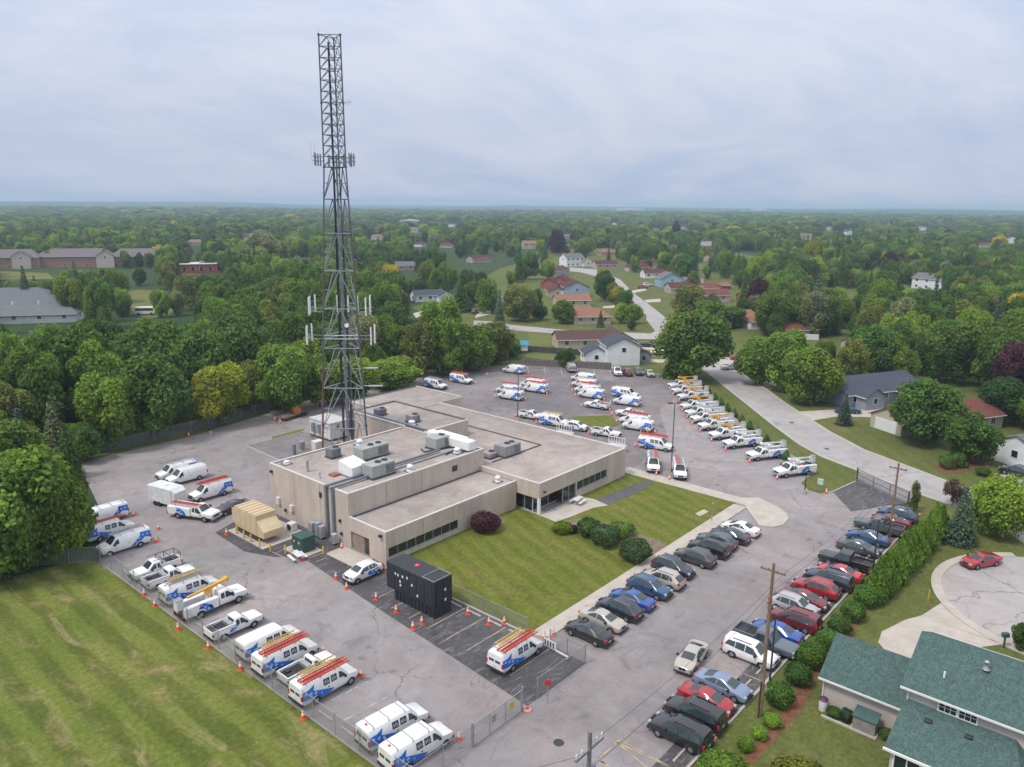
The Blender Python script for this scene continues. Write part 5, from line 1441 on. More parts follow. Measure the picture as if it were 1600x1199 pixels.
car(V_VANW, 1020, 723, 214, WHITE, 'laddered van facing the lawn, left of its neighbour', 'van', [('red', .4), ('silver', -.3)], [(3.2,.4,'nose')], NR, 1.0)
car(V_CARGO, 1061, 733, 214, WHITE, 'laddered van facing the lawn, right of its neighbour', 'van', [('silver', .2), ('red', -.3)], [(2.4,-1.6,'nose')], NR, 1.0)
car(V_PLAIN, 892, 574, 46, SILVER, 'silver cargo van backed up to the garden fence', 'van', (), None, None, 1.0)
car(V_BIGP, 964, 580, 222, WHITE, 'white crew pickup before the white gabled house', 'pickup')
car(V_SUV, 980, 581, 45, MAROON, 'dark red car before the white gabled house', 'car')
car(V_HATCH, 998, 580, 222, SLATE, 'blue grey hatchback before the white gabled house', 'car')
car(V_SEDAN, 1015, 582, 222, BEIGE, 'tan sedan at the right end before the white gabled house', 'car')
# --- bucket trucks along the street
for (px, py, V, lab) in ((1242,731,V_BT_W2,'nearest white bucket truck with orange tool bag'),(1198,706,V_BT_W,'second nearest bucket truck, white boom'),(1160,688,V_BT_W,'third nearest bucket truck, white boom'),
        (1137,675,V_BT_Y,'nearest bucket truck with a yellow boom'),(1119,661,V_BT_Y,'second nearest bucket truck with a yellow boom'),(1106,650,V_BT_W,'white boom bucket truck between yellow boom ones'),(1097,641,V_BT_W,'white boom bucket truck behind another white boom one'),
        (1089,631,V_BT_Y,'yellow boom bucket truck in the middle of the row'),(1083,616,V_BT_Y,'third farthest bucket truck, yellow boom'),(1073,607,V_BT_Y,'second farthest bucket truck, yellow boom'),(1067,599,V_BT_Y,'farthest bucket truck, before the big bright tree')):
    car(V, px, py, 151, WHITE, lab, 'bucket truck', (), [(4.0,1.0,'nose')], BT, 1.15)
# --- row beside the front lawn
R1 = [(V_SEDAN,920,986,90,BLACK,'black sedan nearest the gate in the lawn row'),(V_SEDAN,942,966,270,BEIGE,'tan sedan beside the black sedan in the lawn row'),(V_SUV,968,950,90,NAVY,'black crossover third in the lawn row from the gate'),
      (V_SEDAN,988,934,90,BLUE,'bright blue sedan in the lawn row'),(V_SUV,1015,917,270,TEAL,'deep blue crossover in the lawn row'),(V_SUV,1036,903,90,BEIGE,'tan estate with silver roof bars in the lawn row'),
      (V_SUV,1052,886,270,NAVY,'navy crossover right by the round bush in the lawn row'),(V_SUV,1086,870,90,DGREY,'bronze grey crossover in the lawn row'),(V_BOXY,1108,856,90,BLACK,'black boxy suv beside the bronze grey crossover'),
      (V_SUV,1120,845,90,SLATE,'dark slate crossover third from the white sedan end'),(V_SEDAN,1141,835,90,NAVY,'dark navy sedan next to the white sedan in the lawn row'),(V_SEDAN,1157,824,90,WHITE,'white sedan at the far end of the lawn row')]
for V, px, py, hd, c, lab in R1: car(V, px, py, hd, c, lab, 'car', (), None, PC, 0.75)
make_cone('orange traffic cone on the sidewalk before the black sedan', *at2(865,994))
# --- row along the hedge
R2 = [(V_BOXY,1063,1143,90,BLACK,'black suv nearest the camera in the hedge row'),(V_BOXY,1086,1114,90,BLACK,'black boxy suv second in the hedge row'),(V_COUPE,1104,1090,270,RED,'bright red coupe between suv and pale blue sedan'),(V_SEDAN,1129,1068,270,LBLUE,'pale blue sedan in the hedge row'),
      (V_BOXY,1173,1019,270,WHITE,'white suv at the utility pole'),(V_BIGP,1197,1001,270,GREYB,'dark grey pickup behind the white suv'),(V_SEDAN,1214,985,90,BLUE,'royal blue sedan in the hedge row'),(V_BOXY,1242,967,90,MAROON,'maroon suv beside the royal blue sedan'),
      (V_SUV,1241,946,270,SILVER,'silver estate in the hedge row'),(V_SEDAN,1257,934,270,MAROON,'maroon sedan beside the silver estate'),(V_SUV,1275,918,90,RED,'maroon crossover beside the dark blue minivan'),(V_MINIVAN,1295,904,90,NAVY,'dark blue minivan in the hedge row'),
      (V_SEDAN,1312,893,90,(0.5,0.015,0.03),'bright red sedan behind the dark blue minivan'),(V_BIGP,1321,876,90,BLACK,'black pickup with open bed in the hedge row'),(V_SEDAN,1342,854,270,SLATE,'dark slate sedan by the hedge lamp post'),(V_SEDAN,1357,838,90,(0.03,0.085,0.22),'mid blue sedan by the brown utility pole'),
      (V_BIGP,1373,822,90,SLATE,'dark pickup by the brown utility pole'),(V_COUPE,1392,812,90,MAROON,'maroon coupe second from the far end of the hedge row'),(V_SUV,1402,804,90,(0.02,0.05,0.13),'dark blue crossover at the far end of the hedge row')]
for V, px, py, hd, c, lab in R2: car(V, px, py, hd, c, lab, 'car' if V is not V_BIGP else 'pickup', (), None, PC, 0.75)
car(V_SEDAN, 1081, 1024, 188, BEIGE, 'tan sedan driving down the aisle between the rows', 'car', (), None, None, 0.75)
car(V_SEDAN, 1533, 874, 150, RED, 'red sedan parked at the kerb of the cul-de-sac', 'car', (), None, None, 0.75)
car(V_SUV, 1590, 737, 75, NAVY, 'navy crossover in the driveway at the right frame edge', 'car', (), None, None, 0.75)
car(V_SEDAN, 1325, 640, 305, TEAL, 'dark blue sedan behind the small spruce', 'car', (), None, None, 0.75)
car(V_SEDAN, 1141, 573, 330, SILVER, 'silver sedan parked at the far bend of the street', 'car', (), None, None, 0.75)
car(V_SEDAN, 1155, 558, 310, RED, 'red sedan in the driveway beyond the silver one', 'car', (), None, None, 0.75)
car(V_SEDAN, 1009, 538, 310, BLACK, 'black sedan behind the white gabled house', 'car', (), None, None, 0.75)
car(V_SUV, 742, 487, 30, NAVY, 'navy car before the blue garage door', 'car', (), None, None, 0.75)
car(V_BIGP, 1004, 449, 320, RED, 'red pickup by the pale blue house', 'pickup', (), None, None, 0.75)
car(V_BOXY, 1012, 445, 320, WHITE, 'white van behind the red pickup', 'car', (), None, None, 0.75)

# blue flashes on the two white hatchbacks
V_H2 = suv('hatch_flash', 4.4, 1.82, 1.60, False, False); n0 = len(V_H2.items)
V_H2.decal([(-1.0,.45),(-.2,.45),(.1,.8),(-.3,.98),(-.6,.9),(-1.3,1.0),(-1.6,.85),(-1.05,.8)], ((-.6,.72,.1),(-.95,.86,.09)))
for r in [o for o in bpy.data.objects if o.parent is None and o.name.startswith('hatchback') and 'white hatchback' in o.get('label','')]:
    ps = []
    for it in V_H2.items[n0:]:
        ps.append(put(it[0], it[1], ps[it[2]-n0] if it[2] is not None else r))

# --- trailers, tractor, bus
p = at(262, 788); t = thing('cargo_trailer', 'white enclosed cargo trailer beside the service truck', 'trailer', (p.x,p.y,.024), rad(283))
mb = MB(); mb.bbox(-2.4,2.2,-1.1,1.1,.55,2.75,.08)
part('box_body', mb, M_OFFW, t); part('roof_vent', MB().bbox(-.3,.3,-.3,.3,2.752,2.9,.05), M_WHITE, t)
nose = MB().xprism([(2.2,.6),(2.75,.75),(2.75,2.3),(2.2,2.7)], -.95, .95); part('nose', nose, M_OFFW, t)
part('drawbar', MB().bar((2.2,-.7,.5),(3.7,0,.5),.08).bar((2.2,.7,.5),(3.7,0,.5),.08), M_DSTEEL, t)
part('side_door', MB().box(.6,1.4,1.1,1.115,.7,2.4), M_WHITE, t)
for s in (-1,1):
    for x in (-1.0,-.25):
        part('wheel', MB().cyl((x,s*1.0,.34),(x,s*1.18,.34),.34,.34,14), M_TYRE, t)
for i in (0,1): part('rear_door', MB().box(-2.42,-2.401,-1.02+1.03*i,-.01+1.03*i,.65,2.6), M_WHITE, t)
for s in (-1,1): part('taillight', MB().box(-2.43,-2.405,s*.9-.08,s*.9+.08,.56,.64), M_TAIL, t)
p = at(459, 652); t = thing('flatbed_trailer', 'long low rusty flatbed trailer at the wood edge fence', 'trailer', (p.x,p.y,.024), rad(14))
for i in range(8): part('deck_plank', MB().box(-3.5,3.5,-1.05+.265*i,-.80+.265*i,.62,.70), simple('weathered_brown_plank',(0.15,0.10,0.085),.9,0,.25) if i == 0 else bpy.data.materials['weathered_brown_plank'], t)
part('frame', MB().box(-3.6,3.6,-1.1,-1.02,.45,.72).box(-3.6,3.6,1.08,1.16,.45,.72), M_RUST, t)
part('drawbar', MB().bar((-3.6,-.7,.5),(-5.0,0,.5),.1).bar((-3.6,.7,.5),(-5.0,0,.5),.1), M_DSTEEL, t)
for x in (.9,1.8):
    for s in (-1,1): part('wheel', MB().cyl((x,s*1.15,.36),(x,s*1.38,.36),.36,.36,12), M_TYRE, t)
tag(part('cable_drum', MB().cyl((p.x+.5,p.y-.5,1.3),(p.x+.9,p.y+.6,1.3),.55,.55,14).cyl((p.x+.45,p.y-.6,1.3),(p.x+.5,p.y-.5,1.3),.75,.75,14).cyl((p.x+.9,p.y+.6,1.3),(p.x+.95,p.y+.7,1.3),.75,.75,14), simple('orange_drum',(.50,.16,.03),.7), None), 'orange cable drum on the rusty flatbed trailer', 'cable drum')
for i, (px, py) in enumerate(((430,658),(438,662),(443,657))): make_cone(['left of three cones in front of the flatbed trailer','lowest of three cones in front of the flatbed trailer','right of three cones in front of the flatbed trailer'][i], *at2(px,py))
p = at(1347, 632); t = thing('tractor', 'red farm tractor with cab parked on the house driveway', 'tractor', (p.x,p.y,.03), rad(300))
part('hood', MB().bbox(.3,1.9,-.4,.4,.8,1.45,.06), M_RED, t); part('cab_frame', MB().box(-1.0,.3,-.7,.7,.9,1.2), M_RED, t); part('cab_roof', MB().bbox(-1.05,.35,-.75,.75,2.4,2.55,.05), M_RED, t)
part('cab_window', MB().box(-.95,.25,-.66,.66,1.201,2.398), M_CGLASS, t)
for x, s, r in ((-.6,-1,.75),(-.6,1,.75),(1.4,-1,.45),(1.4,1,.45)): part('wheel', MB().cyl((x,s*.72,r),(x,s*1.1,r),r,r,14), M_TYRE, t)
p = at(228, 492); t = thing('minibus', 'white minibus parked on the distant grass left of the spruce', 'bus', (p.x,p.y,.02), rad(320))
part('body', MB().bbox(-3.6,3.6,-1.15,1.15,.45,2.9,.15), M_WHITE, t); part('windshield', MB().box(3.6,3.63,-.95,.95,1.5,2.5), M_CGLASS, t)
for s in (-1,1): part('side_window', MB().box(-3.2,2.9,min(s*1.15,s*1.17),max(s*1.15,s*1.17),1.6,2.45), M_CGLASS, t)
for x in (-2.2,2.2):
    for s in (-1,1): part('wheel', MB().cyl((x,s*.95,.45),(x,s*1.18,.45),.45,.45,12), M_TYRE, t)
# --- loose cones on the dark stalls and elsewhere
for px, py, lab in ((588,937,'cone on the dark stalls nearest the white hatchback'),(619,957,'cone left of the black generator base'),(645,983,'near one of two cones at the generator front corner'),(659,975,'far one of two cones at the generator front corner'),
        (731,960,'cone on the kerb right of the black generator'),(764,976,'cone on a wheel stop behind the laddered stall van'),(788,975,'tall cone against the lawn fence post'),(851,1000,'left cone by the barricade'),(859,1004,'cone touching the barricade'),
        (525,905,'cone before the nose of the white hatchback'),(534,858,'cone beside the end wall entrance recess'),(354,836,'cone on a stub at the cream generator pad'),(295,683,'cone at the wood edge by the left lamp post'),(473,876,'red cone at the transformer picnic table'),
        (1291,772,'cone on the grass corner under the parking sign'),(248,828,'dark red cone lying on the aisle')): make_cone(lab, *at2(px,py))

# ------------------------------------------------------------------ trees and shrubs
def leaf_mat(name):
    t = NT(name)
    isl = t.n('ShaderNodeNewGeometry').outputs['Random Per Island']
    k = t.math('MULTIPLY', t.ramp(isl, 0, 1, 0.62, 1.38), t.ramp(t.noise(0.45, 3, 0.6, 0, t.obj()), 0.3, 0.7, 0.72, 1.3))
    base = t.objcol()
    hue = t.mix(t.ramp(t.noise(0.28, 3, 0.6, 0, t.map(t.obj(), (1,1,1), 0, (5,2,9))), 0.42, 0.68), (1,1,1), (1.28, 1.10, 0.72))
    c = t.mix(1.0, base, hue, 'MULTIPLY')
    rv = t.ramp(t.objrnd(), 0, 1, 1.15, 1.85)
    c = scale_col(t, c, t.math('MULTIPLY', k, rv))
    t.fin(c, 0.6, 0, 0.25)
    tr = t.n('ShaderNodeBsdfTranslucent'); t.set(tr.inputs['Color'], scale_col(t, c, 1.15))
    ms = t.n('ShaderNodeMixShader'); ms.inputs[0].default_value = 0.44
    t.t.links.new(t.b.outputs[0], ms.inputs[1]); t.t.links.new(tr.outputs[0], ms.inputs[2])
    t.t.links.new(ms.outputs[0], t.out.inputs['Surface'])
    return t.m
M_LEAF = leaf_mat('tree_leaves')
M_BARK = simple('tree_bark', (0.11, 0.085, 0.065), 0.9, 0, 0.3, 2.0)

def leaf_quads(C, Nn, size, rng, aspect=1.5):
    """diamond shaped leaf sprays: centres C, facing Nn"""
    n = len(C)
    r = rng.normal(size=(n, 3))
    T = np.cross(Nn, r); T /= np.linalg.norm(T, axis=1)[:, None] + 1e-9
    B = np.cross(Nn, T)
    s = size * rng.uniform(0.6, 1.35, (n, 1))
    bend = Nn * (s * rng.uniform(-.25, .25, (n, 1)))
    a = C + T*s*aspect*.5 - bend; b = C + B*s*.5 + bend; c = C - T*s*aspect*.5 - bend; d = C - B*s*.5 + bend
    return np.stack([a, b, c, d], 1).reshape(-1, 3)

def mesh_quads(name, V, mat):
    n = len(V)//4
    me = bpy.data.meshes.new(name)
    me.vertices.add(len(V)); me.vertices.foreach_set('co', np.asarray(V, dtype=np.float32).ravel())
    me.loops.add(4*n); me.loops.foreach_set('vertex_index', np.arange(4*n, dtype=np.int32))
    me.polygons.add(n); me.polygons.foreach_set('loop_start', np.arange(0, 4*n, 4, dtype=np.int32))
    me.polygons.foreach_set('loop_total', np.full(n, 4, dtype=np.int32))
    me.materials.append(mat); me.update(calc_edges=True); me.validate()
    return me

def unit_dirs(rng, n, up=0.0):
    d = rng.normal(size=(n, 3)); d[:, 2] += up
    return d / np.linalg.norm(d, axis=1)[:, None]

def broad_crown(seed, nclump=44, nleaf=105, leaf=0.115, flat=0.92, open_=0.0):
    """crown of radius ~1, from z 0 to 2*flat"""
    rng = np.random.default_rng(seed)
    D = unit_dirs(rng, nclump, 0.25)
    lobes = unit_dirs(rng, 5)
    R = 0.66*(1 + 0.20*np.max(D @ lobes.T, axis=1)) * rng.uniform(0.72, 1.05, nclump)
    cen = D*R[:, None]
    cen = np.vstack([cen, unit_dirs(rng, nclump//4)*0.28])
    rad_ = rng.uniform(0.20, 0.38, len(cen))
    V = []
    for c, r in zip(cen, rad_):
        m = int(nleaf*(r/0.29)**2)
        d = unit_dirs(rng, m, 0.22)
        rr = r*rng.uniform(0.62, 1.08, (m, 1))
        P = c + d*rr
        Nn = d + 0.55*rng.normal(size=(m, 3)) + np.array([0, 0, .35]); Nn /= np.linalg.norm(Nn, axis=1)[:, None]
        V.append(leaf_quads(P, Nn, leaf, rng))
    V = np.vstack(V)
    V[:, :2] /= np.percentile(np.linalg.norm(V[:, :2], axis=1), 98.5)
    lo, hi = np.percentile(V[:, 2], .6), np.percentile(V[:, 2], 99.6)
    V[:, 2] = (V[:, 2]-lo)/(hi-lo)*2
    return mesh_quads('crown', V, M_LEAF)

def spruce_crown(seed, tiers=17, leaf=0.085, dens=1.0):
    """cone of drooping boughs, radius 1, height 3"""
    rng = np.random.default_rng(seed); V = []
    for i in range(tiers):
        f = i/(tiers-1); z = 0.12+2.8*f; r = (1-f)**0.85*1.0+0.04
        nb = max(5, int(15*(1-f)+5))
        for b in range(nb):
            a = 2*math.pi*(b+rng.uniform(-.3,.3))/nb + i*.7; rl = r*rng.uniform(.78,1.08)
            m = int((22*rl+7)*dens)
            u = rng.uniform(.15, 1, m)**0.7
            P = np.stack([np.cos(a)*rl*u, np.sin(a)*rl*u, z-0.28*rl*u*u+0.05*u], 1) + rng.normal(size=(m,3))*np.array([.06,.06,.035])
            Nn = np.stack([np.cos(a)*.5+rng.normal(size=m)*.3, np.sin(a)*.5+rng.normal(size=m)*.3, np.ones(m)], 1); Nn /= np.linalg.norm(Nn, axis=1)[:,None]
            V.append(leaf_quads(P, Nn, leaf, rng, 2.0))
    return mesh_quads('crown', np.vstack(V), M_LEAF)

def shrub_crown(seed, n=2600, shape='ball', leaf=0.11):
    rng = np.random.default_rng(seed)
    d = unit_dirs(rng, n, 0.3)
    lob = unit_dirs(rng, 9)
    bump = 1 + 0.10*np.cos(5*np.arccos(np.clip(d @ lob[0], -1, 1))) + 0.08*np.max(d @ lob.T, axis=1)
    rr = bump*rng.uniform(.80, 1.0, n)
    P = d*rr[:, None]
    if shape == 'column':
        z = rng.uniform(0, 1, n); a = rng.uniform(0, 2*math.pi, n)
        prof = np.clip(np.minimum(1.15*(z+.12)**.35, 1.22*(1-z)**1.0+.04), 0, 1)
        rr = prof*rng.uniform(.72, 1.05, n)*(1+.12*np.sin(a*3+z*9))
        P = np.stack([np.cos(a)*rr, np.sin(a)*rr, z*2-1], 1); d = np.stack([np.cos(a), np.sin(a), .45*np.ones(n)], 1)
    if shape == 'box':
        P = np.sign(P)*np.abs(P)**0.6; P = P/np.max(np.abs(P))
    Nn = d + .5*rng.normal(size=(n,3)); Nn /= np.linalg.norm(Nn, axis=1)[:,None]
    P[:, 2] = P[:, 2] + 1
    return mesh_quads('crown', leaf_quads(P, Nn, leaf, rng), M_LEAF)

def trunk_mesh(seed, h=1.0, limbs=6, multi=1):
    """trunk of unit height and radius ~0.03 with limbs reaching into the crown"""
    rng = random.Random(seed); mb = MB()
    for k in range(multi):
        ox, oy = (0, 0) if multi == 1 else (rng.uniform(-.05,.05), rng.uniform(-.05,.05))
        pts = [(ox*.3*i, oy*.3*i + rng.uniform(-.008,.008)*i, h*i/4) for i in range(5)]
        for i in range(4): mb.cyl(pts[i], pts[i+1], .034*(1-.15*i)/multi**.4, .034*(1-.15*(i+1))/multi**.4, 7, 0, i in (0,3))
        for i in range(limbs):
            a = rng.uniform(0, 6.28); z = h*rng.uniform(.55, .95)
            q = (math.cos(a)*rng.uniform(.2,.36), math.sin(a)*rng.uniform(.2,.36), z+h*rng.uniform(.18,.45))
            mb.cyl((ox, oy, z), q, .015, .006, 5)
    return mb.mesh('trunk', [M_BARK])

CROWNS = [broad_crown(100+i, (30,54,40,62)[i%4], (300,210,260,190)[i%4], 0.070, (.82,.95,1.05,.9)[i%4]) for i in range(8)]
SPARSE = [broad_crown(300+i, 24, 120, 0.075, 1.15) for i in range(2)]
SPRUCE = [spruce_crown(200+i) for i in range(3)]
FARCROWN = [broad_crown(400+i, 22, 26, 0.23, .9) for i in range(4)]
TRUNKS = [trunk_mesh(i) for i in range(4)]
TRUNK_M = trunk_mesh(9, 1.0, 5, 3)

G_DARK = (0.060, 0.115, 0.021); G_MID = (0.098, 0.166, 0.023); G_BRIGHT = (0.148, 0.225, 0.025); G_YEL = (0.205, 0.235, 0.023); G_OLIVE = (0.130, 0.155, 0.034)
G_BLUE = (0.074, 0.124, 0.080); G_PURP = (0.054, 0.019, 0.029); G_GREY = (0.165, 0.19, 0.092); G_GOLD = (0.36, 0.30, 0.012); G_ROUND = (0.066, 0.130, 0.023)

def tree(x, y, h, r, col, label, kind='broad', group=None, seed=None, base=0.16, name=None, cat='tree', near=True):
    seed = seed if seed is not None else RND.randrange(10**6)
    rz = (seed % 628)/100.0
    nm = name or {'broad':'broadleaf_tree','spruce':'spruce_tree','sparse':'young_tree'}[kind]
    t = thing(nm, label, cat, (x, y, 0), 0, group)
    if kind == 'spruce':
        put('crown', SPRUCE[seed % 3], t, (0,0,h*.06), rz, col, None, (r, r, h*.94/2.97))
        put('trunk', TRUNKS[seed % 4], t, (0,0,0), 0, None, None, (h*.35, h*.35, h*.55))
    else:
        me = CROWNS[seed % 8] if kind == 'broad' else SPARSE[seed % 2]
        zb = h*base
        put('crown', me, t, (0,0,zb), rz, col, None, (r*(.9+.2*(seed%7)/6), r*(.9+.2*(seed%11)/10), (h-zb)/2.0))
        put('trunk', TRUNKS[seed % 4] if seed % 5 else TRUNK_M, t, (0,0,0), rz, None, None, (h*.55, h*.55, h*.62))
    return t

def tree_px(bx, by, ty, wpx, col, label, kind='broad', group=None, seed=None, base=0.12, name=None):
    """a tree standing at ground pixel (bx, by), with its top at row ty and wpx wide in the photograph"""
    p = at(bx, by); d = proj(p)[2]
    lo, hi = 0.0, 40.0
    for _ in range(40):
        m = (lo+hi)/2
        if proj((p.x, p.y, m))[1] > ty: lo = m
        else: hi = m
    return tree(p.x, p.y, max(lo, 1.2), wpx*d/FPX/2, col, label, kind, group, seed, base, name)

T = tree_px
NEARTREES = []
for a in (
 (40,890,712,170,G_MID,'big tree at the left frame edge by the field corner'),(102,876,752,92,G_BRIGHT,'big tree with yellow green tip beside the fence row vans'),(8,905,795,110,G_MID,'lower dense tree at the left frame edge'),(72,862,704,118,G_ROUND,'tall dark tree behind the big left frame trees'),
 (20,770,660,95,G_MID,'round tree at the left edge behind the field corner trees'),(92,725,622,52,G_GREY,'pale spruce beside the wood edge at left','spruce'),(40,745,640,60,G_BLUE,'greyish spruce at the left frame edge','spruce'),(132,722,668,50,G_ROUND,'dark bush at the far left pavement corner'),
 (60,690,545,90,G_MID,'wood edge tree behind the pale spruce'),(132,660,508,132,(0.088,0.172,0.024),'bright green tree standing out above the left wood'),(186,690,584,84,G_MID,'multi stemmed tree in front of the dark wood'),(345,665,570,96,G_YEL,'yellow green tree behind the left lamp post'),
 (252,640,505,120,G_DARK,'tall dark tree left of the yellow green tree'),(310,645,515,110,G_DARK,'dark crown behind the yellow green tree'),(372,620,500,120,G_DARK,'large dark tree right of the yellow green tree'),(445,645,543,86,G_MID,'mid green tree just left of the tower'),
 (548,630,560,92,G_BRIGHT,'bright bushy tree right behind the tower legs'),(618,608,562,84,G_BRIGHT,'low bright bush at the wood edge behind the building'),(500,636,556,70,G_BRIGHT,'bright bush between tower legs at the wood edge'),(735,578,508,82,G_MID,'wood edge tree behind the two parked vans'),
 (775,568,505,70,G_OLIVE,'olive tree at the right tip of the wood'),(690,585,470,80,G_MID,'leafy tree near the bare trunks at the wood edge'),(655,590,498,60,G_OLIVE,'thin crowned tree with pale bare trunk','sparse'),(700,588,520,56,G_BRIGHT,'bright bush behind the wood edge vans'),
 (883,573,545,34,G_ROUND,'round bush in the garden behind the silver van'),(1085,592,488,112,(0.10,0.178,0.030),'big bright tree at the far corner of the lot'),(1050,590,556,40,G_DARK,'low dark conifer left of the big bright tree','spruce'),(1180,600,530,70,G_MID,'street tree beyond the silver sedan'),
 (1186,600,545,42,G_YEL,'small yellow green tree at the street bend'),(1262,632,546,92,G_BRIGHT,'bright spreading tree on the lawn across the street'),(1225,612,520,80,G_MID,'leafy tree behind the bright spreading tree'),(1238,614,585,36,G_YEL,'yellow green bush at the foot of the spreading tree'),
 (1318,664,617,27,G_BLUE,'small blue spruce in a ring of red mulch','spruce'),(1441,694,597,102,G_ROUND,'big round dark tree in front of the red roofed house'),(1514,722,647,80,(0.072,0.145,0.022),'round bright tree by the red mulch bed'),(1563,660,592,84,(0.036,0.088,0.026),'round deep green tree right of the red roofed house'),
 (1499,850,764,50,G_BLUE,'blue green spruce at the cul-de-sac corner','spruce'),(1556,838,748,98,G_BRIGHT,'spreading bright tree beside the cul-de-sac spruce'),(1488,790,752,34,(0.10,0.075,0.055),'thin brownish sapling behind the cul-de-sac spruce','sparse'),(1427,800,753,20,G_OLIVE,'thin sapling beside the gate driveway','sparse'),
 (1595,1015,975,36,G_ROUND,'dark bush at the right frame edge by the mailbox'),(270,478,449,25,G_BLUE,'blue spruce on the distant lawn left of the tower','spruce'),(290,475,430,18,G_DARK,'dark narrow spruce behind the distant blue one','spruce'),(611,452,415,32,G_GOLD,'golden yellow tree right of the tower'),
 (720,487,440,40,G_DARK,'tall dark spruce left of the orange garage roof','spruce'),(1300,522,484,30,G_BLUE,'blue spruce by the white fence','spruce'),(1243,500,462,20,G_BLUE,'small blue spruce beyond the white fence','spruce'),(945,470,424,34,G_ROUND,'round dark tree beside the far street'),
 (940,450,420,18,G_GOLD,'small golden tree behind the round dark one beside the street'),(965,475,448,26,G_YEL,'yellow green tree by the far street bend'),(970,505,474,26,G_BRIGHT,'left one of two garden trees on the corner lawn'),(990,506,476,30,G_BRIGHT,'right one of two garden trees on the corner lawn'),(986,516,500,16,G_DARK,'small dark bush on the corner lawn'),
 (880,506,470,38,G_MID,'leafy tree left of the orange roofs'),(843,500,477,22,G_ROUND,'dark bush on the lawn left of the orange roofs'),(812,502,448,52,G_OLIVE,'pale olive tree at the cross street'),(938,512,485,14,G_DARK,'small spruce in front of the orange roofs','spruce'),
 (1075,505,447,60,G_OLIVE,'dark olive tree behind the big bright tree'),(1110,515,470,60,G_MID,'spreading tree right behind the big bright tree'),(1145,512,480,42,G_ROUND,'dark round tree by the orange hip roof'),(1178,495,462,28,G_GREY,'pale grey green tree above the orange hip roof'),
 (870,398,360,26,G_PURP,'small purple tree before the white house',),(57,413,398,20,G_PURP,'left purple tree before the long apartment block'),(93,417,402,18,G_PURP,'right purple tree before the long apartment block'),(1315,445,420,40,G_PURP,'purple leaved tree on the right hillside'),
 (1055,385,347,14,G_PURP,'dark purple tree on the far ridge'),(1270,430,373,32,G_YEL,'pale willow like tree on the right'),(410,420,362,60,G_GREY,'pale grey green willow left of the tower'),(1560,400,368,22,G_GOLD,'yellow topped tree far on the right')):
    T(*a); NEARTREES.append(a)
# evergreen hedge and shrubs along the parking row
COLS = [shrub_crown(500+i, 2300, 'column', .125) for i in range(4)]
BALLS = [shrub_crown(520+i, 2400, 'ball', .115) for i in range(4)]
BOXB = shrub_crown(540, 2600, 'box', .10)
def shrub(name, label, x, y, r, h, me, col, group=None, cat='shrub', z=0.0):
    t = thing(name, label, cat, (x, y, z), 0, group)
    put('crown', me, t, (0,0,0), RND.uniform(0,6.28), col, None, (r, r, h/2))
    put('stem', TRUNKS[0], t, (0,0,-.02), 0, None, None, (h*.3, h*.3, h*.4))
    return t
G_ARB = (0.115, 0.205, 0.026)
for i in range(13):
    f = i/12
    shrub('arborvitae', 'tall bright evergreen in the dense hedge between lot and cul-de-sac', 28.4 + 23.4*f, -44.3 - 0.9*f + RND.uniform(-.25,.25), 1.42+RND.uniform(-.15,.12), 4.9+RND.uniform(-.35,.5) - 0.6*f, COLS[i%4], G_ARB, 'tall hedge evergreens', 'hedge plant')
SH = [(1353,946,19,40),(1332,968,18,36),(1311,989,17,36),(1292,1014,18,40),(1268,1040,22,46),(1246,1068,20,40),(1217,1102,21,48)]
for i, (px, py, r, h) in enumerate(SH):
    p = at(px, py); d = proj(p)[2]/FPX
    shrub('yew_shrub', ['dark shrub at the end of the tall hedge','second dark shrub from the tall hedge','third dark shrub from the tall hedge','dark shrub behind the garage roof corner','largest dark shrub left of the garage roof','dark shrub between the largest one and the pole','dark shrub right beside the utility pole base'][i], p.x, p.y, r*d*1.0, h*d*.8, BALLS[i%4], (0.066,0.138,0.026), 'shrubs along the mulch strip')
for i, (px, py, r, h) in enumerate(((1207,1134,17,30),(1187,1154,14,28),(1164,1172,15,34),(1128,1212,40,56),(1102,1232,30,46),(1160,1222,26,40))):
    p = at(px, py); d = proj(p)[2]/FPX
    shrub('low_shrub', ['bright low shrub in front of the dark one at the pole','second bright low shrub on the mulch strip','bright shrub beside the last parked suv','wide bright bush at the bottom frame edge','bright bush at the bottom edge left of the wide one','bush at the bottom edge right of the wide one'][i], p.x, p.y, r*d*.85, h*d*.62, BALLS[i%4], (0.125,0.225,0.028), 'shrubs along the mulch strip')
p = at(1248, 1232); shrub('golden_shrub', 'yellow orange shrub at the bottom frame edge of the back yard', p.x, p.y, 1.9, 1.7, BALLS[2], (0.17,0.18,0.03))
# shrubs of the front lawn
for px, py, wpx, h, col, lab, nm in ((759,830,46,2.3,G_PURP,'round purple leaved shrub against the low front wing','purple_shrub'),(879,833,32,1.25,(0.135,0.205,0.018),'low bright clipped shrub by the patio','clipped_shrub'),(897,834,12,1.0,G_PURP,'small purple shrub touching the bright clipped one','purple_shrub'),
        (920,838,36,2.2,(0.046,0.095,0.026),'dark clipped shrub next to the patio bed','clipped_shrub'),(946,852,44,2.3,(0.044,0.092,0.030),'large dark clipped shrub in the middle of the bed','clipped_shrub'),(970,838,42,1.5,(0.085,0.155,0.026),'mid green spreading shrub behind the large dark ones','clipped_shrub'),(992,876,50,2.4,(0.055,0.100,0.032),'round dark bush next to the sidewalk','clipped_shrub')):
    p = at(px, py); shrub(nm, lab, p.x, p.y, wpx*proj(p)[2]/FPX/2*.98, h, BALLS[RND.randrange(4)] if 'purple' in nm else BOXB if 'large' in lab else BALLS[1], col, 'clipped shrubs on the front lawn', z=0.1)
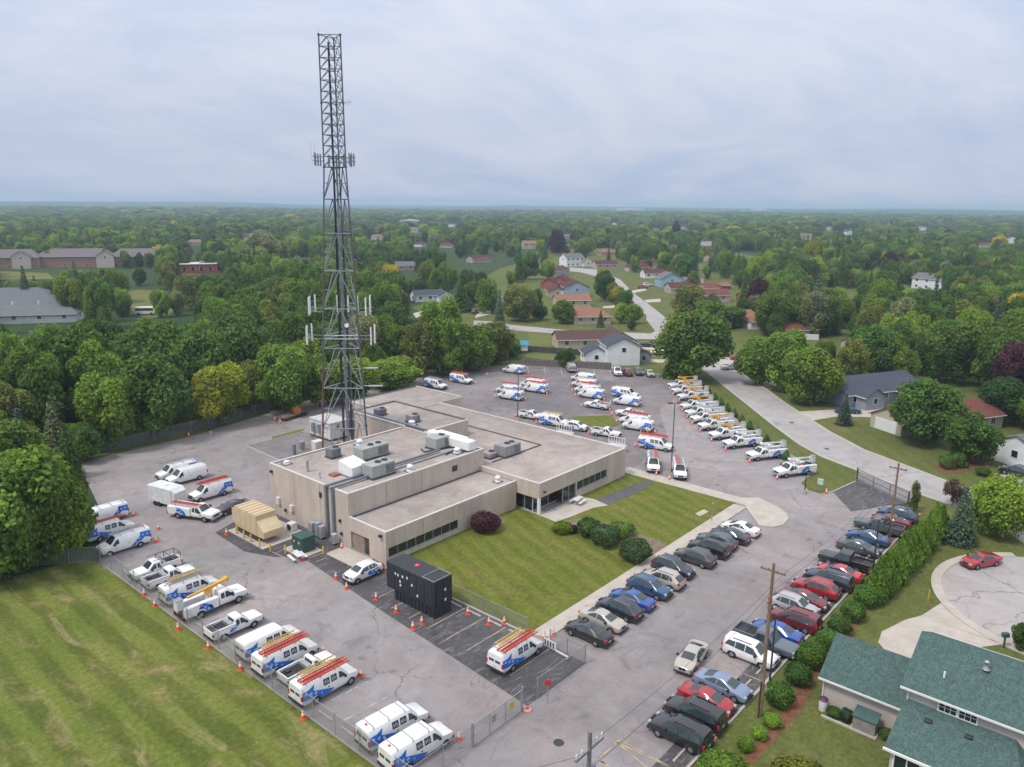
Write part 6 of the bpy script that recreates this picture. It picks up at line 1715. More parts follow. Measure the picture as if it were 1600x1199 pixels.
for px, py, wpx, h, col, lab in ((1480,732,24,2.3,G_ROUND,'left of two clipped hedge blocks in the mulch bed'),(1497,730,20,2.3,G_ROUND,'right of two clipped hedge blocks in the mulch bed'),(1500,715,26,1.9,G_DARK,'clipped hedge block behind the front two in the mulch bed'),(1507,731,11,1.0,(0.16,0.20,0.07),'small pale round bush in the mulch bed'),(1535,743,20,1.2,G_DARK,'low dark bush on the lawn below the mulch bed')):
    p = at(px, py); shrub('hedge_block', lab, p.x, p.y, wpx*proj(p)[2]/FPX/2, h, BOXB if 'hedge' in lab else BALLS[0], col)
# low shrubs along the street fence behind the bucket trucks
for i in range(15):
    f = i/14
    p = at(1278-188*f**0.85, 735-137*f**1.0 + 14*math.sin(f*math.pi)*0)
    a = Vector((65.3, -23.2)); b = Vector((109.5, 18.5)); q = a.lerp(b, f)
    shrub('street_evergreen', 'dark evergreen shrub in the row behind the bucket trucks', q.x-1.0, q.y+1.0, .80, 1.75, COLS[i%4], (0.066,0.138,0.028), 'evergreens behind the bucket trucks')

# ------------------------------------------------------------------ woods and suburban trees
# picture zones that something farther off must stay visible through: x0, y0, x1, y1, ground row of the thing
KEEP = [(935,520,1005,572,575),(880,508,985,540,545),(855,480,945,508,510),(850,455,905,480,482),(870,418,935,470,466),(800,505,890,520,519),(975,440,1050,535,535),(1000,420,1070,450,452),(1018,440,1085,466,464),(1135,475,1180,512,513),
 (640,450,770,497,492),(1280,553,1430,662,614),(1360,612,1575,705,655),(1180,500,1320,530,532),(640,440,690,475,480),(0,385,245,418,420),(285,405,350,428,428),(0,455,140,500,505),(180,452,300,500,500),(0,423,82,436,437),
 (870,400,920,418,420),(930,375,960,388,390),(920,385,975,425,432),(980,412,1030,430,432),(845,425,905,450,452),(700,395,770,410,412),(1330,400,1372,420,424),(1440,425,1470,450,456),(1150,370,1190,390,395),(740,370,800,400,402),(530,378,570,410,412),(445,372,480,402,404),(860,390,890,396,398),
 (740,498,820,520,522),(815,500,990,560,560),(1100,535,1200,575,575),(1320,435,1340,460,462),(1400,430,1425,445,447),(1270,420,1300,450,452),(600,330,730,346,349),(1555,590,1600,750,752),(1500,400,1520,415,418)]
FARH = []
_fr = random.Random(21)
for (x0, x1, y0, y1, n) in ((1090,1590,348,400,11),(640,1080,350,392,10),(0,480,350,395,4),(560,720,360,430,4)):
    for k in range(n):
        px = x0 + (x1-x0)*(k+_fr.uniform(.15,.85))/n; py = _fr.uniform(y0, y1)
        dpx = FPX/proj(at(px, py))[2]
        if any(a-12 < px < b+12 and c-6 < py < e+6 for a, c, b, e, _ in KEEP): continue
        FARH.append((px, py)); KEEP.append((px-7*dpx, py-4.6*dpx, px+7*dpx, py+1.0*dpx, py))
KEEPD = []
for z in KEEP:
    pz = at((z[0]+z[2])/2, z[4]); KEEPD.append((*z[:4], proj(pz)[2]))
def blocked(x, y, h, r):
    u, v, d = proj((x, y, 0)); 
    if d < 20: return True
    ut, vt, _ = proj((x, y, h))
    w = r*FPX/d
    for (x0, y0, x1, y1, dz) in KEEPD:
        if d < dz + r and u+w*.8 > x0 and u-w*.8 < x1 and vt < y1 and v - .12*(v-vt) > y0: return True
    return False
def inpoly(x, y, P):
    c = False; j = len(P)-1
    for i in range(len(P)):
        if (P[i][1] > y) != (P[j][1] > y) and x < (P[j][0]-P[i][0])*(y-P[i][1])/(P[j][1]-P[i][1])+P[i][0]: c = not c
        j = i
    return c
WOODS = [A((-200,780),(0,728),(60,716),(128,690),(300,652),(480,606),(560,586),(690,564),(800,550),(790,520),(740,510),(690,500),(655,512),(600,505),(470,470),(330,480),(240,515),(150,500),(0,512),(-200,530))]
CLEAR = [lot_pts, A((1055,595),(1110,583),(1140,606),(1350,737),(1440,770),(1310,778),(1200,740),(1080,640)), A((740,496),(900,508),(1010,520),(1110,545),(1200,585),(1330,670),(1600,760),(1600,860),(1440,790),(1300,730),(1120,640),(1080,600),(820,565),(790,545),(820,515),(740,512)), A((930,418),(1060,505),(1030,540),(960,470),(890,432)),
         A((1250,640),(1420,640),(1520,690),(1600,720),(1600,790),(1460,745),(1300,680)), A((1390,600),(1500,610),(1560,640),(1560,720),(1390,680)), [(-200,-200),(-21,-200),(-21,24),(-60,80),(-200,80)], [(-30,-140),(75,-140),(75,-41),(-30,-41)],
         A((180,460),(205,450),(240,452),(305,466),(262,494),(225,502)), A((0,422),(78,425),(88,437),(0,438))]
TREES = []   # x, y, h, r, colour, kind
rs = random.Random(5)
def try_tree(x, y, h, r, col, kind):
    for (a, b, c, rr) in GRID.get((int(x//14), int(y//14)), []):
        pass
    if blocked(x, y, h, r): return
    TREES.append((x, y, h, r, col, kind))
GRID = {}
def pick_col(x, y, wood):
    v = mnoise.noise(Vector((x*.012, y*.012, 1.7))); q = rs.random()
    if wood: return G_DARK if q < .5 else G_MID if q < .8 else G_ROUND if q < .92 else G_OLIVE
    if q < .012: return G_PURP
    if q < .03: return G_GOLD if rs.random() < .3 else G_YEL
    if q < .09: return G_GREY
    return G_DARK if q < .30 else G_MID if q < .60 else G_ROUND if q < .74 else G_BRIGHT if q < .88 else G_OLIVE
near_xy = [(o.location.x, o.location.y) for o in bpy.data.objects if o.parent is None and o.get('category') == 'tree']
step = 7.6
cx0, cy0 = CAM_POS.x, CAM_POS.y
for i in range(-20, 130):
    for j in range(-20, 130):
        x = cx0 + i*step + rs.uniform(-2.6, 2.6); y = cy0 + j*step + rs.uniform(-2.6, 2.6)
        u, v, d = proj((x, y, 6))
        if d < 60 or u < -160 or u > 1760: continue
        dist = math.hypot(x-cx0, y-cy0)
        if dist > 760: continue
        wood = any(inpoly(x, y, W) for W in WOODS)
        if any(inpoly(x, y, C) for C in CLEAR): continue
        if any((x-a)**2+(y-b)**2 < 22 for a, b in near_xy): continue
        if wood:
            edge = proj((x, y, 0))[1]
            h = rs.uniform(11, 16.5); r = rs.uniform(4.0, 5.6)
            kind = 'broad'
            if rs.random() < .06: h *= 1.1
        else:
            dens = .62 + .5*mnoise.noise(Vector((x*.007, y*.007, 4.4)))
            if u > 1180: dens += .45
            if v > 395 and 690 < u < 1200: dens *= .24
            elif v > 375 and 640 < u < 1200: dens *= .6
            if rs.random() > dens: continue
            h = rs.uniform(7, 14.5); r = h*rs.uniform(.30, .42)
            kind = 'spruce' if rs.random() < .10 else 'broad'
        if kind == 'spruce': try_tree(x, y, h*.95, h*.24, rs.choice((G_BLUE, G_DARK, G_DARK)), kind)
        else: try_tree(x, y, h, r, pick_col(x, y, wood), kind)
# understory shrubs at the edge of the wood, along the fence
for i in range(70):
    f = i/69
    e = [(-40,770),(128,716),(300,673),(430,640),(545,606),(690,578),(770,568),(800,560)]
    k = f*(len(e)-1); a = int(min(k, len(e)-2)); g = k-a
    px = e[a][0]+(e[a+1][0]-e[a][0])*g; py = e[a][1]+(e[a+1][1]-e[a][1])*g - rs.uniform(2, 12)
    p = at(px, py); h = rs.uniform(2.6, 6)
    TREES.append((p.x, p.y, h, h*rs.uniform(.4,.55), rs.choice((G_BRIGHT, G_MID, G_BRIGHT, G_OLIVE, G_MID)), 'edge'))
TREES.sort(key=lambda t: (t[0]-cx0)**2 + (t[1]-cy0)**2)
n_ind = max(0, 292 - len(NEARTREES))
edge_n = 0
for (x, y, h, r, col, kind) in TREES[:n_ind]:
    u, v, d = proj((x, y, 0))
    hue = {G_DARK:'dark green',G_MID:'mid green',G_ROUND:'deep green',G_OLIVE:'olive green',G_BRIGHT:'bright green',G_GREY:'grey green',G_YEL:'yellow green',G_PURP:'purple leaved',G_GOLD:'golden',G_BLUE:'blue green'}[col]
    size = ('low' if h < 4.2 else 'tall') if kind == 'edge' else 'tall' if h > 14.2 else 'small' if h < 10 else 'middle sized'
    if kind == 'edge': tree(x, y, h, r, col, size + ' ' + hue + ' leafy bush in the green fringe along the wood edge fence', 'broad', 'bushes along the wood edge', None, .02, 'wood_edge_bush', 'shrub')
    elif any(inpoly(x, y, W) for W in WOODS): tree(x, y, h, r, col, size + ' ' + hue + ' broadleaf tree in the dense wood behind the lot fence', kind, 'trees of the wood behind the lot')
    elif u > 1100: tree(x, y, h, r, col, size + ' ' + hue + ' spruce among the dense gardens right of the street' if kind == 'spruce' else size + ' ' + hue + ' leafy tree among the dense gardens right of the street', kind, 'garden trees right of the street')
    elif u < 450: tree(x, y, h, r, col, size + ' ' + hue + ' spruce left of the tower beyond the wood' if kind == 'spruce' else size + ' ' + hue + ' leafy tree left of the tower beyond the wood', kind, 'trees beyond the wood on the left')
    else: tree(x, y, h, r, col, size + ' ' + hue + ' spruce among the houses behind the lot' if kind == 'spruce' else size + ' ' + hue + ' leafy tree among the houses behind the lot', kind, 'trees among the houses')
REST = TREES[n_ind:]
# farther trees, getting sparser in number and larger as clumps
far = []
d = 760.0
while d < 3400:
    stp = 9.5 * (d/760)**0.9
    n = int(rad(86)*d/stp)
    for i in range(n):
        a = rad(40.9) + rad(86)*((i+rs.uniform(-.45,.45))/n-.5)
        dd = d + rs.uniform(-.5,.5)*stp
        x, y = cx0+dd*math.cos(a), cy0+dd*math.sin(a)
        if rs.random() > .80 + .95*mnoise.noise(Vector((x*.003, y*.003, 8.8))): continue
        h = rs.uniform(7, 16)*(1+.25*(d-760)/2600); r = stp*.56*rs.choice((.6,.8,1.0,1.2,1.6))*rs.uniform(.85,1.15)
        if blocked(x, y, h, r): continue
        far.append((x, y, h, r, pick_col(x, y, False), 'far'))
    d += stp*1.15

def instancer(name, pts, crown_me, col, label):
    """one object: a crown on every point, each turned and sized by its own attributes"""
    me = bpy.data.meshes.new(name)
    me.vertices.add(len(pts))
    me.vertices.foreach_set('co', np.array([(p[0], p[1], hill(p[0], p[1]) + p[2]*.08) for p in pts], dtype=np.float32).ravel())
    sa = me.attributes.new('size', 'FLOAT_VECTOR', 'POINT'); ra = me.attributes.new('turn', 'FLOAT_VECTOR', 'POINT')
    sa.data.foreach_set('vector', np.array([(p[3], p[3], p[2]*.92/2.0) for p in pts], dtype=np.float32).ravel())
    ra.data.foreach_set('vector', np.array([(0, 0, rs.uniform(0, 6.28)) for p in pts], dtype=np.float32).ravel())
    o = put(name, me, None, (0,0,0), 0.0, col)
    tag(o, None, None, None, 'stuff')
    src = crown_me
    ng = bpy.data.node_groups.new(name, 'GeometryNodeTree')
    ng.interface.new_socket('Geometry', in_out='INPUT', socket_type='NodeSocketGeometry')
    ng.interface.new_socket('Geometry', in_out='OUTPUT', socket_type='NodeSocketGeometry')
    gi = ng.nodes.new('NodeGroupInput'); go = ng.nodes.new('NodeGroupOutput')
    ip = ng.nodes.new('GeometryNodeInstanceOnPoints'); oi = ng.nodes.new('GeometryNodeObjectInfo')
    oi.inputs['Object'].default_value = src; oi.transform_space = 'ORIGINAL'; oi.inputs['As Instance'].default_value = True
    def attr(nm):
        a = ng.nodes.new('GeometryNodeInputNamedAttribute'); a.data_type = 'FLOAT_VECTOR'; a.inputs['Name'].default_value = nm
        return next(s for s in a.outputs if s.name == 'Attribute' and s.enabled)
    ng.links.new(gi.outputs[0], ip.inputs['Points']); ng.links.new(oi.outputs['Geometry'], ip.inputs['Instance'])
    ng.links.new(attr('turn'), ip.inputs['Rotation']); ng.links.new(attr('size'), ip.inputs['Scale'])
    ng.links.new(ip.outputs[0], go.inputs[0])
    md = o.modifiers.new('instances', 'NODES'); md.node_group = ng
    return o
def col_key(c): return tuple(round(v, 4) for v in c)
SRC = {}
for o in bpy.data.objects:
    if o.name.startswith('crown') and o.parent is not None and o.parent.get('category') == 'tree':
        SRC.setdefault((col_key(o.color[:3]), o.parent.name.startswith('spruce')), []).append(o)
def scatter(name, pts):
    groups = {}
    for p in pts:
        k = (col_key(p[4]), p[5] == 'spruce')
        if k not in SRC: k = (k[0], not k[1])
        if k not in SRC: k = (col_key(G_MID), False)
        groups.setdefault(k, []).append(p)
    for k, ps in groups.items():
        srcs = SRC[k][:3]
        for i, s in enumerate(srcs):
            sub = ps[i::len(srcs)]
            if sub: instancer(name, sub, s, k[0], None)
scatter('garden_woodland', REST)
scatter('distant_woodland', far)

# ------------------------------------------------------------------ houses
def roof_mat(name, col):
    t = NT(name)
    P = t.obj()
    k = t.math('MULTIPLY', t.ramp(t.noise(2.6, 5, 0.75, 0, P), 0.3, 0.7, 0.80, 1.20), t.ramp(t.vor(3.6, 'F1', t.map(P, (1,1,1.6)), 'Color') if False else t.noise(9, 2, 0.5, 0, P), 0.3, 0.7, 0.74, 1.26))
    return t.fin(scale_col(t, col if col else t.objcol(), k), 0.92, 0, 0.2)
M_ROOF = roof_mat('asphalt_shingles', None)
def siding_mat():
    t = NT('lap_siding')
    z = t.sep(t.obj())[2]
    s = t.math('FRACT', t.math('MULTIPLY', z, 5.0))
    k = t.math('MULTIPLY', t.ramp(s, 0.0, 0.16, 0.86, 1.0), t.ramp(t.noise(0.7, 4, 0.6, 0, t.obj()), 0.3, 0.7, 0.93, 1.05))
    return t.fin(scale_col(t, t.objcol(), k), 0.7, 0, 0.3)
M_SIDING = siding_mat()
M_TRIMW = simple('white_trim', (0.74, 0.74, 0.73), 0.6, 0, 0.05)

def gable(parent, L, W, H, rise, rcol, wcol, over=0.4, off=(0,0), hip=0.0, axis='x', z0=0.0, wins=2, name_wall='wall', garage=False, gwin=True):
    """a gabled or hipped volume, ridge along local x"""
    def tr(p):
        x, y, z = p
        if axis == 'y': x, y = -y, x
        return (x+off[0], y+off[1], z+z0)
    l, w = L/2, W/2
    mb = MB()
    if hip <= 0:
        vs = [(-l,-w,0),(l,-w,0),(l,w,0),(-l,w,0),(-l,-w,H),(l,-w,H),(l,w,H),(-l,w,H),(-l,0,H+rise-.05),(l,0,H+rise-.05)]
        fs = [(0,1,5,4),(2,3,7,6),(1,2,6,9,5),(3,0,4,8,7)]
    else:
        vs = [(-l,-w,0),(l,-w,0),(l,w,0),(-l,w,0),(-l,-w,H),(l,-w,H),(l,w,H),(-l,w,H)]
        fs = [(0,1,5,4),(2,3,7,6),(1,2,6,5),(3,0,4,7)]
    mb.add([tr(v) for v in vs], fs)
    wl = part(name_wall, mb, M_SIDING, parent, color=wcol)
    dz = rise*over/w
    e, g, th = w+over, l+over*.8, 0.14
    hx = l+over*.8-hip
    top = [(-g,-e,H-dz),(g,-e,H-dz),(g,e,H-dz),(-g,e,H-dz),(-hx,0,H+rise),(hx,0,H+rise)]
    vs = [tr(p) for p in top] + [tr((x,y,z-th)) for x,y,z in top]
    fs = [(0,1,5,4),(2,3,4,5),(1,2,5),(3,0,4),(7,6,10,11),(9,8,11,10),(8,7,11),(6,9,10),(0,6,7,1),(2,8,9,3),(1,7,8,2),(3,9,6,0)] if hip > 0 else \
         [(0,1,5,4),(2,3,4,5),(7,6,10,11),(9,8,11,10),(0,6,7,1),(2,8,9,3),(1,7,11,5),(5,11,8,2),(3,9,10,4),(4,10,6,0)]
    rf = part('roof', MB().add(vs, fs), M_ROOF, parent, color=rcol)
    gm = MB()
    for s in (-1, 1): 
        a, b = tr((-g, s*(e+.02), H-dz-.18)), tr((g, s*(e+.10), H-dz-.02))
        gm.box(min(a[0],b[0]),max(a[0],b[0]),min(a[1],b[1]),max(a[1],b[1]),a[2],b[2])
        part('gutter', gm, M_TRIMW, rf); gm = MB()
    def win(x, s, z, ww=1.1, hh=1.15, face='y'):
        fx = MB(); px = MB()
        def bx(m, x0,x1,y0,y1,z0_,z1_):
            a, b = tr((x0,y0,z0_)), tr((x1,y1,z1_))
            m.box(min(a[0],b[0]),max(a[0],b[0]),min(a[1],b[1]),max(a[1],b[1]),a[2],b[2])
        if face == 'y':
            y = s*w
            bx(px, x-ww/2, x+ww/2, min(y,y+s*.03), max(y,y+s*.03), z, z+hh)
            bx(fx, x-ww/2-.08, x-ww/2, min(y,y+s*.06), max(y,y+s*.06), z-.08, z+hh+.08); bx(fx, x+ww/2, x+ww/2+.08, min(y,y+s*.06), max(y,y+s*.06), z-.08, z+hh+.08)
            bx(fx, x-ww/2, x+ww/2, min(y,y+s*.06), max(y,y+s*.06), z-.08, z); bx(fx, x-ww/2, x+ww/2, min(y,y+s*.06), max(y,y+s*.06), z+hh, z+hh+.08); bx(fx, x-.03, x+.03, min(y+s*.031,y+s*.06), max(y+s*.031,y+s*.06), z, z+hh)
        else:
            xx = s*l
            bx(px, min(xx,xx+s*.03), max(xx,xx+s*.03), x-ww/2, x+ww/2, z, z+hh)
            bx(fx, min(xx,xx+s*.06), max(xx,xx+s*.06), x-ww/2-.08, x-ww/2, z-.08, z+hh+.08); bx(fx, min(xx,xx+s*.06), max(xx,xx+s*.06), x+ww/2, x+ww/2+.08, z-.08, z+hh+.08)
            bx(fx, min(xx,xx+s*.06), max(xx,xx+s*.06), x-ww/2, x+ww/2, z-.08, z); bx(fx, min(xx,xx+s*.06), max(xx,xx+s*.06), x-ww/2, x+ww/2, z+hh, z+hh+.08)
        o = part('window', px, M_GLASS, parent); part('frame', fx, M_TRIMW, o)
    gable.win = win
    for k in range(wins):
        x = -l + L*(k+.5)/wins
        for s in (-1, 1): win(x, s, max(.9, H-1.75))
        if H > 4:
            for s in (-1, 1): win(x, s, .9)
    if gwin and not garage:
        for s in (-1, 1): win(0, s, max(1.0, H-1.7), 1.0, 1.1, 'x')
    if garage:
        s = garage
        def bx(m, x0,x1,y0,y1,z0_,z1_):
            a, b = tr((x0,y0,z0_)), tr((x1,y1,z1_))
            m.box(min(a[0],b[0]),max(a[0],b[0]),min(a[1],b[1]),max(a[1],b[1]),a[2],b[2]); return m
        xx = s*l
        gd = part('garage_door', bx(MB(), min(xx,xx+s*.04), max(xx,xx+s*.04), -2.4, 2.4, .05, 2.3), M_TRIMW, parent)
        for q in range(4): part('door_panel', bx(MB(), min(xx+s*.041,xx+s*.06), max(xx+s*.041,xx+s*.06), -2.35, 2.35, .1+.55*q, .58+.55*q), M_TRIMW, gd)
    return wl, rf
def house(label, px, py, head, vols, chimney=None, cat='house', name='house', zref=0.0):
    p = at(px, py, zref)
    t = thing(name, label, cat, (p.x, p.y, 0), rad(head))
    for v in vols: gable(t, **v)
    if chimney:
        x, y, z0, z1, c = chimney
        part('chimney', MB().box(x-.5,x+.5,y-.4,y+.4,z0,z1).box(x-.58,x+.58,y-.48,y+.48,z1,z1+.15), simple('chimney_%s' % label[:12].replace(' ','_'), c, .85), t)
    return t
V = lambda L, W, H, rise, r, w, **k: dict(L=L, W=W, H=H, rise=rise, rcol=r, wcol=w, **k)
R_GREEN = (0.072, 0.122, 0.114); R_BROWN = (0.105, 0.058, 0.055); R_DKRED = (0.105, 0.038, 0.040); R_ORANGE = (0.27, 0.135, 0.09); R_SLATE = (0.070, 0.078, 0.105); R_GREY = (0.15, 0.145, 0.16); R_TAN = (0.22,0.16,0.13); R_RED = (0.17,0.06,0.055)
W_WHITE = (0.78,0.80,0.84); W_CREAM = (0.50,0.44,0.33); W_LBLUE = (0.33,0.42,0.53); W_TAN = (0.45,0.38,0.33); W_GREY = (0.27,0.30,0.36); W_BRICK = (0.33,0.11,0.08); W_BEIGE=(0.52,0.46,0.42)

# the green roofed house in the right foreground
t = thing('green_roofed_house', 'pale two storey house with green shingle roofs in the right foreground', 'house', (0,0,0))
gable(t, 17, 8.9, 5.45, 2.1, R_GREEN, W_BEIGE, .45, (11.0,-61.0), 0, 'y', 0, 0, gwin=False)
gable(t, 6.2, 6.3, 2.85, 2.15, R_GREEN, W_BEIGE, .4, (10.85,-49.3), 0, 'y', 0, 0, gwin=False)
mb = MB(); mb.box(2.0,6.53,-60.5,-52.9,0,2.72); part('wall', mb, M_SIDING, t, color=W_BEIGE)
mb = MB(); a = [(1.65,-52.55,2.72),(6.6,-52.55,4.15),(6.6,-57.9,4.15),(6.6,-62.5,4.15),(1.65,-60.9,2.72)]
mb.add([(1.65,-52.5,2.74),(6.53,-52.5,4.14),(6.53,-59.6,4.14),(1.65,-61.0,2.74)], [(3,2,1,0)]); mb.add([(1.65,-61.0,2.74),(6.53,-59.6,4.14),(6.53,-61.0,2.74)], [(2,1,0)])
mb.add([(1.65,-52.5,2.60),(6.53,-52.5,2.60),(6.53,-61.0,2.60),(1.65,-61.0,2.60)], [(0,1,2,3)]); mb.add([(1.65,-52.5,2.60),(1.65,-61.0,2.60),(1.65,-61.0,2.74),(1.65,-52.5,2.74)], [(0,1,2,3)]); mb.add([(6.53,-52.5,2.6),(1.65,-52.5,2.6),(1.65,-52.5,2.74),(6.53,-52.5,4.14)], [(0,1,2,3)])
rf = part('roof', mb, M_ROOF, t, color=R_GREEN)
part('gutter', MB().box(1.52,1.64,-61.1,-52.45,2.58,2.76), M_TRIMW, rf)
for yy in (-54.4,-57.0): part('roof_vent', MB().bbox(5.0,5.4,yy-.25,yy+.25,3.62,3.92,.05), M_DFRAME, rf)
for yy in (-54.75,-56.05):
    w = part('window', MB().box(6.50,6.545,yy-1.1,yy,4.18,5.22), M_GLASS, t)
    fm = MB(); fm.box(6.46,6.56,yy-1.2,yy-1.1,4.08,5.32).box(6.46,6.56,yy,yy+.1,4.08,5.32).box(6.46,6.56,yy-1.1,yy,4.08,4.18).box(6.46,6.56,yy-1.1,yy,5.22,5.32)
    for i in (1,2): fm.box(6.475,6.549,yy-1.1+.367*i-.02,yy-1.1+.367*i+.02,4.18,5.22)
    for i in (1,2): fm.box(6.478,6.548,yy-1.1,yy,4.18+.347*i-.02,4.18+.347*i+.02)
    part('frame', fm, M_TRIMW, w)
for i in range(2):
    yy = -53.2-1.75*i
    w = part('window', MB().box(1.95,1.995,yy-1.6,yy,.4,2.35), M_GLASS, t); part('frame', MB().box(1.92,2.02,yy-1.7,yy-1.6,.3,2.45).box(1.92,2.02,yy,yy+.1,.3,2.45).box(1.92,2.02,yy-1.6,yy,2.35,2.45).box(1.92,2.02,yy-1.6,yy,.3,.4).box(1.93,2.01,yy-.84,yy-.76,.4,2.35), M_TRIMW, w)
d = part('patio_door', MB().box(1.94,1.99,-59.0,-57.0,.1,2.3), M_GLASS, t); part('frame', MB().box(1.91,2.02,-59.1,-59.0,.05,2.4).box(1.91,2.02,-57.0,-56.9,.05,2.4).box(1.91,2.02,-59.0,-57.0,2.3,2.4), M_TRIMW, d)
part('plumbing_vent', MB().lathe([(.28,0),(.13,.25),(.12,.5),(.2,.55),(.2,.62),(.05,.7)], (9.4,-56.9,7.05), 10), M_GALV, t)
part('plumbing_vent', MB().cyl((7.7,-54.6,6.15),(7.7,-54.6,6.65),.08,.08,8), M_WHITE, t)
for y in (-46.25,): part('downpipe', MB().cyl((7.62,y,0),(7.62,y,2.7),.06,.06,6), M_TRIMW, t)
part('downpipe', MB().cyl((6.45,-52.65,3.9),(6.45,-52.65,5.3),.05,.05,6), M_TRIMW, t)
slab('house_patio', [(0.2,-53.2),(1.99,-53.0),(1.99,-62),(-1.5,-62),(-1.2,-55.5)], 0.08, M_CONC)
t = thing('storage_shed', 'small low shed with green lid against the garage wall', 'shed', (6.6,-50.0,0.02), rad(0))
part('box', MB().bbox(-.55,.55,-.85,.85,.12,1.25,.03), simple('taupe_plastic',(.25,.225,.215),.6), t); part('slab', MB().box(-.75,.65,-1.0,1.0,0,.118), M_CONC, t)
mb = MB(); mb.add([(-.65,-.92,1.27),(.6,-.92,1.55),(.6,.92,1.55),(-.65,.92,1.27),(-.65,-.92,1.2),(.6,-.92,1.45),(.6,.92,1.45),(-.65,.92,1.2)],[(0,1,2,3),(7,6,5,4),(0,4,5,1),(1,5,6,2),(2,6,7,3),(3,7,4,0)])
part('lid', mb, simple('green_plastic_lid',(.045,.095,.095),.6), t)
t = thing('rain_barrel', 'white lidded bin with dark plum top at the garage corner', 'bin', (6.9,-46.6,0.02)); part('barrel', MB().lathe([(.32,0),(.36,.5),(.34,.95)], n=12), M_OFFW, t); part('lid', MB().lathe([(.37,.95),(.36,1.05),(.1,1.1)], n=12), simple('plum_plastic',(.10,.02,.08),.5), t)
for yy, r, h, c, lab in ((-47.6,.6,.7,(.075,.14,.03),'leafy yellow green plant in the bed on the garage wall'),(-48.5,.5,1.1,(.04,.085,.05),'taller dark plant in the bed on the garage wall'),(-51.5,.55,.8,(.08,.14,.03),'flowering green plant right of the storage shed')):
    shrub('garden_plant', lab, 6.7, yy, r, h, BALLS[1], c, None, 'plant')
struct('flower_bed_edge', MB().box(5.9,6.1,-49.0,-46.8,0,.16), M_CURB)
t = thing('mailbox', 'dark green mailbox on a post at the cul-de-sac', 'mailbox', (*at2(1568,1012),0.02), rad(40)); part('post', MB().box(-.06,.06,-.06,.06,0,1.1), M_GREENBOX, t); part('box', MB().bbox(-.2,.2,-.32,.32,1.1,1.5,.06), M_GREENBOX, t)
p = at(1450, 940); tag(part('marker_post', MB().bbox(p.x-.1,p.x+.1,p.y-.04,p.y+.04,0,1.3,.02), M_YELLOW, None), 'yellow marker post on the grass by the cul-de-sac', 'marker post')

# neighbours
house('grey blue ranch house with dark slate roof across the street', 1352, 622, -27, [V(21,10.5,2.9,2.5,R_SLATE,W_GREY,wins=5), V(9,8.5,2.9,2.2,R_SLATE,W_LBLUE,off=(7.0,-6.0),axis='y',wins=1), V(6,5,2.9,1.5,R_SLATE,W_GREY,off=(-6.0,-5.2),axis='y',wins=1)])
house('tan house with red roof and white garage door half hidden by the round tree', 1466, 668, -27, [V(16,9,2.8,2.0,R_RED,W_BEIGE,off=(3,0),wins=3), V(7.5,7,2.8,1.8,R_RED,W_CREAM,off=(-8.0,1.5),wins=1,garage=-1)], (3,1,3,6.3,(.66,.64,.6)))
house('house wall with white corner at the right frame edge', 1622, 722, -27, [V(12,9,3.2,2,R_GREY,W_WHITE,wins=3)])
house('red roofed house behind the grey blue ranch house', 1290, 588, -27, [V(12,8,2.9,2.0,R_RED,W_TAN,wins=2)])
house('white gabled two storey house behind the lot', 967, 566, 48, [V(9,8.5,5.2,2.0,R_SLATE,W_WHITE,wins=0), V(6,6,2.9,1.6,R_SLATE,W_WHITE,off=(1.0,6.5),wins=1), V(6,4,2.6,1.3,R_SLATE,W_GREY,off=(0,-5.8),wins=1)])
house('long brown roofed ranch house with cream walls behind the white gabled house', 930, 541, -41, [V(16,8,2.9,1.9,R_BROWN,W_CREAM,off=(-4,0),wins=3), V(12,8.5,3.1,2.3,R_BROWN,W_CREAM,off=(5.5,-3),axis='y',wins=2)])
house('house with two orange brown roofs by the far street', 917, 504, -41, [V(13,9,2.9,2.2,R_ORANGE,W_TAN,off=(1,0),hip=3.5,wins=3), V(11,7.5,2.9,1.8,R_ORANGE,W_CREAM,off=(-2,8),wins=2)], (-6,8,3,6,(.5,.45,.42)))
house('orange roofed house behind the pair of orange roofs', 893, 478, -41, [V(14,8,2.9,1.9,R_ORANGE,W_CREAM,off=(0,0),wins=3)], (-4,0,3,5.8,(.6,.56,.52)))
house('pale blue gabled house with dark red roof left of the far street', 898, 463, 48, [V(10,11,4.6,2.8,R_DKRED,W_LBLUE,wins=2), V(9,8,2.8,1.6,R_DKRED,W_TAN,off=(1,8.5),wins=2)])
house('dark red roofed house in the cluster behind the pale blue gable', 876, 447, 30, [V(15,9,3.0,2.6,R_DKRED,W_BRICK,wins=3), V(10,8,3.0,2.0,R_DKRED,W_BRICK,off=(-10,4),wins=2)])
house('farthest dark red roofed house of the cluster left of the street', 868, 430, 10, [V(18,9,3.0,2.2,R_BROWN,W_TAN,wins=3)])
house('big white two storey house on the far street', 893, 416, -20, [V(14,9,6.0,2.6,R_GREY,W_WHITE,wins=4), V(8,8,3.0,2.4,R_TAN,W_WHITE,off=(9,-3),axis='y',wins=1)])
house('maroon roofed house right of the big white house', 945, 420, -35, [V(15,9,3.2,2.2,R_DKRED,W_TAN,wins=3), V(8,7,3.2,2.0,R_RED,W_WHITE,off=(4,6),axis='y',wins=1)])
house('orange hip roofed house beyond the maroon one', 947, 399, -30, [V(13,9,3,2.2,R_ORANGE,W_TAN,hip=3.5,wins=2)])
house('white two storey house among trees at the far bend', 945, 384, -20, [V(11,8,6,2.2,R_GREY,W_WHITE,wins=3), V(5,5,5,1.6,R_GREY,W_WHITE,off=(4,-5),wins=1)])
house('long low orange roofed house left of the far white house', 874, 395, -10, [V(18,9,3,1.8,R_ORANGE,W_BRICK,hip=3,wins=3)])
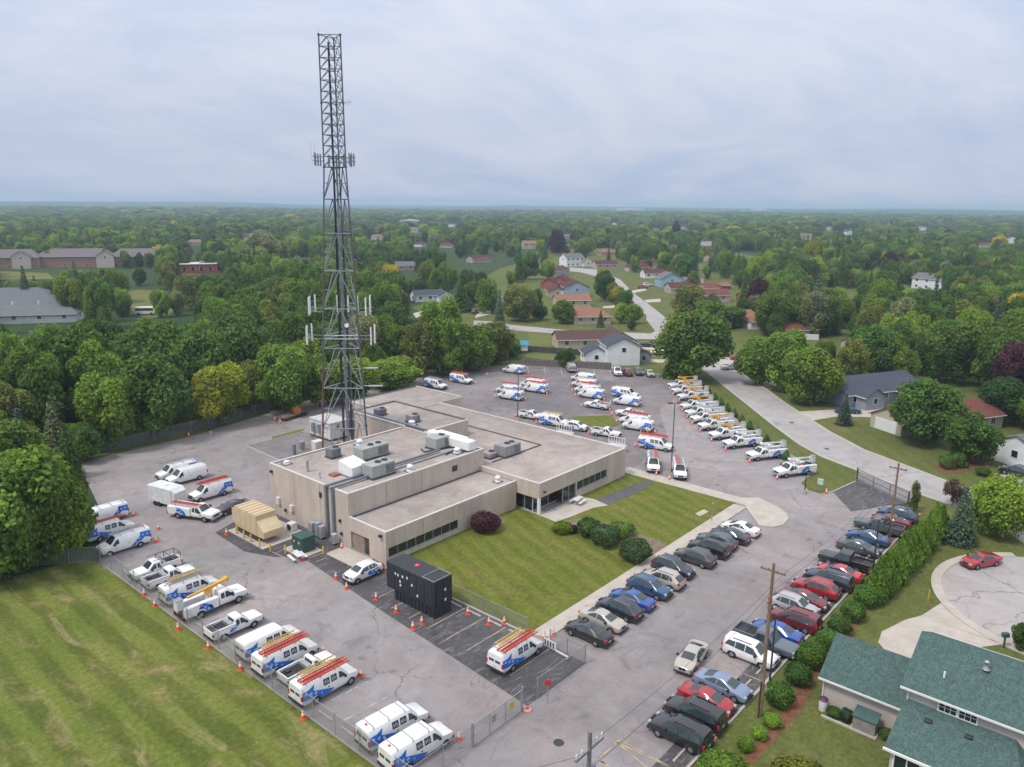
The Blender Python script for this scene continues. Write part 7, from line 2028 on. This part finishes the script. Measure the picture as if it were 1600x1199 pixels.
house('small pale cottage near the orange roofed house', 893, 388, -10, [V(9,7,3,1.6,R_TAN,W_WHITE,wins=2)])
house('maroon ranch house right of the far street, left part', 996, 424, -40, [V(14,9,3,2.1,R_DKRED,W_BEIGE,hip=2.5,wins=3)])
house('maroon ranch house behind the other maroon ranch', 1013, 418, -40, [V(15,9,3,2.2,R_DKRED,W_BEIGE,wins=3)])
house('maroon roofed house next to the bright blue house', 1022, 434, -40, [V(14,8.5,3,2.0,R_DKRED,W_WHITE,wins=3)])
house('bright pale blue house with two gables right of the far street', 1044, 448, 48, [V(11,11,4.8,2.6,R_GREY,(.30,.44,.55),wins=2), V(8,8,3,2.0,R_GREY,(.28,.43,.54),off=(-3,-8.5),wins=1)])
house('maroon roofed house below the bright blue house', 1068, 458, -40, [V(16,9,3,2.1,R_DKRED,W_TAN,wins=3), V(8,7,3,1.8,R_RED,W_BEIGE,off=(11,-2),wins=1)], (9,0,3,6.2,(.62,.56,.5)))
house('tan gabled house end right of the maroon roofs', 1112, 470, -40, [V(13,9,3,2.2,R_RED,W_BEIGE,wins=2)], (-5,0,3,6.2,(.62,.56,.5)))
house('orange hip roofed house with white garage right of the bright tree', 1158, 507, -40, [V(12,9,3,2.2,R_ORANGE,W_WHITE,hip=3.4,wins=2), V(8,7,2.8,1.8,R_ORANGE,W_WHITE,off=(2,-8),hip=2.5,wins=1)])
house('red roofed low house in front of the white vinyl fence', 1240, 526, -27, [V(13,8,2.8,1.7,R_RED,W_CREAM,hip=2.4,wins=2)])
house('pale garage shed between spruces on the right', 1336, 548, -27, [V(6,5,2.8,1.2,R_TAN,W_TAN,wins=1)], None, 'shed', 'garage_shed')
house('brown roofed house beside the golden tree', 626, 462, -30, [V(13,8,3,1.8,R_BROWN,W_TAN,wins=3)])
house('slate roofed white house left of the tall dark spruce', 668, 470, -25, [V(13,8,2.9,1.9,R_SLATE,W_WHITE,off=(0,0),wins=3), V(8,7,2.9,1.7,R_SLATE,W_WHITE,off=(6,-4),axis='y',wins=1)])
house('orange roofed house with blue garage door', 742, 472, 48, [V(9,9,2.9,2.0,R_ORANGE,W_BEIGE,wins=1), V(9,7,2.9,1.9,R_ORANGE,W_BEIGE,off=(-5,-7),wins=1,garage=-1)])
house('red roofed house far behind the orange garage', 748, 410, -10, [V(16,8,3,2,R_DKRED,W_TAN,wins=3)])
house('brick cottage left of the tower in the distance', 461, 391, -20, [V(12,9,3,2,R_ORANGE,W_BRICK,wins=2)])
house('white and slate house seen through the tower', 545, 405, 40, [V(16,10,5,2.2,R_SLATE,W_WHITE,wins=3), V(8,8,3,2,R_SLATE,W_WHITE,off=(-9,-6),wins=1)])
house('white house with grey roof on the right hillside', 1358, 420, 60, [V(13,10,5.6,2.6,R_GREY,W_WHITE,wins=3)])
house('white house half hidden in trees at far right', 1455, 452, 70, [V(16,9,5.6,2.4,R_GREY,W_WHITE,wins=3)])
house('far pale bungalow with garage on the right', 1170, 385, -25, [V(14,9,3,1.8,R_GREY,W_WHITE,wins=3), V(8,8,2.8,1.5,R_GREY,W_TAN,off=(4,-8),wins=1)])
house('brown roofed far house right of the ranches', 1117, 408, -25, [V(15,9,3,2,R_BROWN,W_TAN,wins=3)])
house('white farmhouse on the left ridge', 62, 362, -15, [V(20,9,5,2,R_GREY,W_WHITE,wins=3)])
house('long white bungalow far right by the yellow tree', 1535, 381, -20, [V(18,9,4,1.5,R_TAN,W_WHITE,wins=3)])
house('pale two storey house beyond the red roof', 775, 383, -30, [V(12,9,5.5,2.2,R_GREY,W_WHITE,wins=2)])
house('tan house far beyond the wood near the tower', 592, 409, 0, [V(10,8,3,1.8,R_TAN,W_BEIGE,wins=2)])
house('small red shed in a garden right of the maroon roofs', 1160, 470, -40, [V(4,3.5,2.4,1.2,R_RED,(.30,.03,.03),wins=1)], None, 'shed', 'garden_shed')
house('small wooden gazebo in the garden', 1132, 452, -40, [V(5,4,2.3,1.2,R_ORANGE,(.25,.12,.07),hip=1.5,wins=0)], None, 'gazebo', 'garden_gazebo')

# small houses of which the far trees show little more than the roofs
for k, (px, py) in enumerate(FARH):
    rc = [R_DKRED, R_GREY, R_TAN, R_SLATE, R_ORANGE, R_GREY, R_BROWN][k % 7]; wc = [W_WHITE, W_CREAM, W_BEIGE, W_WHITE, W_TAN][k % 5]
    p = at(px, py); t = thing('distant_house', 'small house of which roof and upper wall show between distant trees', 'house', (p.x,p.y,0), rad(RND.choice((-40,48,-28,20,-60))), 'distant houses among the trees')
    gable(t, RND.uniform(11,15), 8.5, RND.choice((3.0,3.2,5.4)), 2.2, rc, wc, .4, (0,0), RND.choice((0,0,2.6)), 'x', 0, 2, gwin=False)
# long apartment block, brick school and church roof on the left
p = at(60, 418); t = thing('apartment_block', 'long two storey brick apartment block with grey roof far left', 'building', (p.x,p.y,0), rad(-33))
W_AP = (.36,.20,.16)
for off, L in (((-20,0),46),((22,4),44),((62,0),40)): gable(t, L, 16, 7.0, 4.2, (0.17,0.145,0.155), W_AP, .6, off, 6.0, 'x', 0, max(5, int(L/6)))
for x in (-6, 40): gable(t, 9, 10, 7.6, 3.2, (0.17,0.145,0.155), W_BEIGE, .5, (x,-6), 0, 'y', 0, 1)
p = at(318, 426); t = thing('brick_school', 'flat roofed red brick building in the distance left of the tower', 'building', (p.x,p.y,0), rad(-28))
part('wall', MB().box(-13,13,-7,7,0,5.2).box(-20,-13.02,-4,6,0,4), simple('red_brick',(.36,.085,.05),.85), t)
part('roof', MB().box(-13.3,13.3,-7.3,7.3,5.2,5.6), M_OFFW, t)
for i in range(5): 
    w = part('window', MB().box(-11+4.6*i,-9+4.6*i,-7.06,-7.0,1.6,3.6), M_GLASS, t); part('frame', MB().box(-11.15+4.6*i,-11.0+4.6*i,-7.1,-7.0,1.5,3.7).box(-9+4.6*i,-8.85+4.6*i,-7.1,-7.0,1.5,3.7), M_TRIMW, w)
part('roof_unit', MB().bbox(-2,1,-2,1,5.6,6.6,.1), M_STEEL, t)
p = at(45, 496); t = thing('church_hall', 'large hall with wide grey blue hipped roof at the left frame edge', 'building', (p.x,p.y,0), rad(-33))
gable(t, 40, 26, 4.2, 6.0, (0.15,0.155,0.175), W_BRICK, .9, (-6,4), 12, 'x', 0, 5); gable(t, 30, 10, 3.2, 2.6, (0.17,0.175,0.195), W_WHITE, .6, (4,-11), 4, 'x', 0, 4)
for x in (-9,-2,6): part('roof_vent', MB().cyl((x,-8,4.5),(x,-8,6.6),.35,.35,8), M_WHITE, t)
p = at(120, 482); t = thing('brick_pavilion', 'small square brick pavilion with hipped tan roof beside the hall', 'pavilion', (p.x,p.y,0), rad(-33)); gable(t, 8, 8, 3.4, 2.4, (.24,.19,.16), W_BRICK, 1.2, (0,0), 4.2, 'x', 0, 2)
# distant white sheds
for px, py, L, W, H, lab in ((690,344,120,40,9,'long white warehouse on the horizon right of the tower'),(655,345,70,30,8,'smaller white warehouse just right of the tower'),(760,345,60,30,8,'white shed at the right end of the horizon warehouses'),(985,332.5,160,60,10,'white industrial roofs on the far ridge'),(1185,333.5,90,50,12,'pale block on the far ridge at right'),(640,350,40,20,7,'low grey shed before the horizon warehouses'),(1228,340.5,60,30,9,'small white building near the right horizon')):
    p = at(px, py); t = thing('warehouse', lab, 'warehouse', (p.x,p.y,hill(p.x,p.y)), rad(-48))
    part('wall', MB().box(-L/2,L/2,-W/2,W/2,-2,H), M_OFFW, t); part('roof', MB().xprism([(-L/2-1,H),(L/2+1,H),(0,H+2.5)], -W/2-1, W/2+1), M_WHITE, t)

# ------------------------------------------------------------------ fences, gates, poles, signs
def chain_mat():
    t = NT('chain_link_wire')
    P = t.sep(t.pos())
    u = t.math('ADD', P[0], P[1])
    def wire(s):
        q = t.math('FRACT', t.math('MULTIPLY', t.math('ADD', t.math('MULTIPLY', u, s), P[2]), 13.0))
        return t.math('LESS_THAN', t.math('ABSOLUTE', t.math('SUBTRACT', q, .5)), .085)
    f = t.math('MAXIMUM', wire(1.0), wire(-1.0))
    t.fin((.34,.36,.36), .5, .4)
    tp = t.n('ShaderNodeBsdfTransparent'); ms = t.n('ShaderNodeMixShader')
    t.set(ms.inputs[0], f); t.t.links.new(tp.outputs[0], ms.inputs[1]); t.t.links.new(t.b.outputs[0], ms.inputs[2])
    t.t.links.new(ms.outputs[0], t.out.inputs['Surface'])
    return t.m
M_CHAIN = chain_mat()
POST = {}
def chain_fence(label, pts, h=1.9, sp=3.0, mesh=True, m=M_GALV):
    t = thing('chain_link_fence', label, 'fence', (pts[0][0], pts[0][1], 0))
    ox, oy = pts[0]
    key = (h, m.name)
    if key not in POST: POST[key] = MB().cyl((0,0,0),(0,0,h+.08),.04,.04,7).cyl((0,0,h+.08),(0,0,h+.13),.055,.03,7).mesh('post', [m])
    for (a, b) in zip(pts[:-1], pts[1:]):
        va, vb = Vector(a), Vector(b); L = (vb-va).length; n = max(1, round(L/sp))
        for i in range(n + (1 if b is pts[-1] else 0)):
            q = va.lerp(vb, i/n); put('post', POST[key], t, (q.x-ox, q.y-oy, 0))
        part('top_rail', MB().cyl((va.x-ox,va.y-oy,h),(vb.x-ox,vb.y-oy,h),.022,.022,5), m, t)
        if mesh:
            d = (vb-va).normalized(); nn = Vector((-d.y, d.x))*.03
            part('wire_mesh', MB().quad((va.x-ox+nn.x,va.y-oy+nn.y,.03),(vb.x-ox+nn.x,vb.y-oy+nn.y,.03),(vb.x-ox+nn.x,vb.y-oy+nn.y,h-.03),(va.x-ox+nn.x,va.y-oy+nn.y,h-.03)), M_CHAIN, t)
    return t
chain_fence('chain link fence between the mown field and the fence row', [(-21.3,-40),(-21.3,-28.2),(-21.3,24.5)], 1.9, 3.0)
chain_fence('chain link fence from the field corner under the left trees', [(-21.3,24.6)] + A((60,884),(0,896)), 1.9, 3.0)
chain_fence('chain link fence along the dense wood behind the lot', A((134,712),(210,697),(300,676),(400,648),(480,624),(545,606)), 2.0, 3.2)
chain_fence('chain link fence along the front lawn by the dark stalls', [(-0.45,-9.6),(-0.45,-21.3)], 1.7, 2.9)
chain_fence('fence stub from the lawn corner to the gate corner', [(-0.65,-24.2),(-0.65,-28.2)], 1.7, 2.0)
chain_fence('chain link fence beside the service gate', [(-7.5,-28.25),(-0.65,-28.25)], 1.9, 3.4)
chain_fence('chain link fence between the field corner and the sliding gate', [(-21.3,-28.25),(-15.3,-28.25)], 1.9, 3.0)
def gate(label, a, b, h=1.9, m=M_GALV, signs=()):
    va, vb = Vector(a), Vector(b); L = (vb-va).length; ang = math.atan2(vb.y-va.y, vb.x-va.x)
    t = thing('sliding_gate', label, 'gate', (va.x, va.y, 0), ang)
    fm = MB()
    for x in (0.05, L*.33, L*.66, L-.05): fm.cyl((x,0,.12),(x,0,h),.04,.04,6)
    for z in (.12, h*.5, h): fm.cyl((.05,0,z),(L-.05,0,z),.035,.035,6)
    part('frame', fm, m, t)
    part('wire_mesh', MB().quad((.05,.02,.12),(L-.05,.02,.12),(L-.05,.02,h),(.05,.02,h)), M_CHAIN if m is M_GALV else M_CHAIN, t)
    for x in (-.12, L+.12): part('gate_post', MB().cyl((x,0,0),(x,0,h+.3),.07,.07,8), m, t)
    for (x, z, w, hh, mm) in signs: part('sign', MB().box(x-w/2,x+w/2,-.06,-.045,z-hh/2,z+hh/2), mm, t)
    return t
gate('sliding service gate with a yellow sign between the west lot and the front lot', (-15.2,-28.3), (-9.6,-28.3), 1.9, M_GALV, ((4.4,1.2,.5,.6,M_YELLOW),(2.3,1.2,.45,.6,M_STEEL)))
gate('black sliding gate across the street driveway', at2(1339,750), at2(1418,788), 1.7, M_DSTEEL)
for px, py, lab in ((855,1078,'red round sign on the post at the service gate'),):
    p = at(px, 1100); t = thing('gate_sign', lab, 'sign', (p.x,p.y,0)); part('post', MB().cyl((0,0,0),(0,0,2.3),.04,.04,6), M_GALV, t); part('sign_face', MB().cyl((-.04,-.05,2.0),(-.07,-.08,2.0),.3,.3,8), M_RED, t)
p = at(824,1110); t = thing('hose_reel', 'red and white round reel lying at the service gate', 'reel', (p.x,p.y,.03)); part('disc', MB().lathe([(.38,0),(.38,.12),(.16,.13)], n=14), simple('pale_red',(.62,.28,.24),.6), t); part('hub', MB().lathe([(.15,.13),(.12,.2)], n=10), M_RED, t)
# barricade board by the lawn corner
p, q = at(850,1012), at(888,1033); t = thing('barricade', 'white board barricade with dark bars beside the laddered stall van', 'barricade', (p.x,p.y,.02), math.atan2(q.y-p.y,q.x-p.x))
L = (q-p).length; part('board', MB().box(0,L*.5,-.04,.04,.3,1.05), M_OFFW, t); part('rail', MB().box(L*.5,L,-.05,.05,.25,.42), M_OFFW, t)
for i in range(4): part('bar', MB().box(.12+.33*i,.27+.33*i,-.055,-.041,.4,.95), M_DSTEEL, t)
for x in (.05, L-.05): part('leg', MB().box(x-.05,x+.05,-.3,.3,0,.24), M_STEEL, t)
# garden and vinyl fences: pickets are parts
def board_fence(label, a, b, h, m, n=None, name='board_fence'):
    va, vb = Vector(a), Vector(b); L = (vb-va).length; n = n or int(L/1.2)
    t = thing(name, label, 'fence', (va.x,va.y,0), math.atan2(vb.y-va.y, vb.x-va.x))
    me = MB().box(.02,L/n-.02,-.02,.02,.05,h).mesh('panel', [m]); pm = MB().box(-.06,.06,-.07,.07,0,h+.12).mesh('post', [m])
    for i in range(n): put('panel', me, t, (L*i/n,0,0))
    for i in range(0, n+1, 2): put('post', pm, t, (L*i/n,0,0))
    part('rail', MB().box(0,L,.021,.06,h*.75,h*.75+.1), m, t)
M_FENCEW = simple('weathered_fence_board', (0.16,0.135,0.13), .9, 0, .3); M_FENCED = simple('dark_fence_board', (0.075,0.065,0.075), .9, 0, .3); M_VINYL = simple('white_vinyl', (.66,.68,.70), .5, 0, .06)
board_fence('weathered board fence along the garden behind the far lot', at2(815,571), at2(955,578), 1.8, M_FENCEW)
board_fence('dark board fence behind the garden with the playhouse', at2(812,549), at2(925,557), 1.7, M_FENCED)
board_fence('white vinyl fence around a garden on the right', at2(1224,508), at2(1264,509), 1.8, M_VINYL, None, 'vinyl_fence')
board_fence('white vinyl fence in front of the red low roof', at2(1258,531), at2(1279,532), 1.8, M_VINYL, None, 'vinyl_fence')
board_fence('white vinyl fence beside the orange hip roof', at2(1174,510), at2(1200,512), 1.8, M_VINYL, None, 'vinyl_fence')
p = at(819,552); t = thing('playhouse', 'small blue and white garden playhouse by the dark fence', 'playhouse', (p.x,p.y,0), rad(45))
part('tower', MB().box(-.9,.9,-.9,.9,.8,2.4), M_OFFW, t); part('roof', MB().xprism([(-1.2,2.4),(1.2,2.4),(0,3.6)], -1.1, 1.1), simple('bright_blue_roof',(.05,.25,.42),.6), t); part('slide', MB().add([(.9,-.3,1.2),(.9,.3,1.2),(3,.3,.1),(3,-.3,.1)],[(0,1,2,3),(3,2,1,0)]), M_RED, t)
for x in (-.8,.8):
    for y in (-.8,.8): part('leg', MB().box(x-.06,x+.06,y-.06,y+.06,0,.8), M_FENCED, t)
p = at(923,563); t = thing('garden_pool', 'turquoise paddling pool beside the white gabled house', 'pool', (p.x,p.y,0)); part('shell', MB().lathe([(1.7,0),(1.7,.5),(1.5,.5),(1.5,.42)], n=18), simple('turquoise',(.03,.40,.34),.4), t)
p = at(1031,554); t = thing('covered_boat', 'white covered boat on the lawn beside the big bright tree', 'boat', (p.x,p.y,0.3), rad(-45)); part('hull', MB().add([(-2.6,-1,.5),(1.4,-1,.5),(2.8,0,.7),(1.4,1,.5),(-2.6,1,.5),(-2.4,-.6,0),(1.2,-.5,0),(2.2,0,.3),(1.2,.5,0),(-2.4,.6,0)],[(0,1,6,5),(1,2,7,6),(2,3,8,7),(3,4,9,8),(4,0,5,9),(9,8,7,6,5)]), M_OFFW, t); part('cover', MB().add([(-2.6,-1,.5),(1.4,-1,.5),(2.8,0,.7),(1.4,1,.5),(-2.6,1,.5),(-2,0,1.3),(1.0,0,1.2)],[(0,1,6,5),(1,2,6),(2,3,6),(3,4,5,6),(4,0,5)]), M_WHITE, t); part('trailer', MB().box(-2.6,3.4,-.1,.1,-.25,-.1), M_DSTEEL, t)

# lamps and utility poles
def lamp(label, x, y, h, heads=1, ang=0.0, r=.09):
    t = thing('lamp_post', label, 'lamp post', (x,y,0), ang, 'lot lamp posts')
    part('pole', MB().cyl((0,0,.6),(0,0,h),r,r*.75,8), M_DSTEEL, t); part('footing', MB().cyl((0,0,0),(0,0,.62),.28,.26,12), M_CONC, t)
    for s in ((1,) if heads == 1 else (-1,1)):
        part('arm', MB().cyl((0,0,h-.1),(s*.5,0,h),.04,.04,6), M_DSTEEL, t); part('lamp_head', MB().bbox(min(s*.35,s*1.1),max(s*.35,s*1.1),-.22,.22,h-.06,h+.12,.04), M_DSTEEL, t)
def top_h(bx, by, ty):
    p = at(bx, by); lo, hi = 0, 30
    for _ in range(40):
        m = (lo+hi)/2
        if proj((p.x,p.y,m))[1] > ty: lo = m
        else: hi = m
    return p, lo
for bx, by, ty, hd, lab in ((329,679,603,1,'lamp post at the wood edge fence on the left'),(809,658,583,1,'lamp post in the far lot beside the red laddered vans'),(1049,728,630,2,'double headed lamp post in the middle of the vehicle lot'),(1201,1082,962,1,'dark lamp post in front of the near utility pole'),(1362,906,812,1,'dark lamp post among parked cars near the tall hedge'),(1257,772,742,1,'short leaning lamp stub at the grass corner by the trucks')):
    p, h = top_h(bx, by, ty); lamp(lab, p.x, p.y, h, hd, rad(-41))
M_POLE = simple('brown_wood_pole', (0.235,0.15,0.095), .9, 0, .3, 1.0)
def upole(label, x, y, h, dark=False):
    t = thing('utility_pole', label, 'utility pole', (x,y,0))
    part('pole', MB().cyl((0,0,0),(0,0,h),.17,.11,10), M_POLE, t)
    part('crossarm', MB().box(-.06,.06,-1.0,1.0,h-.75,h-.62), M_POLE, t)
    for s in (-.9,-.35,.35,.9): part('insulator', MB().lathe([(.05,0),(.07,.06),(.03,.14)], (0,s,h-.62), 8), M_STEEL, t)
    part('conduit_riser', MB().cyl((-.2,.05,0),(-.2,.05,3.2),.06,.06,7), M_DSTEEL, t)
    return t
pA, hA = top_h(1388, 852, 724); pB, hB = top_h(1187, 1120, 880)
upole('brown utility pole rising from the far end of the hedge row', pA.x, pA.y, hA); upole('brown utility pole beside the white suv', pB.x, pB.y, hB)
pC = at(922, 1143, 12.0)
t = thing('utility_pole', 'utility pole with insulators at the bottom frame edge', 'utility pole', (pC.x,pC.y,0))
part('pole', MB().cyl((0,0,0),(0,0,12.0),.17,.12,10), simple('grey_wood_pole',(.20,.18,.19),.9,0,.25), t)
part('crossarm', MB().box(-1.3,1.3,-.07,.07,10.8,10.95), M_STEEL, t)
for s in (-1.2,-.7,.7,1.2): part('insulator', MB().lathe([(.07,0),(.1,.1),(.04,.3)], (s,0,10.95), 8), M_OFFW, t)
part('transformer_can', MB().cyl((.35,.1,8.6),(.35,.1,9.7),.28,.28,12), M_STEEL, t)
def wire(label, a, b, sag, r=.010):
    a, b = Vector(a), Vector(b); pts = []
    for i in range(15):
        f = i/14; p = a.lerp(b, f); p.z -= sag*4*f*(1-f); pts.append(p)
    tag(part('overhead_wire', MB().tube(pts, r, 4), M_CABLE, None), label, 'wire', 'overhead wires')
c = pC.to_2d()
wire('upper overhead wire from the bottom pole to the near utility pole', (c.x,c.y,11.2), (pB.x,pB.y-.9,hB-.5), .5)
wire('lower overhead wire from the bottom pole to the near utility pole', (c.x,c.y,9.6), (pB.x,pB.y,hB-2.4), .7, .013)
wire('upper overhead wire between the two hedge row poles', (pB.x,pB.y-.9,hB-.5), (pA.x,pA.y-.9,hA-.5), .6)
wire('lower overhead wire between the two hedge row poles', (pB.x,pB.y,hB-2.4), (pA.x,pA.y,hA-2.4), .8, .013)
wire('overhead wire crossing from the bottom pole over the gate', (c.x-1.2,c.y,11.1), (-60,-20,11), .6)
p = at(1281,770); t = thing('parking_sign', 'small pale green and white sign on a post at the grass corner', 'sign', (p.x,p.y,0)); part('post', MB().cyl((0,0,0),(0,0,2.1),.04,.04,6), M_GALV, t); part('sign_face', MB().box(-.3,-.02,-.4,.4,1.3,2.1), simple('pale_green_sign',(.45,.58,.5),.5), t)
for px, py, lab in ((1195,607,'brown mailbox post at the far driveway'),(1541,742,'pale mailbox on the lawn by the right driveway')):
    p = at(px, py); t = thing('mailbox', lab, 'mailbox', (p.x,p.y,0)); part('post', MB().box(-.06,.06,-.06,.06,0,1.05), M_RUST, t); part('box', MB().bbox(-.18,.18,-.3,.3,1.05,1.4,.05), M_RUST, t)
p = at(1112,815) ; t = thing('lawn_light', 'slim grey bollard light at the edge of the front lawn', 'light', (p.x,p.y,.1)); part('post', MB().cyl((0,0,0),(0,0,2.2),.06,.05,8), M_STEEL, t); part('lamp_head', MB().lathe([(.12,2.2),(.2,2.35),(.05,2.5)], n=10), M_STEEL, t)
# wheel stops
WS = MB().bbox(-.09,.09,-.9,.9,0,.13,.04).mesh('wheel_stop', [M_CURB])
for i in range(16): tag(put('wheel_stop', WS, None, (-20.5, 20.2-2.86*i, .022)), 'pale concrete wheel stop at the fence end of a bay in the fence row', 'wheel stop', 'wheel stops of the fence row')
for i in range(4): tag(put('wheel_stop', WS, None, (-1.15, -12.2-2.75*i, .026)), 'concrete wheel stop between the dark stalls and the lawn fence', 'wheel stop', 'wheel stops of the dark stalls')
for i in range(23): tag(put('wheel_stop', WS, None, (-11.5+2.9*i, -40.5, .026), rad(90)), 'concrete wheel stop along the hedge side of the parking row', 'wheel stop', 'wheel stops of the hedge row')
# manholes
for px, py, lab in ((873,1161,'round manhole cover on the asphalt before the service gate'),(1292,702,'manhole cover in the middle of the street'),(1237,661,'manhole cover in the street near the driveway')):
    p = at(px, py); tag(part('manhole_cover', MB().lathe([(.42,0),(.40,.035)], (p.x,p.y,.022), 16), M_DSTEEL, None), lab, 'manhole cover')

# ------------------------------------------------------------------ the hazy air
hz = NT('haze_air')
hz.t.nodes.remove(hz.b)
pv = hz.n('ShaderNodeVolumePrincipled')
pv.inputs['Color'].default_value = (0.62, 0.79, 1.0, 1.0)
pv.inputs['Density'].default_value = 0.00021
pv.inputs['Anisotropy'].default_value = 0.2
hz.t.links.new(pv.outputs[0], hz.out.inputs['Volume'])
o = part('haze', MB().box(-11200, 11200, -11200, 11200, -6.0, 75.0), hz.m, None)
o['kind'] = 'stuff'
